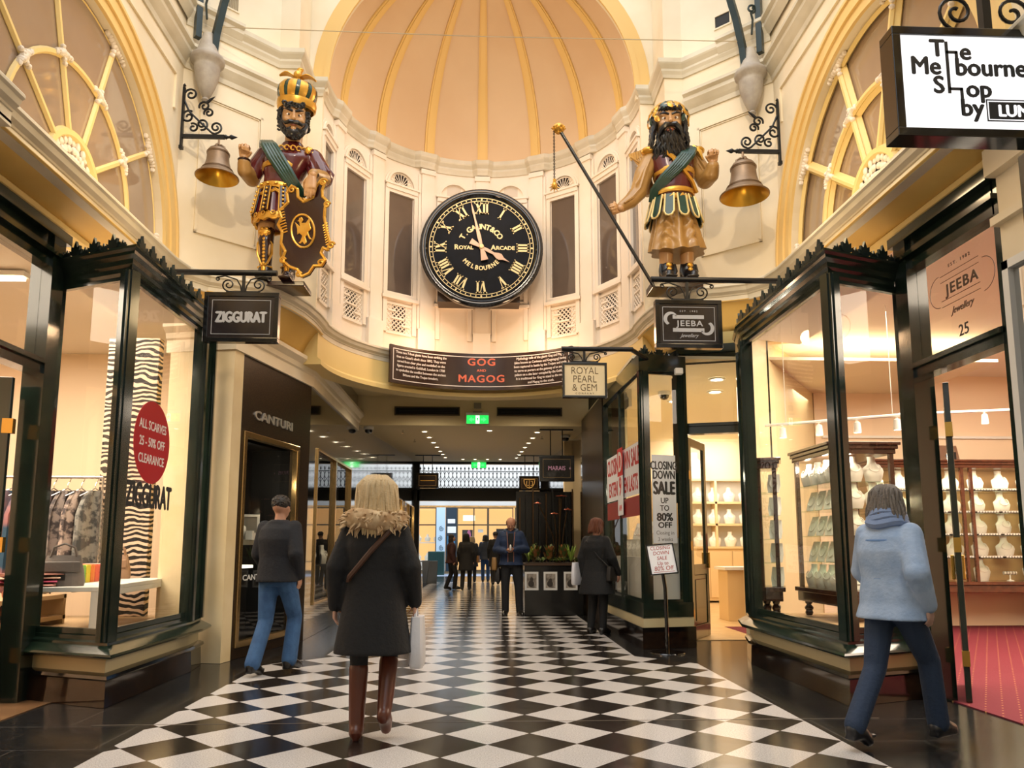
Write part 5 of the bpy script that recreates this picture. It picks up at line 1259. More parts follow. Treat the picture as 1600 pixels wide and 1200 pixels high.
def d_line(t, M, w_, h):
    border(t, M, w_, h, mat('gold_line', '8a6f3c', .4), .03, .008); b = B(); b.box(-.22, .22, -.012, .012, 0, .003, M); b.build('gold_name_line', M_gold, t)
def d_crest(t, M, w_, h):
    border(t, M, w_, h, MATS['gold_line'], .03, .006)
    b = B(); ro = [(-.17, .12), (.17, .12), (.16, .0), (.10, -.10), (0, -.15), (-.10, -.10), (-.16, 0)]
    for i in range(len(ro)): 
        a, c_ = ro[i], ro[(i+1) % len(ro)]; b.tube([M @ Vector((*a, .003)), M @ Vector((*c_, .003))], .012, 4)
    b.tube([M @ Vector((0, .1, .003)), M @ Vector((0, -.13, .003))], .01, 4); b.tube([M @ Vector((-.08, .08, .003)), M @ Vector((-.09, -.06, .003)), M @ Vector((-.02, -.06, .003))], .01, 4); b.tube([M @ Vector((.04, .07, .003)), M @ Vector((.10, .06, .003)), M @ Vector((.10, -.06, .003)), M @ Vector((.04, -.06, .003))], .01, 4)
    b.build('gold_crest', mat('crest_gold', 'd8b06a', .4), t)
hang_sign('hanging_sign', 'dark framed hanging sign reading ZIGGURAT below the crowned giant', (-2.445, 7.6, 3.55), .75, .52, M_face, d_zig, pole=(-.70, .335, .48))
hang_sign('hanging_sign', 'dark framed hanging sign reading JEEBA below the wreathed giant', (2.155, 7.6, 3.535), .70, .515, M_face, d_jeeba, pole=(-.38, .97, .49))
hang_sign('hanging_sign', 'cream hanging sign reading ROYAL PEARL & GEM beside the curved board', (1.255, 9.0, 3.245), .545, .435, M_creamface, d_pearl, pole=(-.28, .60, .395), fr=.028, d=.07)
B().tube([(.58, 0, .395), (.90, .50, .395)], .028, 10).build('wall_stub', M_iron, [o for o in COL.objects if o.name.startswith('hanging_sign')][-1], smooth=True)
hang_sign('hanging_sign', 'dark marbled hanging sign reading MARAIS on two rods in the passage', (1.51, 15.0, 2.79), .70, .52, mat('dark_marbled_face', '1b1a1c', .15, c2='4b4a4c', scale=3, contrast=(.55, .7), coat=.5), d_marais, rods=(.79, .24))
hang_sign('hanging_sign', 'small dark sign with a gold line, hanging left in front of the street grille', (-1.65, 23.5, 3.28), .68, .47, M_face, d_line, rods=(.80, .28))
hang_sign('hanging_sign', 'small dark sign with a gold shield crest, hanging right before the street grille', (1.51, 23.5, 3.2), .64, .46, M_face, d_crest, rods=(.88, .28))
# lit white shop sign
def d_melb(t, M, w_, h):
    Z0, X0 = 3.905, 2.99
    def T(b, s, x, z, size, al='LEFT', bold=.0022, sx=.98): text_into(b, s, size, M @ Matrix.Translation((x-X0, z-Z0, 0)), .002, bold, sx, align=al)
    b = B()
    T(b, 'T', 2.600, 4.112, .15, bold=.005); T(b, 'e', 2.776, 4.095, .15, bold=.005); T(b, 'Me', 2.478, 4.000, .155, sx=.93, bold=.005); T(b, 'bourne', 2.742, 3.997, .155, sx=.95, bold=.005)
    T(b, 'S', 2.605, 3.882, .15, bold=.005); T(b, 'op', 2.797, 3.862, .15, bold=.005); T(b, 'by', 2.757, 3.745, .15, bold=.005)
    for x0, z0, z1 in ((2.690, 3.835, 4.16), (2.747, 3.955, 4.10), (2.762, 3.70, 3.87)): b.box(x0-X0, x0-X0+.019, z0-Z0, z1-Z0, 0, .002, M)
    for x0, x1, z in ((2.695, 2.762, 4.093), (2.70, 2.777, 3.863)): b.box(x0-X0, x1-X0, z-Z0-.009, z-Z0+.009, 0, .002, M)
    b.build('lettering', M_ink, t)
    b = B(); Ml = M @ Matrix.Translation((3.11-X0, 3.735-Z0, 0)); ring_frame(b, -.2, .2, -.068, .068, .007, 0, .002, Ml); b.box(-.185, .185, -.053, .053, 0, .0015, Ml); b.build('logo_panel', M_ink, t)
    b = B(); text_into(b, 'LUMBI', .10, Ml @ Matrix.Translation((0, -.005, .0015)), .001, .004, .95); b.build('logo_lettering', M_lite, t)
ms = hang_sign('lit_shop_sign', 'large white lit sign in a black box reading The Melbourne Shop by', (2.99, 4.03, 3.905), 1.23, .68, M_lite, d_melb, d=.14, fr=.05)
b = B(); Ms = plane_M((0, 0, 0), (1, 0, 0)); b.box(-.3, .3, .34, .36, -.02, .02, Ms); b.box(-.025, .025, .36, 1.2, -.025, .025, Ms); b.build('hanger', M_iron, ms)
b = B()
for s in (-1, 1):
    for (cx, cy, r0, a0, tn) in ((s*.17, .49, .12, -90, 560), (s*.40, .66, .085, 90, -500), (s*.1, .72, .08, -60, 480)):
        b.tube([Ms @ Vector((x, y, 0)) for x, y in spiral((cx, cy), r0, .02, R_(a0), R_(a0+s*tn), 26)], .011, 6)
b.build('scroll_bracket', M_iron, ms, smooth=True)
o = B().box(-.045, .045, -.045, .045, 0, 3.56).build('sign_post', M_green, loc=(3.26, 4.12, 0), bevel=.01); tag(o, 'dark green square post under the white lit shop sign at the right edge', 'post')

# ---- posters and stickers on the glass
t = thing('round_sticker', 'round red window sticker reading ALL SCARVES 25 - 50% OFF CLEARANCE', 'sticker', (-2.935, 6.86, 2.15))
Mst = plane_M((-2.930, 6.86, 2.17), (0, 1, 0))
Mst = Matrix(((0, 0, 1, -2.945), (1, 0, 0, 6.85), (0, 1, 0, 2.16), (0, 0, 0, 1)))
b = B(); b.prism([(.37*math.cos(2*PI*k/48), .37*math.sin(2*PI*k/48)) for k in range(48)], 0, .003, Mst); b.build('disc', mat('sticker_red', 'b51a26', .4), t, world=True)
b = B()
for k, s in enumerate(('ALL SCARVES', '25 - 50% OFF', 'CLEARANCE')): text_into(b, s, .115, Mst @ Matrix.Translation((0, .14-.15*k, .003)), .001, .002, .82)
b.build('lettering', M_white, t, world=True)
o = text('ZIGGURAT', .30, Mst @ Matrix.Translation((.02, -.49, 0)), M_ink, None, 'window_lettering', .001, .012, .62); tag(o, 'black capital letters reading ZIGGURAT on the bay glass below the red sticker', 'window lettering')
# jewellery shop transom lettering
Mtr = Matrix(((0, 0, -1, 3.748), (-1, 0, 0, 5.57), (0, 1, 0, 3.28), (0, 0, 0, 1)))
b = B(); jeeba_logo(b, Mtr, 1.45, False); 
for q in ((-.25, .23, .085, .09), (-.25, .23, .135, .14), (-.25, .23, -.12, -.115), (-.25, .23, -.07, -.065)): b.box(q[0], q[1], q[2], q[3], 0, .001, Mtr)
for s in (-1, 1):
    b.tube([Mtr @ Vector((x, y, 0)) for x, y in arc((s*.27, s*-.02), .13, R_(90 if s < 0 else -90), R_(270 if s < 0 else 90), 14)], .003, 4)
o = b.build('transom_lettering', mat('thin_brown_ink', '4a3a2c', .5)); tag(o, 'thin brown lettering reading JEEBA Jewellery on the transom glass of the jewellery doorway', 'window lettering')
o = text('25', .13, Mtr @ Matrix.Translation((.0, -.37, 0)), M_ink, None, 'house_number', .001, .002, 1); tag(o, 'black street number 25 on the transom glass', 'house number')
# closing down banner on the narrow pane
pd = Vector((.52, .12, 0)).normalized(); Mb = plane_M((2.33, 9.535, 1.83), pd)
t = thing('sale_banner', 'tall white paper banner reading CLOSING DOWN SALE UP TO 80% OFF', 'poster', (2.33, 9.53, 1.83))
b = B(); b.box(-.165, .165, -.55, .57, 0, .003, Mb); b.build('paper', mat('poster_paper', 'e6e8ee', .6), t, world=True)
b = B()
for s, z, sz, bo, sx in (('CLOSING', .43, .15, .004, .58), ('DOWN', .31, .15, .004, .62), ('SALE', .14, .23, .010, .62), ('UP', -.015, .10, .002, .9), ('TO', -.11, .10, .002, .9), ('80%', -.225, .14, .006, .95), ('OFF', -.325, .10, .004, 1.1)):
    text_into(b, s, sz, Mb @ Matrix.Translation((0, z, .003)), .001, bo, sx)
text_into(b, 'Closing in', .07, Mb @ Matrix.Translation((0, -.42, .003)), .001, -.0005, .9); text_into(b, '3 weeks', .07, Mb @ Matrix.Translation((0, -.50, .003)), .001, -.0005, .9)
b.build('lettering', M_ink, t, world=True)
tag(B().box(-.08, .08, -.95+.15, -.85+.15, 0, .003, Mb).build('card_sticker', mat('card_blue', '2b62a8', .5)), 'small blue and white card sticker under the tall white banner', 'sticker')
Mr = Matrix(((-.032, 0, -1, 2.030), (-1, 0, .032, 10.72), (0, 1, 0, 2.14), (0, 0, 0, 1)))
Mr = plane_M((2.022, 10.72, 2.14), (.026, -1, 0))
t = thing('sale_poster', 'long red and white sale poster reading CLOSING DOWN SALE on the side glass', 'poster', (2.02, 10.72, 2.1))
b = B(); b.box(-1.12, 1.12, -.22, .46, 0, .003, Mr); b.build('paper', MATS['poster_paper'], t, world=True)
b = B(); b.box(-1.12, 1.12, -.50, -.24, 0, .004, Mr); b.build('red_band', mat('poster_red_band', '8e1418', .5), t, world=True)
b = B(); text_into(b, 'CLOSING   WN SALE', .34, Mr @ Matrix.Translation((0, .28, .003)), .001, .01, .68); text_into(b, 'EXTENDE    EN LASTS', .30, Mr @ Matrix.Translation((0, -.06, .003)), .001, .01, .66); b.build('lettering', mat('poster_red', 'b3161c', .5), t, world=True)
t = thing('sale_strip', 'narrow bright red and white strip with a large D and 9 over the long poster', 'poster', (2.0, 10.72, 2.1))
b = B(); b.box(-.17, .17, .10, .50, .03, .034, Mr); b.build('red_panel', mat('poster_bright_red', 'cc1a1e', .5), t, world=True)
b = B(); b.box(-.17, .17, -.46, .10, .03, .034, Mr); b.build('white_panel', MATS['poster_paper'], t, world=True)
b = B(); text_into(b, 'D', .40, Mr @ Matrix.Translation((0, .29, .034)), .001, .012, .8); b.build('white_letter', M_white, t, world=True)
b = B(); text_into(b, '9', .38, Mr @ Matrix.Translation((0, -.06, .034)), .001, .012, .8); text_into(b, 'AW', .12, Mr @ Matrix.Translation((0, -.36, .034)), .001, .004, .9); b.build('red_letter', MATS['poster_bright_red'], t, world=True)
# floor standing sign
t = thing('sign_stand', 'black floor stand holding a tilted handwritten CLOSING DOWN SALE board', 'sign stand', (2.20, 9.05, 0), R_(-8))
b = B(); b.lathe([(.001, 0), (.21, 0), (.20, .012), (.03, .02), (.001, .02)], seg=28); b.build('base', M_black, t, smooth=True)
b = B(); b.tube([(0, 0, .01), (.0, 0, .4), (-.005, .01, .75), (-.03, .0, .93)], .022, 8); b.build('pole', M_black, t, smooth=True)
Mq = plane_M((-.04, -.04, 1.09), (1, .25, .08), (-.12, .25, 1)); b = B(); ring_frame(b, -.17, .17, -.185, .185, .014, -.012, .012, Mq); b.build('frame', M_black, t)
B().box(-.16, .16, -.175, .175, -.006, .003, Mq).build('paper', MATS['poster_paper'], t)
b = B()
for k, (s, sz) in enumerate((('CLOSING', .062), ('DOWN', .062), ('SALE', .062), ('Up to', .062), ('80% Off', .075))): text_into(b, s, sz, Mq @ Matrix.Translation((0, .135-.062*k, .004)), .001, .0, .95, shear=.15)
b.build('lettering', mat('handwritten_red', 'a5362e', .5), t)
B().box(-.13, .13, -.155, -.15, .003, .004, Mq).build('underline', MATS['handwritten_red'], t)
# box-shaped white camera under the mid bay corner
tag(B().box(-.05, .05, -.04, .04, -.04, .04).build('corner_camera', M_white, loc=(2.53, 9.42, 3.47), bevel=.01), 'small white box camera at the corner of the narrow closing-down bay', 'security camera')

# ================================================================ BELLS ON SCROLL BRACKETS
M_bell = mat('bell_bronze', '86705a', .45, metal=.5, c2='96806a', scale=7); M_bellin = mat('bell_gilt_inside', 'c99a35', .3, metal=.8)
def bell(nm, label, c, R):
    t = thing(nm, label, 'bell', c)
    k = R
    pr = [(.02, 1.42), (.30, 1.42), (.42, 1.38), (.48, 1.28), (.50, 1.22), (.505, 1.0), (.53, .75), (.60, .5), (.68, .34), (.72, .27), (.80, .16), (.93, .06), (1.0, .0), (1.0, -.03), (.97, -.05)]
    b = B(); b.lathe([(r*k, z*k) for r, z in pr], seg=36); b.build('body', M_bell, t, smooth=True, ang=60)
    b = B(); b.lathe([(.97*k, -.05*k), (.86*k, .06*k), (.7*k, .25*k), (.52*k, .6*k), (.46*k, 1.1*k), (.02, 1.3*k)], seg=36); b.build('inside', M_bellin, t, smooth=True)
    b = B()
    for zz, rr in ((1.20, .515), (1.14, .512), (.30, .72), (.36, .69)): b.lathe([(rr*k, (zz-.015)*k), ((rr+.02)*k, zz*k), (rr*k, (zz+.015)*k)], seg=36)
    b.build('moulding', M_bell, t, smooth=True)
    b = B()
    for a in range(4): b.tube([(.25*k*math.cos(a*PI/2), .25*k*math.sin(a*PI/2), 1.4*k), (.28*k*math.cos(a*PI/2), .28*k*math.sin(a*PI/2), 1.52*k), (.12*k*math.cos(a*PI/2), .12*k*math.sin(a*PI/2), 1.62*k), (0, 0, 1.58*k)], .05*k, 6)
    b.tube([(0, 0, 1.4*k), (0, 0, 1.9*k)], .05*k, 6); b.build('crown', M_bell, t, smooth=True)
    return t
def bracket(nm, label, c, s, L, Hh):
    """c: foot of the wall bar; s=+1 points right"""
    t = thing(nm, label, 'bracket', c)
    b = B(); b.box(-.012, .012, -.02, .02, -.12, Hh); b.lathe([(.001, 0), (.02, .02), (.001, .05)], (0, 0, Hh), 8); b.box(-.02, .02, -.025, .025, -.16, -.12); b.build('wall_bar', M_iron, t)
    b = B(); b.box(min(0, s*L), max(0, s*L), -.018, .018, -.022, .022); b.lathe([(.018, 0), (.03, .015), (.018, .03), (.014, .05), (.03, .08), (.001, .15)], (s*L, 0, 0), 8, M=Matrix.Rotation(s*PI/2, 4, 'Y')); b.build('arm', M_iron, t)
    b = B(); P = lambda x, z: Vector((s*x, 0, z))
    k = L/.55
    b.tube([P(.01, Hh*.72), P(.08*k, Hh*.5), P(.22*k, Hh*.30), P(.38*k, .05), P(.44*k, .03)], .013, 6)
    for cx, cz, r, a0, tn in ((.09, Hh*.85/k, .065, 160, -470), (.27, .42, .055, -160, -470), (.07, .27, .07, 60, 480), (.25, .17, .062, -100, 500), (.33, .33, .05, 200, -480), (.43, .13, .062, -90, 520), (.14, .12, .05, 120, -420)):
        b.tube([P(x, z) for x, z in spiral((cx*k, cz*k), r*k*1.3, .018*k, R_(a0), R_(a0+tn), 26)], .0125, 5)
    b.tube([P(.30*k, .47*k), P(.35*k, .52*k), P(.40*k, .56*k)], [.02, .016, .003], 6)
    b.build('scrollwork', M_iron, t, smooth=True); return t
bracket('bell_bracket', 'black scrolled iron bell bracket on the wall left of the crowned giant', (-3.535, 8.5, 6.02), 1, .50, .62)
bell('bell', 'smaller bronze bell hanging left of the crowned giant', (-3.10, 8.5, 5.52), .245)
bracket('bell_bracket', 'black scrolled iron bell bracket on the wall right of the wreathed giant', (3.535, 8.35, 5.90), -1, .50, .64)
bell('bell', 'larger bronze bell hanging right of the wreathed giant', (3.07, 8.30, 5.32), .285)

# ================================================================ ROOF RIBS, URNS, TIE ROD
for s, nm in ((-1, 'left'), (1, 'right')):
    t = thing('urn_corbel', 'grey stone urn corbel carrying the %s iron roof rib' % ('crowned giant side' if s < 0 else 'wreathed giant side'), 'corbel', (s*3.33, 8.62, 6.72))
    b = B(); b.lathe([(.001, -.22), (.03, -.20), (.05, -.17), (.03, -.14), (.06, -.10), (.10, .0), (.135, .12), (.15, .24), (.15, .28), (.19, .31), (.20, .35), (.19, .38), (.15, .40), (.13, .45), (.10, .55), (.07, .68), (.001, .70)], seg=28); b.build('urn', mat('grey_stone', '9b9288', .5, c2='b0a89c', scale=8, bump=.2), t, smooth=True, ang=60)
    t = thing('roof_rib', 'dark iron arched roof rib with scrollwork rising on the %s side' % ('crowned giant' if s < 0 else 'wreathed giant'), 'roof rib', (s*3.3, 8.6, 7.25))
    b = B(); P = lambda x, z: Vector((s*x, 8.6, z))
    pts = [P(3.26, 7.15), P(3.24, 7.4), P(3.17, 7.8), P(3.05, 8.3), P(2.80, 9.0), P(2.35, 9.8), P(1.6, 10.6), P(.6, 11.1), P(0, 11.2)]
    b.tube(pts, .055, 4); b.build('arch', M_irong, t, world=True)
    b = B(); b.tube([P(3.46, 7.35), P(3.47, 11.2)], .05, 4); b.build('post', M_irong, t, world=True)
    b = B()
    for cx, cz, r in ((3.37, 7.95, .06), (3.33, 8.25, .09), (3.27, 8.6, .12), (3.2, 9.05, .15)):
        b.tube([P(x, z) for x, z in spiral((cx, cz), r, .02, R_(-90), R_(430), 22)], .014, 5)
    b.tube([P(3.36, 7.6), P(3.38, 7.8), P(3.36, 7.9)], .014, 5); b.build('scrollwork', M_irong, t, world=True, smooth=True)
o = B().tube([(-3.22, 8.6, 7.5), (0, 8.6, 7.47), (3.22, 8.6, 7.5)], .006, 5).build('tie_rod', mat('pale_steel', 'b9a98c', .4)); tag(o, 'thin pale steel tie rod stretched across in front of the dome', 'rod')
# ================================================================ FIGURE HELPERS
def oval(c, rx, ry, n=20, sq=1.0, rot=0):
    out = []
    for k in range(n):
        a = 2*PI*k/n; x = rx*math.copysign(abs(math.cos(a))**sq, math.cos(a)); y = ry*math.copysign(abs(math.sin(a))**sq, math.sin(a))
        out.append(Vector((c[0]+x*math.cos(rot)-y*math.sin(rot), c[1]+x*math.sin(rot)+y*math.cos(rot), c[2])))
    return out
def trunk(b, rows, n=22, sq=.85, rot=0):
    b.loft([oval((x, y, z), rx, ry, n, sq, rot) for x, y, z, rx, ry in rows])
def chain(b, pts, rs, seg=10):
    """limb of smooth taper with rounded ends"""
    P = [Vector(p) for p in pts]; out = []; rr = []
    for i in range(len(P)-1):
        for k in range(4):
            t = k/4; out.append(P[i].lerp(P[i+1], t)); rr.append(rs[i]+(rs[i+1]-rs[i])*t)
    out.append(P[-1]); rr.append(rs[-1])
    b.tube(out, rr, seg); b.ell(P[0], rs[0], seg, 6); b.ell(P[-1], rs[-1], seg, 6)
    for i in range(1, len(P)-1): b.ell(P[i], rs[i]*1.02, seg, 6)
def handm(b, wrist, d, palm_n, side, size=.19, curl=.5, fist=False):
    """palm, five fingers; d = direction of fingers, palm_n = the way the palm faces, side = thumb side"""
    w_ = Vector(wrist); d = Vector(d).normalized(); n = Vector(palm_n); n = (n-d*n.dot(d)).normalized(); s = d.cross(n).normalized()
    if s.dot(Vector(side)) < 0: s = -s
    k = size/.19
    pl = .095*k
    b.loft([[w_+d*(pl*t)+s*(a*.040*k*wd)+n*(c_*.014*k) for a, c_ in ((-1, -.6), (-.5, -1), (.5, -1), (1, -.6), (1, .6), (.5, 1), (-.5, 1), (-1, .6))] for t, wd in ((-.1, .6), (.15, .8), (.6, 1.02), (1.0, 1.05))])
    lens = [.066, .076, .072, .056]
    for i in range(4):
        off = (1-i*.667)*.033*k; base = w_+d*(pl*(.97-.05*abs(i-1.3)))+s*off
        L = lens[i]*k; p = [base]; a = curl*(.6+.12*i) if not fist else 1.45
        cur = d.copy(); q = base.copy(); ang = 0
        for j, fr_ in enumerate((.45, .30, .25)):
            ang += a*(.7 if j == 0 else 1.0) if not fist else (1.35 if j < 2 else .6)
            cur = d*math.cos(ang)+n*math.sin(ang); q = q+cur*(L*fr_*(1.0 if not fist else 1.15)); p.append(q.copy())
        b.tube(p, [.0095*k, .009*k, .0082*k, .0065*k], 8); b.ell(p[-1], .0068*k, 7, 4)
        for z in p[1:-1]: b.ell(z, .0092*k, 7, 4)
    t0 = w_+d*(pl*.25)+s*.030*k+n*.004*k
    t1 = t0+(s*.6+d*.6+n*.5).normalized()*.038*k; t2 = t1+((d*.9+n*.6-s*.05) if not fist else (d*.2+n*.5-s*1.0)).normalized()*.032*k; t3 = t2+((d*.8+n*.5-s*.2) if not fist else (-s*1.0+n*.2)).normalized()*.024*k
    b.tube([t0, t1, t2, t3], [.014*k, .012*k, .010*k, .0075*k], 8); b.ell(t1, .012*k, 7, 4); b.ell(t3, .0078*k, 7, 4)
def head_mesh(b, c, r, R, long=1.0, big=1.0):
    """c centre of skull, r head half-width, R rotation matrix; face looks along -Y"""
    X = Matrix.Translation(c) @ R.to_4x4() @ Matrix.Diagonal((r, r, r, 1)); old = b.X; b.X = X
    b.ell((0, .15, .25), (1.0, 1.18, 1.12), 20, 14)            # cranium
    trunk(b, [(0, -.42, -1.28*long, .34, .26), (0, -.36, -1.18*long, .50, .50), (0, -.28, -.9*long, .72, .72), (0, -.15, -.5, .86, .88), (0, -.05, 0, .93, 1.0), (0, 0, .5, .92, 1.02)], 20, .9)
    b.ell((0, -1.05, -.98*long), (.26, .18, .18))              # chin
    for s in (-1, 1):
        b.ell((s*.50, -.78, -.25), (.30, .24, .24)); b.ell((s*.98, .12, -.05), (.10, .22, .34), 8, 8)   # cheeks, ears
        b.ell((s*.36, -.92, .34), (.34, .16, .10))                   # brow ridge
    b.tube([(0, -.98, .30), (0, -1.14, .0), (0, -1.34, -.26), (0, -1.26, -.38)], [.12, .14, .18, .12], 8)
    for s in (-1, 1): b.ell((s*.15, -1.14, -.34), (.13, .14, .11))
    b.ell((0, -1.0, -.62), (.30, .14, .07)); b.ell((0, -.98, -.74), (.26, .14, .08))   # lips
    b.X = old
def eyes(parent, c, r, R, iris='3a2a1c', glare=False, big=1.0):
    X = Matrix.Translation(c) @ R.to_4x4() @ Matrix.Diagonal((r, r, r, 1))
    b = B(); b.X = X
    for s in (-1, 1): b.ell((s*.37, -.88, .10), (.19*big, .13, .12*big), 12, 8)
    e = b.build('eye', mat('eye_white', 'efe6d8', .25), parent, smooth=True)
    b = B(); b.X = X
    for s in (-1, 1): b.ell((s*.37, -.99, .09), (.075*big, .035, .08*big), 10, 6)
    b.build('iris', mat('iris_'+iris, iris, .2), e, smooth=True)
# ================================================================ THE TWO GIANTS
M_sskin = mat('painted_wood_skin', 'b98a5a', .38, c2='c99b69', scale=5, coat=.25); M_sblack = mat('painted_wood_black_hair', '131215', .3, coat=.3)
M_smaroon = mat('painted_maroon', '4c1418', .22, c2='5d1c20', scale=4, coat=.5); M_sgold = mat('carved_gilding', 'd49a36', .3, metal=.6, c2='e3b252', scale=8)
M_sgreen = mat('painted_sash_green', '14352d', .3, c2='1c4438', scale=6, coat=.3); M_sbrown = mat('painted_shield_brown', '2a100e', .2, coat=.5)
M_stan = mat('painted_tan_cloth', 'a07840', .38, c2='b68c50', scale=4, coat=.2); M_slip = mat('painted_lip', '9c5a44', .4)
def curly(b, c, r, R, pts, rad, rnd):
    for p in pts:
        q = Vector(p)
        for j in range(3):
            o = Vector((rnd.uniform(-.08, .08), rnd.uniform(-.06, .06), rnd.uniform(-.08, .08)))
            a0 = rnd.uniform(0, 6); ctr = q+o
            sp = [ctr+Vector((math.cos(a0+t*.9)*(rad*1.3-t*rad*.16), -.02*t, math.sin(a0+t*.9)*(rad*1.3-t*rad*.16))) for t in range(7)]
            b.tube(sp, [rad*.55]*4+[rad*.45, rad*.35, rad*.2], 6)
def tassets(b, c, rx, ry, z0, z1, flare, n, w_, th, a_off=0, arcdeg=360):
    """hanging strips round a waist"""
    for i in range(n):
        a = a_off+R_(arcdeg)*i/n
        t = Vector((-math.sin(a)*rx, math.cos(a)*ry, 0)).normalized(); o = Vector((math.cos(a), math.sin(a), 0))
        rows = []
        for k in range(6):
            f = k/5; z = z0+(z1-z0)*f; g = 1+flare*f
            p = Vector((c[0]+math.cos(a)*rx*g, c[1]+math.sin(a)*ry*g, z)); ww = w_*(1 if k < 5 else .75)*(1+.15*f)
            if k == 5: p.z += 0.0
            rows.append([p-t*ww, p-t*ww*.8+o*th, p+t*ww*.8+o*th, p+t*ww])
        b.loft(rows)
def bandring(b, c, rx, ry, z, h, th=.012, n=32, tilt=0, sc=0):
    rows = []
    for k in range(n+1):
        a = 2*PI*k/n; cx, cy = math.cos(a), math.sin(a); dz = tilt*cx+(abs(math.sin(a*sc/2))*-.03 if sc else 0)
        rows.append([Vector((c[0]+cx*(rx+o), c[1]+cy*(ry+o), z+zz+dz)) for o, zz in ((-.02, 0), (th*.6, 0), (th, h*.5), (th*.6, h), (-.02, h))])
    b.loft(rows, False)
def statue_base(nm, t, w_, h, x=0):
    B().box(x-w_, x+w_, -.12, .26, -h, 0).build('base_block', M_sbrown, t, bevel=.008)

# ---------- crowned giant (viewer's left)
g = thing('giant_statue', 'painted wooden giant with gold crown, black beard and dark oval-crested shield', 'statue', (-2.44, 8.72, 4.31))
g.scale = (1, 1, .97)
statue_base('b', g, .32, .06, .05)
rnd = random.Random(3)
HR = Euler((R_(14), 0, R_(14))).to_matrix(); hc = (.17, -.10, 2.08); hr = .155
b = B(); head_mesh(b, hc, hr, HR, 1.0); trunk(b, [(.13, 0, 1.66, .13, .11), (.15, -.02, 1.78, .10, .10), (.165, -.04, 1.92, .10, .11)])
# forearms and hands are one body with the head through the torso core
trunk(b, [(.03, 0, .95, .17, .14), (.05, 0, 1.2, .18, .14), (.08, 0, 1.45, .22, .16), (.12, 0, 1.64, .24, .14), (.14, 0, 1.72, .12, .10)])
chain(b, [(-.20, 0, 1.66), (-.32, .02, 1.38), (-.36, -.16, 1.40), (-.36, -.22, 1.50)], [.085, .085, .075, .055])
chain(b, [(.42, 0, 1.62), (.55, -.06, 1.34), (.50, -.42, 1.19)], [.085, .08, .055])
for s, x in ((-1, -.13), (1, .14)): chain(b, [(x*.9, 0, .92), (x, -.03, .56), (x, .02, .12)], [.12, .085, .06])
b.build('body', M_sskin, g, fuse=.014)
b = B(); handm(b, (-.365, -.22, 1.49), (.1, -.12, 1), (.15, -1, 0), (.6, -.8, 0), .30, fist=True); b.build('raised_fist', M_sskin, g, fuse=.009)
b = B(); handm(b, (.49, -.44, 1.17), (-.10, -.02, -1), (-.05, 1, -.1), (-1, 0, 0), .31, curl=.25); b.build('lowered_hand', M_sskin, g, fuse=.009)
eyes(g, hc, hr, HR, '3a2412', big=1.05)
Xh = Matrix.Translation(hc) @ HR.to_4x4() @ Matrix.Diagonal((hr, hr, hr, 1))
b = B(); b.X = Xh
for s in (-1, 1):
    e_ = B(); e_.X = Xh; e_.tube([(s*.10, -1.06, .36), (s*.36, -1.10, .44), (s*.70, -.84, .52)], [.09, .10, .04], 6); e_.build('eyebrow', M_sblack, g, smooth=True)
    b.tube([(s*.02, -1.22, -.50), (s*.30, -1.28, -.52), (s*.62, -1.05, -.62), (s*.88, -.85, -.40)], [.14, .17, .13, .04], 8)   # moustache
b.build('moustache', M_sblack, g, smooth=True)
b = B(); b.X = Xh; b.tube([(-.22, -1.13, -.72), (0, -1.18, -.70), (.22, -1.13, -.72)], [.04, .07, .04], 6); b.build('lips', M_slip, g, smooth=True)
b = B(); b.X = Xh
b.ell((0, -.72, -1.22), (.62, .50, .55)); b.ell((0, .35, .15), (1.08, 1.0, 1.0))
for s in (-1, 1): b.tube([(s*.90, -.25, .1), (s*.92, -.35, -.5), (s*.70, -.6, -1.0), (s*.3, -.85, -1.45)], [.2, .22, .28, .25], 8)
P_ = [(x*.2, -.98+abs(x)*.06, z) for x in (-3, -2, -1, 0, 1, 2, 3) for z in (-1.05, -1.3, -1.55) if not (abs(x) > 2 and z < -1.4)]
curly(b, hc, hr, HR, P_, .13, rnd)
P_ = [(s*.98, y, z) for s in (-1, 1) for y in (-.35, .1, .5) for z in (.5, .15, -.25, -.6)]+[(x*.24, -.98, .82+.05*(x % 2)) for x in (-3, -2, -1, 0, 1, 2, 3)]
curly(b, hc, hr, HR, P_, .15, rnd)
b.build('curly_hair_and_beard', M_sblack, g, smooth=True)
# crown
Xc = Matrix.Translation((.175, -.02, 2.24)) @ Euler((R_(8), R_(3), 0)).to_matrix().to_4x4()
b = B(); b.X = Xc; b.lathe([(.205, 0), (.228, .02), (.235, .07), (.232, .105), (.205, .12), (.19, .06)], seg=32); cb_ = b.build('crown_band', M_sgold, g, smooth=True)
b = B(); b.X = Xc; n = 30
pr = [(.20, .11), (.222, .15), (.235, .21), (.228, .27), (.19, .32), (.12, .355), (.03, .365)]
for k in range(n):
    b.cur = 1 if (k % 3 == 2) else 0
    rows = [[Vector((r*(1+.03*(1 if b.cur else 0))*math.cos(2*PI*(k+j*.5+i*.16)/n), r*(1+.03*(1-b.cur))*math.sin(2*PI*(k+j*.5+i*.16)/n), z)) for j in range(3)] for i, (r, z) in enumerate(pr)]
    b.loft(rows, False, False)
b.build('crown_cap', [M_sgold, M_sgreen], cb_, smooth=True)
b = B(); b.X = Xc
b.tube([(0, 0, .36), (0, -.02, .40), (.0, .0, .47), (.02, 0, .52)], [.05, .03, .035, .03], 8); b.ell((0, -.03, .44), (.045, .05, .05)); b.ell((.02, 0, .52), (.035, .03, .02))
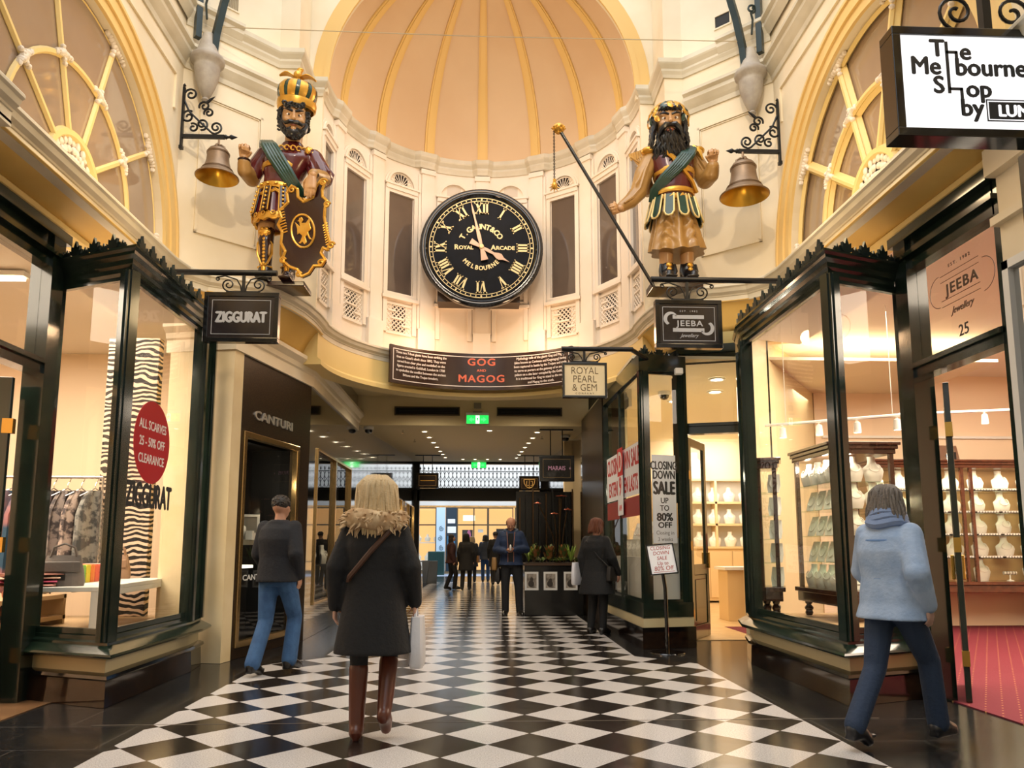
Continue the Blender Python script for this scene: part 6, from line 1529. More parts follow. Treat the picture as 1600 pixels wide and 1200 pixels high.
for s in (-1, 1):
    rows = []
    for i in range(6):
        f = i/5; rows.append([Vector((s*(.03+.19*f), -.02+w_*.06*math.sin(PI*(.15+.8*f)), .40+.045*math.sin(PI*f)+.02*f*s*-1+(0.012 if abs(w_) < .5 else 0))) for w_ in (-1, -.3, .3, 1)])
    b.loft(rows, False, False)
b.build('crown_finial', M_sgold, cb_, smooth=True, solid=.012)
# tunic, sleeves
b = B(); trunk(b, [(.03, 0, 1.13, .225, .19), (.04, -.02, 1.24, .215, .20), (.05, -.02, 1.33, .215, .19), (.07, -.02, 1.44, .25, .20), (.10, -.03, 1.56, .28, .20), (.12, 0, 1.66, .28, .17), (.14, 0, 1.74, .16, .13), (.15, -.01, 1.80, .12, .115)])
chain(b, [(-.18, 0, 1.67), (-.28, .01, 1.50), (-.31, .0, 1.40)], [.105, .115, .10]); chain(b, [(.40, 0, 1.63), (.47, -.01, 1.48), (.52, -.03, 1.36)], [.115, .125, .13])
b.build('tunic', M_smaroon, g, fuse=.014)
b = B()
for k in range(9):
    a = 2*PI*k/9; b.tube([(.42+.09*math.cos(a), .09*math.sin(a), 1.58), (.50+.135*math.cos(a), -.02+.13*math.sin(a), 1.40), (.52+.11*math.cos(a), -.03+.11*math.sin(a), 1.33)], [.02, .028, .012], 6)
b.build('sleeve_pleats', M_smaroon, g, smooth=True)
b = B(); chain(b, [(-.33, .02, 1.36), (-.365, -.15, 1.37), (-.365, -.20, 1.45)], [.10, .09, .075]); b.build('forearm_sleeve', M_stan, g, fuse=.014); b = B(); chain(b, [(.53, -.05, 1.34), (.52, -.24, 1.27), (.50, -.40, 1.21)], [.105, .085, .07]); b.build('forearm_sleeve', M_stan, g, fuse=.014)
b = B(); b.ell((-.362, -.21, 1.475), (.075, .075, .03)); b.ell((.50, -.41, 1.20), (.068, .045, .05)); b.build('cuff', M_sbrown, g, smooth=True)
b = B(); bandring(b, (.05, -.02), .235, .205, 1.42, .065, .02, tilt=-.01); bandring(b, (.03, -.01), .23, .205, 1.14, .07, .03, tilt=-.02)
for k in range(16): a = 2*PI*k/16; b.ell((.03+.262*math.cos(a), -.01+.235*math.sin(a), 1.175-.02*math.cos(a)), (.025, .025, .018), 7, 5)
b.build('belt', M_sgold, g, smooth=True)
# gilt collar and shoulder scales
b = B()
for k in range(13):
    a = R_(-200+220*k/12); p = Vector((.13+.22*math.cos(a), -.02+.19*math.sin(a), 1.685-.03*abs(math.sin(a)))); b.tube([p+Vector((.03*math.cos(t), 0, .03*math.sin(t))) for t in [R_(50*j) for j in range(7)]], .010, 5)
for k in range(5):
    b.ell((.36+.045*k, -.14+.05*k, 1.66-.035*k), (.035, .02, .05), 8, 6); b.ell((.36+.04*k, -.06+.04*k, 1.715-.03*k), (.04, .03, .03), 8, 6)
for k in range(4): b.ell((-.16-.035*k, -.10+.04*k, 1.71-.03*k), (.035, .03, .045), 8, 6)
b.build('gilt_collar', M_sgold, g, smooth=True)
# sash
b = B()
for j in range(5):
    o = (j-2)*.028
    b.tube([(-.20+o, .10, 1.70), (-.15+o, -.06, 1.80), (-.08+o*1.2, -.20, 1.68), (.02+o*1.3, -.245, 1.50), (.12+o*1.2, -.245, 1.34), (.22+o, -.20, 1.18), (.30+o*.8, -.10, 1.08)], [.026, .036, .036, .036, .034, .032, .03], 7)
b.build('sash', M_sgreen, g, smooth=True)
# skirt of maroon folds with gilt straps
b = B()
rows = []
for i in range(9):
    f = i/8; z = 1.16-.40*f
    rows.append([Vector((.02+(.225+.06*f+.018*math.sin(14*a))*math.cos(a), (.20+.05*f+.018*math.sin(14*a))*math.sin(a), z)) for a in [2*PI*k/70 for k in range(70)]])
b.loft(rows); b.build('skirt', M_smaroon, g, smooth=True)
b = B(); tassets(b, (.02, 0), .245, .22, 1.15, .82, .24, 9, .04, .02, R_(10)); b.build('skirt_strap', M_sbrown, g, smooth=True)
b = B()
for i in range(9):
    a = R_(10)+2*PI*i/9; t = Vector((-math.sin(a), math.cos(a), 0))
    for s in (-1, 1):
        b.tube([Vector((.02+.262*(1+.24*f)*math.cos(a), .235*(1+.24*f)*math.sin(a), 1.15-.33*f))+t*(s*.042*(1+.15*f)) for f in (0, .3, .6, .9, 1)], .009, 5)
    for k in range(6):
        f = (k+.5)/6; b.ell((.02+.275*(1+.24*f)*math.cos(a), .25*(1+.24*f)*math.sin(a), 1.14-.32*f), .016, 7, 5)
bandring(b, (.02, 0), .235, .215, 1.09, .04, .03, n=48, sc=12)
b.build('gilt_strap_edging', M_sgold, g, smooth=True)
b = B(); bandring(b, (.02, 0), .285, .255, .745, .085, .02, n=64, sc=14)
for k in range(16):
    a = 2*PI*k/16; b.tube([Vector((.02+.315*math.cos(a), .28*math.sin(a), .79))+Vector((-math.sin(a)*.025*math.cos(t), math.cos(a)*.025*math.cos(t), .025*math.sin(t))) for t in [R_(60*j) for j in range(7)]], .008, 5)
b.build('gilt_hem', M_sgold, g, smooth=True)
# legs: greaves and boots
for s, x in ((-1, -.12), (1, .15)):
    b = B(); chain(b, [(x, -.02, .66), (x, -.03, .52), (x, .0, .2)], [.10, .092, .072]); b.build('leg', M_sbrown, g, fuse=.014)
    b = B(); b.ell((x, -.10, .62), (.075, .03, .055), 12, 8)
    for k in range(6): a = k*PI/3; b.ell((x+.05*math.cos(a), -.115, .62+.045*math.sin(a)), (.022, .015, .02), 7, 5)
    for k in range(8): b.ell((x, -.11+.02*(k/8), .53-.043*k), (.020, .016, .022), 7, 5)
    for sg in (-1, 1):
        b.tube([(x+sg*.03, -.10, .56), (x+sg*.085, -.06, .48), (x+sg*.085, -.055, .36), (x+sg*.04, -.075, .24), (x+sg*.015, -.09, .20)], .013, 6)
    b.build('gilt_greave', M_sgold, g, smooth=True)
    b = B(); b.ell((x-.055, -.07, .42), (.022, .02, .09), 8, 8); b.ell((x+.055, -.07, .42), (.022, .02, .09), 8, 8); b.build('greave_inlay', M_stan, g, smooth=True)
    b = B(); chain(b, [(x, .0, .19), (x, -.01, .09), (x+.02, -.10, .055), (x+.03, -.20, .045)], [.085, .085, .065, .05]); b.box(x-.055, x+.085, -.26, .09, 0, .02); b.build('boot', M_sblack if s < 0 else M_sbrown, g, fuse=.012)
    b = B(); b.ell((x, -.085, .16), (.03, .02, .05), 8, 6); b.tube([(x-.08, -.02, .20), (x, -.09, .20), (x+.08, -.02, .20)], .016, 6); b.build('boot_gilding', M_sgold, g, smooth=True)
# shield
Ms = plane_M((.36, -.33, .55), (.93, -.16, .17), (-.20, .0, 1))
so = [(-.02, .58), (.05, .52), (.04, .42), (.10, .34), (.24, .37), (.30, .50), (.37, .56), (.41, .50), (.37, .43), (.36, .35), (.41, .28), (.37, .20), (.34, .08), (.34, -.10), (.36, -.26), (.31, -.34), (.26, -.30), (.22, -.36), (.26, -.46), (.20, -.52), (.10, -.50), (.02, -.58), (-.08, -.60), (-.12, -.50), (-.22, -.44), (-.30, -.34), (-.24, -.24), (-.28, -.12), (-.24, .02), (-.28, .12), (-.22, .20), (-.24, .30), (-.18, .33), (-.10, .38), (-.10, .50)]
so = [(x*.92, y*.98) for x, y in so]
b = B(); b.prism(so, -.02, .02, Ms); sh_ = b.build('shield', M_sbrown, g, bevel=.006)
b = B()
n = len(so)
for i in range(n):
    p0, p1 = so[i], so[(i+1) % n]; b.tube([Ms @ Vector((p0[0]*.97, p0[1]*.97, .02)), Ms @ Vector((p1[0]*.97, p1[1]*.97, .02))], .018, 6); b.ell(Ms @ Vector((p0[0]*.97, p0[1]*.97, .02)), .018, 7, 5)
for (x, y, r) in ((.36, .50, .05), (.36, .22, .04), (.33, -.28, .045), (-.02, .50, .045), (-.26, -.33, .04), (.18, -.46, .04), (-.1, -.54, .035)):
    b.tube([Ms @ Vector((*p, .028)) for p in spiral((x, y), r, .01, 0, R_(500), 18)], .013, 6)
for k in range(9): b.tube([Ms @ Vector((.27, -.02-.03*k, .02)), Ms @ Vector((.33, .0-.03*k, .026))], .009, 5)
for k in range(9): b.tube([Ms @ Vector((-.23, .28-.035*k, .02)), Ms @ Vector((-.15, .29-.035*k, .026))], .010, 5)
el = [(.03+.135*math.cos(a), -.03+.205*math.sin(a)) for a in [2*PI*k/30 for k in range(31)]]
b.tube([Ms @ Vector((*p, .024)) for p in el], .013, 6)
b.build('gilt_shield_rim', M_sgold, sh_, smooth=True)
b = B()
bd = [(.0, .10), (.03, .13), (.015, .17), (-.02, .165), (-.035, .14), (-.06, .135), (-.03, .12), (-.03, .06), (-.09, .13), (-.075, .04), (-.085, -.03), (-.05, -.02), (-.02, -.06), (-.06, -.12), (-.09, -.13), (-.06, -.15), (-.03, -.13), (-.01, -.17), (.03, -.15), (.02, -.08), (.05, -.06), (.07, -.12), (.11, -.13), (.08, -.09), (.07, -.03), (.12, .0), (.11, .07), (.13, .15), (.06, .09)]
b.prism([(.03+x*.85, -.03+y) for x, y in bd], .02, .032, Ms); b.build('gilt_eagle', M_sgold, sh_, bevel=.004)

# ---------- wreathed giant (viewer's right)
g = thing('giant_statue', 'painted wooden giant with laurel wreath and long black beard holding a chained staff', 'statue', (2.31, 8.62, 4.36))
g.scale = (1, 1, .96)
statue_base('b', g, .30, .10, 0)
HR = Euler((R_(10), 0, R_(-8))).to_matrix(); hc = (-.06, -.12, 2.03); hr = .168
Xh = Matrix.Translation(hc) @ HR.to_4x4() @ Matrix.Diagonal((hr, hr, hr, 1))
b = B(); head_mesh(b, hc, hr, HR); trunk(b, [(0, 0, .7, .17, .14), (0, 0, 1.1, .18, .14), (0, 0, 1.45, .22, .16), (-.02, 0, 1.66, .24, .14), (-.04, 0, 1.78, .12, .10), (-.05, -.03, 1.95, .10, .10)])
chain(b, [(-.27, 0, 1.62), (-.42, -.03, 1.17), (-.70, -.26, .83)], [.085, .08, .05]); chain(b, [(.27, 0, 1.64), (.38, .02, 1.36), (.42, -.16, 1.40), (.43, -.22, 1.47)], [.085, .085, .07, .055])
for x in (-.11, .14): chain(b, [(x, 0, .62), (x, -.02, .40), (x, .01, .10)], [.11, .09, .07])
b.build('body', M_sskin, g, fuse=.014)
b = B(); handm(b, (-.70, -.25, .83), (-.9, -.25, -.25), (.1, -.9, .0), (0, 0, 1), .28, fist=True); b.build('staff_hand', M_sskin, g, fuse=.009)
b = B(); handm(b, (.435, -.22, 1.46), (-.05, -.12, 1), (-.1, -1, 0), (-.6, -.8, 0), .30, fist=True); b.build('raised_fist', M_sskin, g, fuse=.009)
eyes(g, hc, hr, HR, '5a3a20', big=1.15)
b = B(); b.X = Xh
for s in (-1, 1):
    e_ = B(); e_.X = Xh; e_.tube([(s*.10, -1.06, .34), (s*.36, -1.10, .44), (s*.72, -.84, .46)], [.08, .09, .04], 6); e_.build('eyebrow', M_sblack, g, smooth=True)
    b.tube([(s*.02, -1.22, -.46), (s*.32, -1.34, -.50), (s*.66, -1.15, -.78), (s*.80, -1.0, -1.15)], [.16, .22, .20, .08], 8)
b.build('moustache', M_sblack, g, smooth=True)
b = B(); b.X = Xh; b.tube([(-.26, -1.16, -.86), (0, -1.22, -.80), (.26, -1.16, -.86)], [.06, .10, .06], 6); b.build('lips', M_slip, g, smooth=True)
b = B(); b.X = Xh
b.ell((0, -.45, -1.8), (.95, .45, 1.0)); b.ell((0, .4, .2), (1.12, 1.0, 1.05)); b.ell((0, -.75, -1.1), (.5, .3, .3))
rnd = random.Random(9)
for k in range(64):
    a = ((k*.618) % 1-.5)*2; x0 = a*.95; dp = .16*((k*.37) % 1)
    pts = []; ph = rnd.uniform(0, 6); L = 1.15+.3*rnd.random(); z0 = -.75-.25*(k % 3)
    for j in range(8): pts.append((x0*(.75+.07*j)+.10*math.sin(ph+j*1.6), -1.08+.38*abs(a)**1.5+.06*math.sin(ph+j)+.035*j-dp, z0-.23*L*j*(1-.2*abs(a))))
    b.tube(pts, [.06, .10, .115, .115, .11, .10, .08, .02], 6)
for s in (-1, 1):
    for k in range(16):
        ph = rnd.uniform(0, 6); y0 = -.55+.09*k; pts = []
        for j in range(8): pts.append((s*(.98+.045*j+.02*k*.2)+.09*math.sin(ph+j*1.7), y0+.05*math.sin(ph+j*1.2)-.03*j, .55-.36*j))
        b.tube(pts, [.10, .13, .14, .14, .14, .13, .10, .03], 6)
for k in range(9):
    a = (k/8-.5)*2; b.tube([(a*.3, -.85, 1.05), (a*.55, -1.02, .86), (a*.82, -.88, .66)], [.12, .14, .06], 6)
b.build('long_hair_and_beard', M_sblack, g, smooth=True)
b = B(); b.X = Xh
rnd = random.Random(4)
def wreath_leaf(az, el, tilt, L=.6, w_=.2):
    o = Vector((math.sin(az)*math.cos(el), -math.cos(az)*math.cos(el), math.sin(el)))
    p = Vector((o.x*1.46, .16+o.y*1.50, .24+o.z*1.38)); e = Vector((math.cos(az), math.sin(az), 0)); u = (e.cross(o)*-1).normalized()
    if u.z < 0: u = -u
    t = (u*math.cos(tilt)+e*math.sin(tilt)).normalized(); s_ = t.cross(o)
    rowsL = []
    for i in range(6):
        f = i/5; ww = w_*math.sin(PI*(.1+.85*f)); c_ = p+t*(L*(f-.5))-o*(.10*(f-.4)**2)
        rowsL.append([c_-s_*ww, c_+o*.07, c_+s_*ww, c_-o*.04])
    b.loft(rowsL)
for row, (el, n_, tl) in enumerate(((-.15, 12, .5), (.22, 13, -.4), (.55, 13, .5), (.85, 11, -.4), (1.15, 7, .4))):
    for k in range(n_):
        az = -2.6+5.2*k/(n_-1)
        if abs(az) < .55 and el < .55: continue
        b.cur = 1 if (k+row) % 4 == 3 else 0
        wreath_leaf(az, el+.06*rnd.random(), tl*(1 if az > 0 else -1)+.3*rnd.uniform(-1, 1))
b.build('laurel_wreath', [M_sgold, M_sgreen], g, smooth=True)
# tunic
b = B(); trunk(b, [(0, 0, 1.05, .225, .19), (.0, -.02, 1.18, .225, .20), (.01, -.03, 1.32, .225, .20), (0, -.02, 1.44, .25, .20), (-.01, -.02, 1.58, .27, .19), (-.02, 0, 1.68, .27, .16), (-.04, 0, 1.76, .14, .12)]); b.build('tunic', M_smaroon, g, fuse=.014)
b = B()
chain(b, [(-.26, 0, 1.63), (-.36, -.01, 1.40), (-.43, -.04, 1.16), (-.55, -.14, .99), (-.68, -.24, .86)], [.105, .115, .105, .09, .065]); chain(b, [(.26, 0, 1.66), (.36, .02, 1.48), (.40, .0, 1.36), (.43, -.13, 1.36), (.435, -.20, 1.43)], [.105, .115, .11, .10, .08])
for k in range(5):
    b.tube([(-.28-.02*k, -.09, 1.60-.02*k), (-.40-.01*k, -.12, 1.38-.03*k), (-.50, -.15, 1.16+.015*k)], [.012, .022, .01], 5)
b.build('sleeve', M_stan, g, fuse=.014)
b = B(); b.ell((-.30, -.05, 1.70), (.09, .09, .05)); b.build('shoulder_guard', M_sgold, g, smooth=True); b = B(); b.ell((.30, -.05, 1.72), (.09, .09, .05)); b.tube([(.22, -.12, 1.74), (.30, -.14, 1.66), (.34, -.13, 1.56)], [.03, .035, .01], 6); b.build('shoulder_guard', M_sgold, g, smooth=True)
b = B(); bandring(b, (.01, -.02), .235, .21, 1.36, .075, .02, tilt=.01); bandring(b, (0, -.01), .235, .205, 1.10, .06, .025, tilt=.01); bandring(b, (0, -.01), .245, .215, 1.02, .055, .025, n=60, sc=14)
b.tube([(-.12, -.20, 1.62), (-.04, -.235, 1.52), (.0, -.24, 1.44)], [.03, .03, .03], 5); b.tube([(.06, -.24, 1.38), (.18, -.20, 1.24), (.26, -.10, 1.14)], [.026, .026, .026], 5)
b.build('belt', M_sgold, g, smooth=True)
b = B()
for j in range(5):
    o = (j-2)*.027; b.tube([(.24+o, .05, 1.72), (.20+o, -.12, 1.72), (.12+o*1.2, -.23, 1.56), (.0+o*1.2, -.255, 1.40), (-.14+o, -.225, 1.26), (-.24+o*.8, -.12, 1.14), (-.27+o*.5, -.06, 1.02)], [.026, .034, .036, .036, .034, .032, .02], 7)
b.build('sash', M_sgreen, g, smooth=True)
b = B(); tassets(b, (.0, 0), .25, .22, 1.06, .76, .30, 12, .05, .02, R_(8)); b.build('skirt_strap', M_sgreen, g, smooth=True)
b = B()
for i in range(12):
    a = R_(8)+2*PI*i/12; t = Vector((-math.sin(a), math.cos(a), 0))
    pl = [(-1, 0), (-1, .4), (-1, .85), (-.6, 1.0), (0, 1.04), (.6, 1.0), (1, .85), (1, .4), (1, 0)]
    b.tube([Vector(((.268)*(1+.30*f)*math.cos(a), .238*(1+.30*f)*math.sin(a), 1.06-.30*f))+t*(u*.052*(1+.12*f)) for u, f in pl], .012, 5)
b.build('gilt_strap_edging', mat('pale_gilding', 'e6cd8c', .4, metal=.2), g, smooth=True)
b = B(); rows = []
for i in range(41):
    f = i/40; z = .98-.60*f; row = []
    for k in range(96):
        a = 2*PI*k/96; fr_ = math.atan2(math.cos(a), -math.sin(a))      # 0 in front, + to the right
        u = (abs(fr_)-.62)/.55; sw = z+.16*u*u; dsp = .020*math.sin(sw*46)*max(0, 1-abs(u))*min(1, f*4)*min(1, (1-f)*5)
        rr = .012*(1+f)*math.sin(11*a+.8*math.sin(4*f+a))
        row.append(Vector((.03*f+(.21+.12*f+rr+dsp)*math.cos(a), (.19+.07*f+rr+dsp)*math.sin(a), z+.03*f*math.cos(2*a+.6))))
    rows.append(row)
b.loft(rows); b.build('skirt', M_stan, g, smooth=True, ang=80)
b = B()
for (sx, pts) in ((-1, ((-.27, 1.62), (-.36, 1.40), (-.43, 1.16), (-.55, .99), (-.66, .88))), (1, ((.26, 1.66), (.36, 1.50), (.41, 1.38), (.43, 1.36)))):
    for k in range(5):
        o = (k-2)*.035; q = []
        for i, (x, z) in enumerate(pts):
            y = [-.10, -.12, -.13, -.22, -.31][i] if sx < 0 else [-.10, -.10, -.10, -.2][i]
            q.append((x+o*(1-.15*i), y+.02+abs(o)*.8, z+.3*o))
        b.tube([(x, y-.025, z) for x, y, z in q], [.006]+[.022]*(len(q)-2)+[.008], 6)
b.build('sleeve_folds', M_stan, g, smooth=True)
for s, x in ((-1, -.10), (1, .15)):
    b = B(); chain(b, [(x, .01, .40), (x, .0, .22)], [.085, .072]); b.build('leg', M_sskin, g, fuse=.014)
    b = B(); chain(b, [(x, .0, .18), (x, -.01, .09), (x+.01*s, -.10, .06), (x+.02*s, -.19, .045)], [.10, .10, .075, .055]); b.box(x-.07, x+.07, -.25, .10, 0, .02); b.build('boot', M_sblack, g, fuse=.012)
    b = B(); b.ell((x, -.11, .19), (.035, .02, .035), 8, 6); b.ell((x, -.125, .13), (.03, .02, .03), 8, 6); b.ell((x, -.15, .09), (.022, .02, .025), 8, 6); b.build('boot_gilding', M_sgold, g, smooth=True)
    b = B(); b.tube([(x-.08, -.04, .22), (x-.09, -.06, .12), (x-.07, -.08, .05)], [.02, .025, .01], 6); b.tube([(x+.08, -.04, .22), (x+.09, -.06, .12), (x+.07, -.08, .05)], [.02, .025, .01], 6); b.build('boot_lacing', M_sblack, g, smooth=True)
# quiver
b = B(); b.tube([(-.22, .20, 1.25), (-.34, .16, 1.62)], .07, 10); qv_ = b.build('quiver', M_stan, g, smooth=True)
b = B()
for k in range(7): b.tube([(-.32, .16, 1.55), (-.36-.03*k+.06, .14, 1.82-.012*k)], .009, 5); b.tube([(-.36-.03*k+.07, .14, 1.74-.01*k), (-.36-.03*k+.055, .14, 1.84-.012*k)], [.012, .02], 4)
b.tube([(-.34, .1, 1.60), (-.50, .05, 1.68)], .014, 6)
b.build('arrow', mat('straw_arrow', 'd9ab62', .5), qv_, smooth=True)
# staff with chained ball
p0 = Vector((-1.43, -.34, 1.66)); p1 = Vector((-.30, -.30, -.20))
p0 = Vector((-1.42, -.32, 1.82)); p1 = Vector((-.34, -.32, -.17))
b = B(); b.tube([p0, p1], .020, 10); st_ = b.build('staff', M_sblack, g, smooth=True)
b = B(); b.ell(p0, (.075, .075, .06), 16, 10)
for k in range(10): a = 2*PI*k/10; b.tube([p0+Vector((.02*math.cos(a), .02*math.sin(a), .058)), p0+Vector((.078*math.cos(a), .078*math.sin(a), 0)), p0+Vector((.02*math.cos(a), .02*math.sin(a), -.058))], .012, 5)
q = p0+Vector((-.055, 0, -.74)); b.ell(q, (.035, .035, .045), 12, 8)
for k in range(8): a = k*PI/4; b.tube([q, q+Vector((.06*math.cos(a), .02, .06*math.sin(a)-.02))], [.014, .003], 5)
b.tube([q+Vector((0, 0, .04)), q+Vector((0, 0, .08))], .02, 6)
b.build('gilt_ball', M_sgold, st_, smooth=True)
b = B()
for k in range(30):
    c_ = p0+Vector((-.055, 0, -.03-.0215*k)); M_ = Matrix.Rotation(PI/2*(k % 2), 4, 'Z')
    b.tube([c_+M_ @ Vector((.009*math.cos(t), 0, .016*math.sin(t))) for t in [R_(60*j) for j in range(7)]], .0035, 4)
b.build('chain', M_iron, st_)
# ================================================================ PEOPLE
def person(label, loc, rz, H, J, parts, vox=.012, skin='c79a7c', hair='3a2a20', group=None, hairlen=.0, face=True, headrot=(0, 0, 0), hands=True, bulk=1.0, vol=1.0):
    """J: joints (metres for a 1.72 m person facing -Y). parts: clothing builders."""
    t = thing('person', label, 'person', loc, rz, group); t.scale = (H/1.72,)*3
    D = dict(hipL=(-.09, 0, .90), hipR=(.09, 0, .90), kneeL=(-.10, -.02, .49), kneeR=(.10, -.02, .49), ankL=(-.10, .02, .085), ankR=(.10, .02, .085),
             toeL=(-.12, -.15, .03), toeR=(.12, -.15, .03), shL=(-.160, 0, 1.395), shR=(.160, 0, 1.395), elL=(-.22, .03, 1.13), elR=(.22, .03, 1.13),
             wrL=(-.225, -.05, .88), wrR=(.225, -.05, .88), neck=(0, .0, 1.46), head=(0, -.02, 1.595), chest=(0, 0, 1.28), pelvis=(0, 0, .93),
             dirL=(0, -.1, -1), dirR=(0, -.1, -1), nL=(1, 0, 0), nR=(-1, 0, 0))
    D.update(J); V = {k: Vector(v) for k, v in D.items()}
    S_ = mat('skin_'+skin, skin, .5, c2=skin, scale=8); HR = Euler([R_(a) for a in headrot]).to_matrix(); r = .083
    def torso(b, o=0.0, z0=-.06, z1=1.0, k=1.0):
        p, c, n = V['pelvis'], V['chest'], V['neck']
        rows = [(p.x, p.y, p.z+z0, .155+o, .105+o), (p.x, p.y, p.z+.05, .155+o, .105+o), (*(p.lerp(c, .5)), .135+o, .095+o), (*c, .16+o, .11+o), (*(c.lerp(n, .55)), .165+o*.5, .10+o*.7), (*(c.lerp(n, .82)), .115+o*.4, .075+o*.6), (*n, .062+o*.8, .062+o*.8)]
        trunk(b, [(x, y, z, rx*k*bulk, ry*k*bulk) for x, y, z, rx, ry in rows], 22)
    def arms(b, o=0.0, upto=1.0, which='LR'):
        for s in which:
            a, e, w_ = V['sh'+s], V['el'+s], V['wr'+s]
            if upto >= 1: chain(b, [a, e, e.lerp(w_, upto if upto <= 1 else 1)], [.052+o*.55, .043+o*.8, .032+o*.45])
            else: chain(b, [a, a.lerp(e, .8)], [.055+o, .045+o])
    def legs(b, o=0.0, z=1.0, ank=.042):
        for s in 'LR':
            a, k_, e = V['hip'+s], V['knee'+s], V['ank'+s]; chain(b, [a, k_, k_.lerp(e, z)], [.088+o, .058+o, ank+o])
    b = B(); torso(b); arms(b); legs(b); n, h = V['neck'], V['head']
    b.tube([n+Vector((0, 0, -.04)), n.lerp(h, .5), h+Vector((0, .01, -.03))], [.058, .052, .055], 12)
    head_mesh(b, h, r, HR)
    if hands:
        for s in 'LR':
            d = V['dir'+s]; handm(b, V['wr'+s], d, V['n'+s], (0, -1, 0) if abs(d.normalized().y) < .7 else (0, 0, 1), .175, curl=.45)
    for s in 'LR': chain(b, [V['ank'+s], V['toe'+s]], [.04, .03])
    b.build('body', S_, t, fuse=vox)
    if face: eyes(t, h, r, HR, '2a1c14')
    X = Matrix.Translation(h) @ HR.to_4x4() @ Matrix.Diagonal((r, r, r, 1))
    if hair is not None:
        m = mat('hair_'+hair, hair, .5, bump=.6, bscale=90); b = B(); b.X = X @ Matrix.Translation((0, .12*(vol-1), .1*(vol-1))) @ Matrix.Diagonal((vol, vol, vol*.96, 1)); rnd = random.Random(len(label))
        b.ell((0, .22, .42), (1.10, 1.18, 1.10), 18, 12)
        if hairlen > 0:
            trunk(b, [(0, .45, -.4-hairlen*2.0, .75+hairlen*.3, .35), (0, .42, -.3-hairlen, 1.0+hairlen*.2, .6), (0, .36, -.1, 1.12, .82), (0, .28, .5, 1.1, .95)], 18)
            for k in range(46):
                a = R_(-25+230*k/45); ph = rnd.uniform(0, 6); w1 = rnd.uniform(1.05, 1.35); b.tube([(.12*math.cos(a), .25+.12*math.sin(a), 1.50), (.55*math.cos(a+.1), .28+.55*math.sin(a+.1), 1.40+.05*math.sin(ph)), (.88*math.cos(a+.05), .3+.86*math.sin(a+.05), 1.12)]+[((1.0+.10*math.sin(ph+j)+(w1-1)*j/3)*math.cos(a), .3+(.98+.08*math.sin(ph+j*1.3))*math.sin(a), .8-j*(.42+hairlen*.6)+.06*math.sin(ph)) for j in range(5)], [.06, .11, .12, .12, .13, .14, .12, .03], 6)
        else:
            for k in range(40):
                a = rnd.uniform(-.3, PI+.3); e = rnd.uniform(-.4, 1.2); b.ell((1.05*math.cos(a)*math.cos(e), .22+1.1*math.sin(a)*math.cos(e), .40+1.05*math.sin(e)), (.16, .16, .13), 6, 4)
        b.build('hair', m, t, smooth=True)
    ctx = dict(t=t, V=V, torso=torso, arms=arms, legs=legs, X=X, r=r)
    for f in parts: f(ctx)
    return t
def fabric(c, c2=None, rough=.8): return mat('cloth_'+c+(c2 or ''), c, rough, c2=c2, scale=9, bump=.35, bscale=45)
def coat(c, length=.45, o=.03, flare=.05, name='coat', vox=.013, sleeves=1.0, c2=None, hoodr=0, which='LR'):
    def f(x):
        V, t = x['V'], x['t']; b = B(); x['torso'](b, o); x['arms'](b, o*.85, which=which)
        p = V['pelvis']; rows = [(p.x, p.y, p.z-length, .165+o+flare, .12+o+flare), (p.x, p.y, p.z-length*.5, .16+o+flare*.5, .115+o+flare*.5), (p.x, p.y, p.z, .155+o, .11+o), (p.x, p.y, p.z+.1, .15+o, .10+o)]
        trunk(b, rows, 24)
        n = V['neck']; b.lathe([(.05, .05), (.075, .045), (.08, -.02), (.10, -.05)], n, 16)
        b.build(name, fabric(c, c2), t, fuse=vox)
        b = B(); rnd = random.Random(2)
        for s in 'LR':
            a, e, w_ = V['sh'+s], V['el'+s], V['wr'+s]
            for k in range(3): q = e.lerp(w_, .1+.22*k); b.ell(q, (.047+o*.6, .047+o*.6, .016), 12, 6)
        return None
    return f
def trousers(c, name='trousers', o=.016, ank=.05, vox=.013, c2=None):
    def f(x):
        b = B(); x['legs'](b, o, 1.0, ank); p = x['V']['pelvis']; trunk(b, [(p.x, p.y, p.z-.10, .15, .11), (p.x, p.y, p.z, .165, .118), (p.x, p.y, p.z+.09, .15, .105)], 20); b.build(name, fabric(c, c2), x['t'], fuse=vox)
    return f
def skirt(c, length=.4, name='skirt', o=.03):
    def f(x):
        p = x['V']['pelvis']; b = B(); rows = []
        for i in range(8):
            f_ = i/7; rows.append([Vector((p.x+(.165+o*f_+.008*math.sin(7*a))*math.cos(a), p.y+(.12+o*f_+.008*math.sin(7*a))*math.sin(a), p.z+.06-length*f_)) for a in [2*PI*k/32 for k in range(32)]])
        b.loft(rows); b.build(name, fabric(c), x['t'], smooth=True)
    return f
def shoes(c, name='shoe', heel=0.0, boot=0, vox=.011):
    def f(x):
        for s in 'LR':
            a, q = x['V']['ank'+s], x['V']['toe'+s]; b = B(); d = (q-a); d.z = 0; d.normalize()
            chain(b, [a+Vector((0, 0, -.03))-d*.03, a.lerp(q, .5)+Vector((0, 0, -.005)), q], [.050, .050, .040]); b.ell(a, (.052, .052, .045))
            if boot: k_ = x['V']['knee'+s]; chain(b, [a, a.lerp(k_, boot)], [.052, .068])
            zf = min(a.z-.085, q.z-.03)
            Mx = Matrix(((d.x, -d.y, 0, a.x), (d.y, d.x, 0, a.y), (0, 0, 1, a.z-.085), (0, 0, 0, 1)))
            b.box(-.07, .0 if heel else .17, -.035, .035, 0, .02+heel, Mx) if not heel else b.box(-.065, -.02, -.022, .022, 0, .05, Mx)
            b.build(name, mat('leather_'+c, c, .35, coat=.2), x['t'], fuse=vox)
    return f
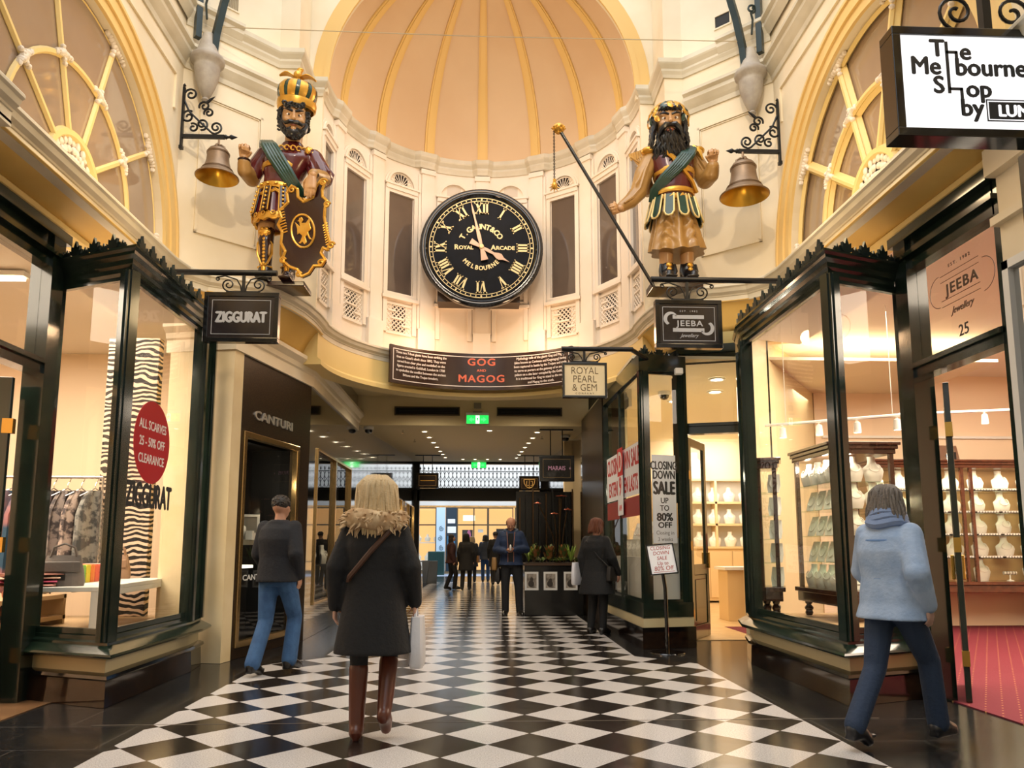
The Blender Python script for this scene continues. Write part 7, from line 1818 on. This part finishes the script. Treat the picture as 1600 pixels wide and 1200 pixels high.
def scarf(c, c2=None, r=.11):
    def f(x):
        n = x['V']['neck']; b = B()
        for k in range(3): b.tube([n+Vector((math.cos(a)*(r-.01*k), math.sin(a)*(r-.01*k), .01+.035*k+.01*math.sin(3*a+k))) for a in [2*PI*j/16 for j in range(17)]], .035, 8)
        b.build('scarf', fabric(c, c2), x['t'], smooth=True)
    return f
def handbag_part(c, pos, sz=(.12, .3, .26), strap=None, name='bag'):
    def f(x):
        b = B(); w_, d, h = sz
        b.loft([oval((pos[0], pos[1], pos[2]+h*q), w_/2*k, d/2*k, 16, .5) for q, k in ((0, .85), (.08, 1), (.5, .98), (.9, .85), (1, .8))]); b.build(name, mat('bag_'+c, c, .5, bump=.2, bscale=40), x['t'], smooth=True)
        if strap: b = B(); b.tube(strap, .011, 6); b.build(name+'_strap', mat('bag_'+c, c, .5), x['t'], smooth=True)
    return f

# blonde woman walking away, near the camera
def fur(x):
    n = x['V']['neck']; b = B(); rnd = random.Random(8)
    b.tube([n+Vector((math.cos(a)*.15, .02+math.sin(a)*.12, .0+.015*math.sin(2*a))) for a in [2*PI*j/18 for j in range(19)]], .07, 10)
    for k in range(420):
        a = rnd.uniform(0, 2*PI); q = rnd.uniform(0, 2*PI); c_ = n+Vector((math.cos(a)*.15, .02+math.sin(a)*.12, 0)); o = Vector((math.cos(a)*math.cos(q), math.sin(a)*math.cos(q), math.sin(q)))
        b.tube([c_+o*.055, c_+o*.085+Vector((rnd.uniform(-.015, .015), rnd.uniform(-.015, .015), -.012)), c_+o*.10+Vector((rnd.uniform(-.02, .02), 0, -.03))], [.010, .007, .001], 4)
    b.build('fur_collar', mat('fur_tawny', 'a5825a', .9, c2='d9c09a', scale=12), x['t'], smooth=True)
person('blonde woman in long black coat and brown boots walking away down the checkered floor', (-.70, 5.12, 0), R_(178), 1.66,
       dict(hipL=(-.09, 0, .92), hipR=(.09, 0, .92), kneeL=(-.09, -.14, .52), ankL=(-.09, .02, .20), toeL=(-.09, -.06, .06), kneeR=(.10, -.04, .49), ankR=(.10, .0, .085), elL=(-.25, .04, 1.14), wrL=(-.27, -.08, .90), elR=(.25, .04, 1.14), wrR=(.27, -.02, .88)),
       [trousers('17171a', 'leggings', o=.004, ank=.034, vox=.010), coat('0b0c0f', .36, .05, .05, vox=.013), shoes('5a2a1a', boot=.92, heel=.05, name='boot'), fur,
        handbag_part('d9d9de', (-.29, -.10, .46), (.10, .26, .34), [(-.28, -.16, .78), (-.275, -.11, .88), (-.28, -.03, .78)], 'white_carrier'),
        lambda x: B().tube([(-.16, -.13, 1.40), (-.06, -.165, 1.3), (.12, -.16, 1.1), (.2, -.05, 1.0), (.14, .155, 1.08), (0, .17, 1.25), (-.15, .13, 1.42), (-.17, 0, 1.47), (-.16, -.13, 1.40)], .018, 6).build('shoulder_strap', mat('bag_brown', '4a2f1f', .5), x['t'], smooth=True)],
       hair='cbb288', hairlen=.62, vol=1.42, face=False, skin='cf9f86', headrot=(0, 0, 10), vox=.009)
# man in dark jacket and jeans at the granite shop
person('man in dark navy jacket and blue jeans walking beside the granite shopfront', (-2.02, 7.75, 0), R_(165), 1.76,
       dict(kneeL=(-.10, -.18, .52), ankL=(-.10, -.10, .12), toeL=(-.11, -.27, .05), kneeR=(.10, .02, .49), ankR=(.10, .22, .12), toeR=(.10, .08, .03), elL=(-.23, .08, 1.14), wrL=(-.2, -.06, .93), elR=(.23, -.02, 1.14), wrR=(.22, -.18, .96)),
       [trousers('2c4e78', 'jeans', ank=.06, c2='3a5f8b'), coat('12151d', .06, .045, .0, 'jacket'), shoes('171412')], hair='1d1713', face=False, skin='b98a70', headrot=(8, 0, 0), vox=.010)
# man looking down at the thing in his hands
def collar(x):
    n = x['V']['neck']; b = B(); b.tube([n+Vector((math.cos(a)*.11, .02+math.sin(a)*.085, .0+.03*math.sin(a))) for a in [R_(-50+280*j/14) for j in range(15)]], .03, 8); b.build('collar', fabric('2a3f5c'), x['t'], smooth=True)
def zipp(x):
    b = B(); b.box(-.045, .045, -.158, -.13, .92, 1.42); b.build('dark_shirt', fabric('141518'), x['t'], bevel=.02)
    for s in (-1, 1): B().tube([(s*.05, -.15, .9), (s*.05, -.168, 1.2), (s*.07, -.14, 1.44)], .007, 5).build('jacket_piping', fabric('9a6a58'), x['t'], smooth=True)
person('balding man in navy jacket standing and looking down at his hands near the planter', (.56, 14.0, 0), R_(-4), 1.80,
       dict(elL=(-.26, .02, 1.14), wrL=(-.08, -.24, 1.10), elR=(.26, .02, 1.14), wrR=(.07, -.25, 1.14), dirL=(1, -.3, .1), dirR=(-1, -.3, -.2), nL=(0, .6, 1), nR=(0, .2, 1), head=(0, -.06, 1.58), kneeR=(.13, -.02, .49), ankR=(.15, .02, .085), toeR=(.20, -.13, .03)),
       [trousers('1c1d20'), coat('1d2c46', .06, .045, .02, 'jacket', c2='24365a'), zipp, collar, shoes('1a1715'),
        lambda x: B().ell((.0, -.31, 1.17), (.018, .018, .055), 10, 8).build('held_white_item', M_white, x['t'], smooth=True),
        handbag_part('1b1512', (-.24, .06, .58), (.12, .3, .24), [(-.24, -.06, .80), (-.2, -.02, 1.2), (-.14, 0, 1.45), (-.2, .08, 1.2), (-.24, .16, .80)], 'black_bag'),
        handbag_part('8f6a35', (-.29, -.04, .78), (.10, .22, .22), None, 'tan_bag')],
       hair=None, skin='b98468', headrot=(32, 0, 0), vox=.010)
# receding hair as its own mesh on that man
mn = [o for o in COL.objects if o.name.startswith('person')][-1]
b = B(); b.X = Matrix.Translation((0, -.06, 1.58)) @ Euler((R_(32), 0, 0)).to_matrix().to_4x4() @ Matrix.Diagonal((.083,)*3+(1,))
b.ell((0, .42, .12), (1.08, .95, .95), 16, 10)
for s in (-1, 1): b.ell((s*.92, .05, .25), (.14, .45, .45), 8, 6)
b.build('hair', mat('hair_4a3324', '4a3324', .6), mn, smooth=True)
# woman in black at the closing-down window
person('woman with short reddish hair in long black coat leaning to the sale window', (1.68, 11.05, 0), R_(146), 1.64,
       dict(elL=(-.25, -.02, 1.13), wrL=(-.30, -.14, .90), elR=(.23, .03, 1.13), wrR=(.21, .0, .86), kneeR=(.09, -.06, .49), head=(0, -.05, 1.595)),
       [trousers('121214', ank=.04), coat('101113', .34, .045, .07), shoes('151312', heel=.03), handbag_part('e4e4ea', (.30, .08, .72), (.08, .26, .34), None, 'white_carrier'),
        handbag_part('161414', (-.24, -.02, .78), (.1, .26, .22), [(-.22, -.1, 1.0), (-.05, -.16, 1.25), (.14, -.05, 1.46), (.1, .12, 1.38), (-.1, .15, 1.15), (-.24, .08, 1.0)], 'black_bag')],
       hair='6a3a22', hairlen=.12, vol=1.12, face=False, skin='c99079', headrot=(10, 0, -14), vox=.010)
# passer-by at the right edge
def stripes(x):
    b = B(); V = x['V']
    for k in range(6):
        z = .92+.085*k; bandring(b, (0, 0), .196+.006*math.sin(k), .145, z, .014, .006, n=30)
    b.build('quilted_seams', fabric('6d8fc0'), x['t'], smooth=True)
person('passer-by in pale blue padded jacket and dark jeans in front of the jewellery bay', (2.62, 4.80, 0), R_(118), 1.62,
       dict(kneeL=(-.09, -.22, .55), ankL=(-.09, -.28, .14), toeL=(-.09, -.43, .09), kneeR=(.09, .10, .50), ankR=(.09, .34, .16), toeR=(.09, .22, .05), elL=(-.25, .10, 1.14), wrL=(-.24, -.02, .93), elR=(.25, -.06, 1.14), wrR=(.24, -.24, .98)),
       [trousers('26364f', 'jeans', ank=.055), coat('8fa6c6', .10, .055, .02, 'padded_jacket', c2='a5b8d2'), stripes, shoes('1c1e24'), scarf('7f92b5')],
       hair='6f675f', hairlen=.2, vol=1.1, face=True, skin='b99484', headrot=(6, 0, 0), vox=.010)
# group walking out to the street
fp = [('woman in maroon jacket standing sideways near the street opening, bag at her hip', -.86, 22.6, 100, 1.62, '3a1c1e', '15151a', '241a16', .5, '7a6a58'),
      ('walker in black with long dark hair striding beside the maroon jacket woman', -.42, 22.4, 170, 1.64, '17161a', '15151a', '15110e', .5, None),
      ('grey-blond walker in dark clothes with a large tan bag before the street opening', -.30, 27.0, 175, 1.62, '24262c', '1d2026', 'b5a48c', .3, '8f6438'),
      ('walker in grey coat and blue jeans behind the tan bag carrier', .18, 27.4, 178, 1.68, '3c4250', '2b4a75', '3a3630', .3, None),
      ('walker in long black coat left of the standing man, seen from behind', .50, 25.4, 182, 1.76, '101013', '121217', '1d1815', 0, None)]
for k, (lab, x, y, rz, H, c1, c2, hc_, hl, bg) in enumerate(fp):
    pl = [trousers(c2, vox=.02), coat(c1, .12 if k in (0, 3) else .34, .04, .04, vox=.02), shoes('141312', vox=.018)]
    if bg: pl.append(handbag_part(bg, (-.24 if k else .2, -.1 if k == 0 else .05, .74), (.12, .3, .26), [(-.2, 0, 1.0), (0, .14, 1.3), (.16, 0, 1.45), (0, -.15, 1.25), (-.2, -.04, 1.0)], 'bag'))
    person(lab, (x, y, 0), R_(rz), H, dict(kneeL=(-.09, -.14, .50), ankL=(-.09, -.10, .10), toeL=(-.1, -.26, .05), ankR=(.09, .14, .10), toeR=(.1, -.0, .03)), pl, vox=.016, hair=hc_, hairlen=hl, face=(k == 0), skin='b58a72')
# customers glimpsed in the shops
person('customer in maroon jacket and dark trousers inside the closing-down shop, half hidden', (4.62, 12.25, 0), R_(150), 1.72, dict(elL=(-.24, 0, 1.13), wrL=(-.2, -.2, 1.05)),
       [trousers('1a1a1e'), coat('7a1f2c', .06, .045, .02, 'jacket'), shoes('181514')], hair='4a3a30', face=False, vox=.014)
person('distant shopper in bright blue top across the street', (2.55, 35.4, 0), R_(20), 1.7, {}, [trousers('2a2f3a', vox=.02), coat('2b86b0', .02, .04, 0, 'top', vox=.02), shoes('20201f', vox=.02)], hair='3a2a20', face=False, vox=.02)

# ================================================================ PLANTER, SCULPTURE, SMALL THINGS
t = thing('planter_box', 'long black planter box with three framed photographs on its front', 'planter', (1.36, 14.25, 0))
b = B(); b.box(-.55, .53, -.25, .35, .0, .90); b.build('box', mat('planter_black', '0d0d0e', .25, coat=.4), t, bevel=.01)
b = B(); b.box(-.58, .56, -.28, .38, .90, .94); b.build('rim', mat('planter_rim', '4a3422', .4), t); b = B(); b.box(-.52, .50, -.22, .32, .94, .95); b.build('soil', mat('soil', '2a1d12', .9), t)
for k, x in enumerate((-.475+.03, -.10, .27)):
    q = thing('framed_photograph', 'white mounted sepia photograph on the planter front, %s of three' % ['leftmost', 'middle', 'rightmost'][k], 'photograph', (1.36+x+.02, 13.99, .62))
    Mf2 = plane_M((0, 0, 0), (1, 0, 0)); b = B(); b.box(-.125, .125, -.165, .165, -.008, .006, Mf2); b.build('mount', M_white, q)
    B().box(-.09, .09, -.125, .13, .006, .008, Mf2).build('print', mat('sepia_print', '6a6055', .5, c2='b5aa9c', scale=9, contrast=(.4, .6)), q)
    b = B(); b.ell((.0, -.011, .03-.02*k), (.03, .003, .04)); b.ell((-.01, -.010, -.05), (.055, .003, .06)); b.build('print_figure', mat('sepia_dark', '3a322b', .6), q, smooth=True)
rnd = random.Random(12)
def plant(k, x, kind):
    nm = ('fern', 'spiky_plant', 'leafy_plant')[kind]
    lab = {0: 'arching green fern in the black planter', 1: 'spiky bright green plant in the black planter', 2: 'leafy russet and green plant in the black planter'}[kind]+', %s from the left' % ['first', 'second', 'third', 'fourth', 'fifth', 'sixth', 'seventh', 'eighth'][k]
    t = thing(nm, lab, 'plant', (1.36+x, 14.3+rnd.uniform(-.08, .1), .95)); b = B()
    for j in range(34 if kind != 2 else 60):
        a = rnd.uniform(0, 2*PI); L = rnd.uniform(.14, .30)*(1.2 if kind == 1 else 1); o = Vector((math.cos(a), math.sin(a), 0)); s_ = Vector((-o.y, o.x, 0)); wd = .012 if kind < 2 else .03
        st = Vector((0, 0, 0)) if kind < 2 else o*rnd.uniform(0, .1)+Vector((0, 0, rnd.uniform(.02, .26)))
        if kind == 2: L *= .35
        rows = []
        for i in range(5):
            f = i/4; p = st+o*(L*f*(.75 if kind == 0 else .45))+Vector((0, 0, L*(f*(1.3 if kind else 1.1)-(.9 if kind == 0 else .3)*f*f))); ww = wd*math.sin(PI*(.15+.8*f))
            rows.append([p-s_*ww, p+Vector((0, 0, .003)), p+s_*ww, p-Vector((0, 0, .003))])
        b.cur = j % 2; b.loft(rows)
    cs = [('3f5a24', '6a7a32'), ('7fa03a', 'a3bd55'), ('8a5a2c', '4a5a24')][kind]
    b.build('leaves', [mat('leaf_'+cs[0], cs[0], .5), mat('leaf_'+cs[1], cs[1], .5)], t, smooth=True)
    b = B(); b.tube([(0, 0, 0), (0, 0, .1)], .012, 6); b.build('stem', mat('stem_brown', '4a3a22', .7), t)
for k, (x, kd) in enumerate(((-.46, 1), (-.34, 2), (-.20, 0), (-.06, 2), (.06, 0), (.20, 2), (.33, 1), (.45, 0))): plant(k, x, kd)
# dark water feature with copper blossoms behind the planter
M_cop = mat('copper_petals', 'b8583a', .35, metal=.6)
t = thing('dark_pole_screen', 'dark screen of upright black and bronze poles behind the planter', 'screen', (1.50, 16.6, 0))
b = B(); b.box(-.72, .55, .1, .16, 0, 2.45); b.build('back_board', mat('screen_black', '0a0909', .2), t)
for k in range(9): B().box(-.66+k*.145, -.63+k*.145, -.02, .02, 0, 2.3+.1*(k % 3)).build('pole', M_gate if k % 2 else mat('dark_bronze', '4a3620', .35, metal=.6), t)
t = thing('copper_blossom_sculpture', 'copper blossom sculpture with curved stems above the planter', 'sculpture', (1.42, 14.42, .95))
b = B()
for s_ in ([(0, 0, 0), (-.05, 0, .5), (-.25, 0, .95), (-.32, 0, 1.08)], [(.05, 0, 0), (.08, 0, .6), (.12, 0, 1.2)], [(.1, 0, 0), (.16, 0, .6), (.22, 0, .95)], [(.0, 0, 0), (.02, 0, .5), (-.02, 0, .9)]): b.tube(s_, .012, 6)
b.build('stem', mat('dark_bronze', '4a3620', .35, metal=.6), t, smooth=True)
for x, z, r in ((-.34, 1.12, .07), (.12, 1.25, .11), (.24, 1.0, .07), (-.02, .92, .08)):
    b = B()
    for k in range(6):
        a = k*PI/3; o = Vector((math.cos(a), math.sin(a)*.6, .25)); s_ = Vector((-math.sin(a), math.cos(a)*.6, 0)); rows = []
        for i in range(5):
            f = i/4; p = Vector((x, 0, z))+o*(r*f)+Vector((0, 0, -.03*f*f)); ww = r*.42*math.sin(PI*(.1+.75*f)); rows.append([p-s_*ww, p+Vector((0, 0, .006)), p+s_*ww, p-Vector((0, 0, .006))])
        b.loft(rows)
    b.ell((x, 0, z+.01), (.02, .02, .015), 8, 5); b.build('blossom', M_cop, t, smooth=True)
# wet-floor sign and grey board by the street opening
t = thing('wet_floor_sign', 'yellow folding wet floor sign by the left wall near the street', 'floor sign', (-1.86, 21.5, 0), .5)
for s in (-1, 1): B().prism([(-.14, 0), (.14, 0), (.10, .62), (-.10, .62)], -.012, .012, Matrix.Rotation(s*.2, 4, 'X') @ Matrix.Translation((0, -s*.125, 0)) @ plane_M((0, 0, 0), (1, 0, 0))).build('panel', mat('sign_yellow', 'd0a01c', .4), t, bevel=.006)
t = thing('grey_floor_board', 'small grey folding board by the left gate post at the street opening', 'floor sign', (-1.75, 26.6, 0), .6)
for s in (-1, 1): B().prism([(-.2, 0), (.2, 0), (.16, .8), (-.16, .8)], -.012, .012, Matrix.Rotation(s*.16, 4, 'X') @ Matrix.Translation((0, -s*.13, 0)) @ plane_M((0, 0, 0), (1, 0, 0))).build('panel', mat('board_grey', '6a6f76', .5), t)
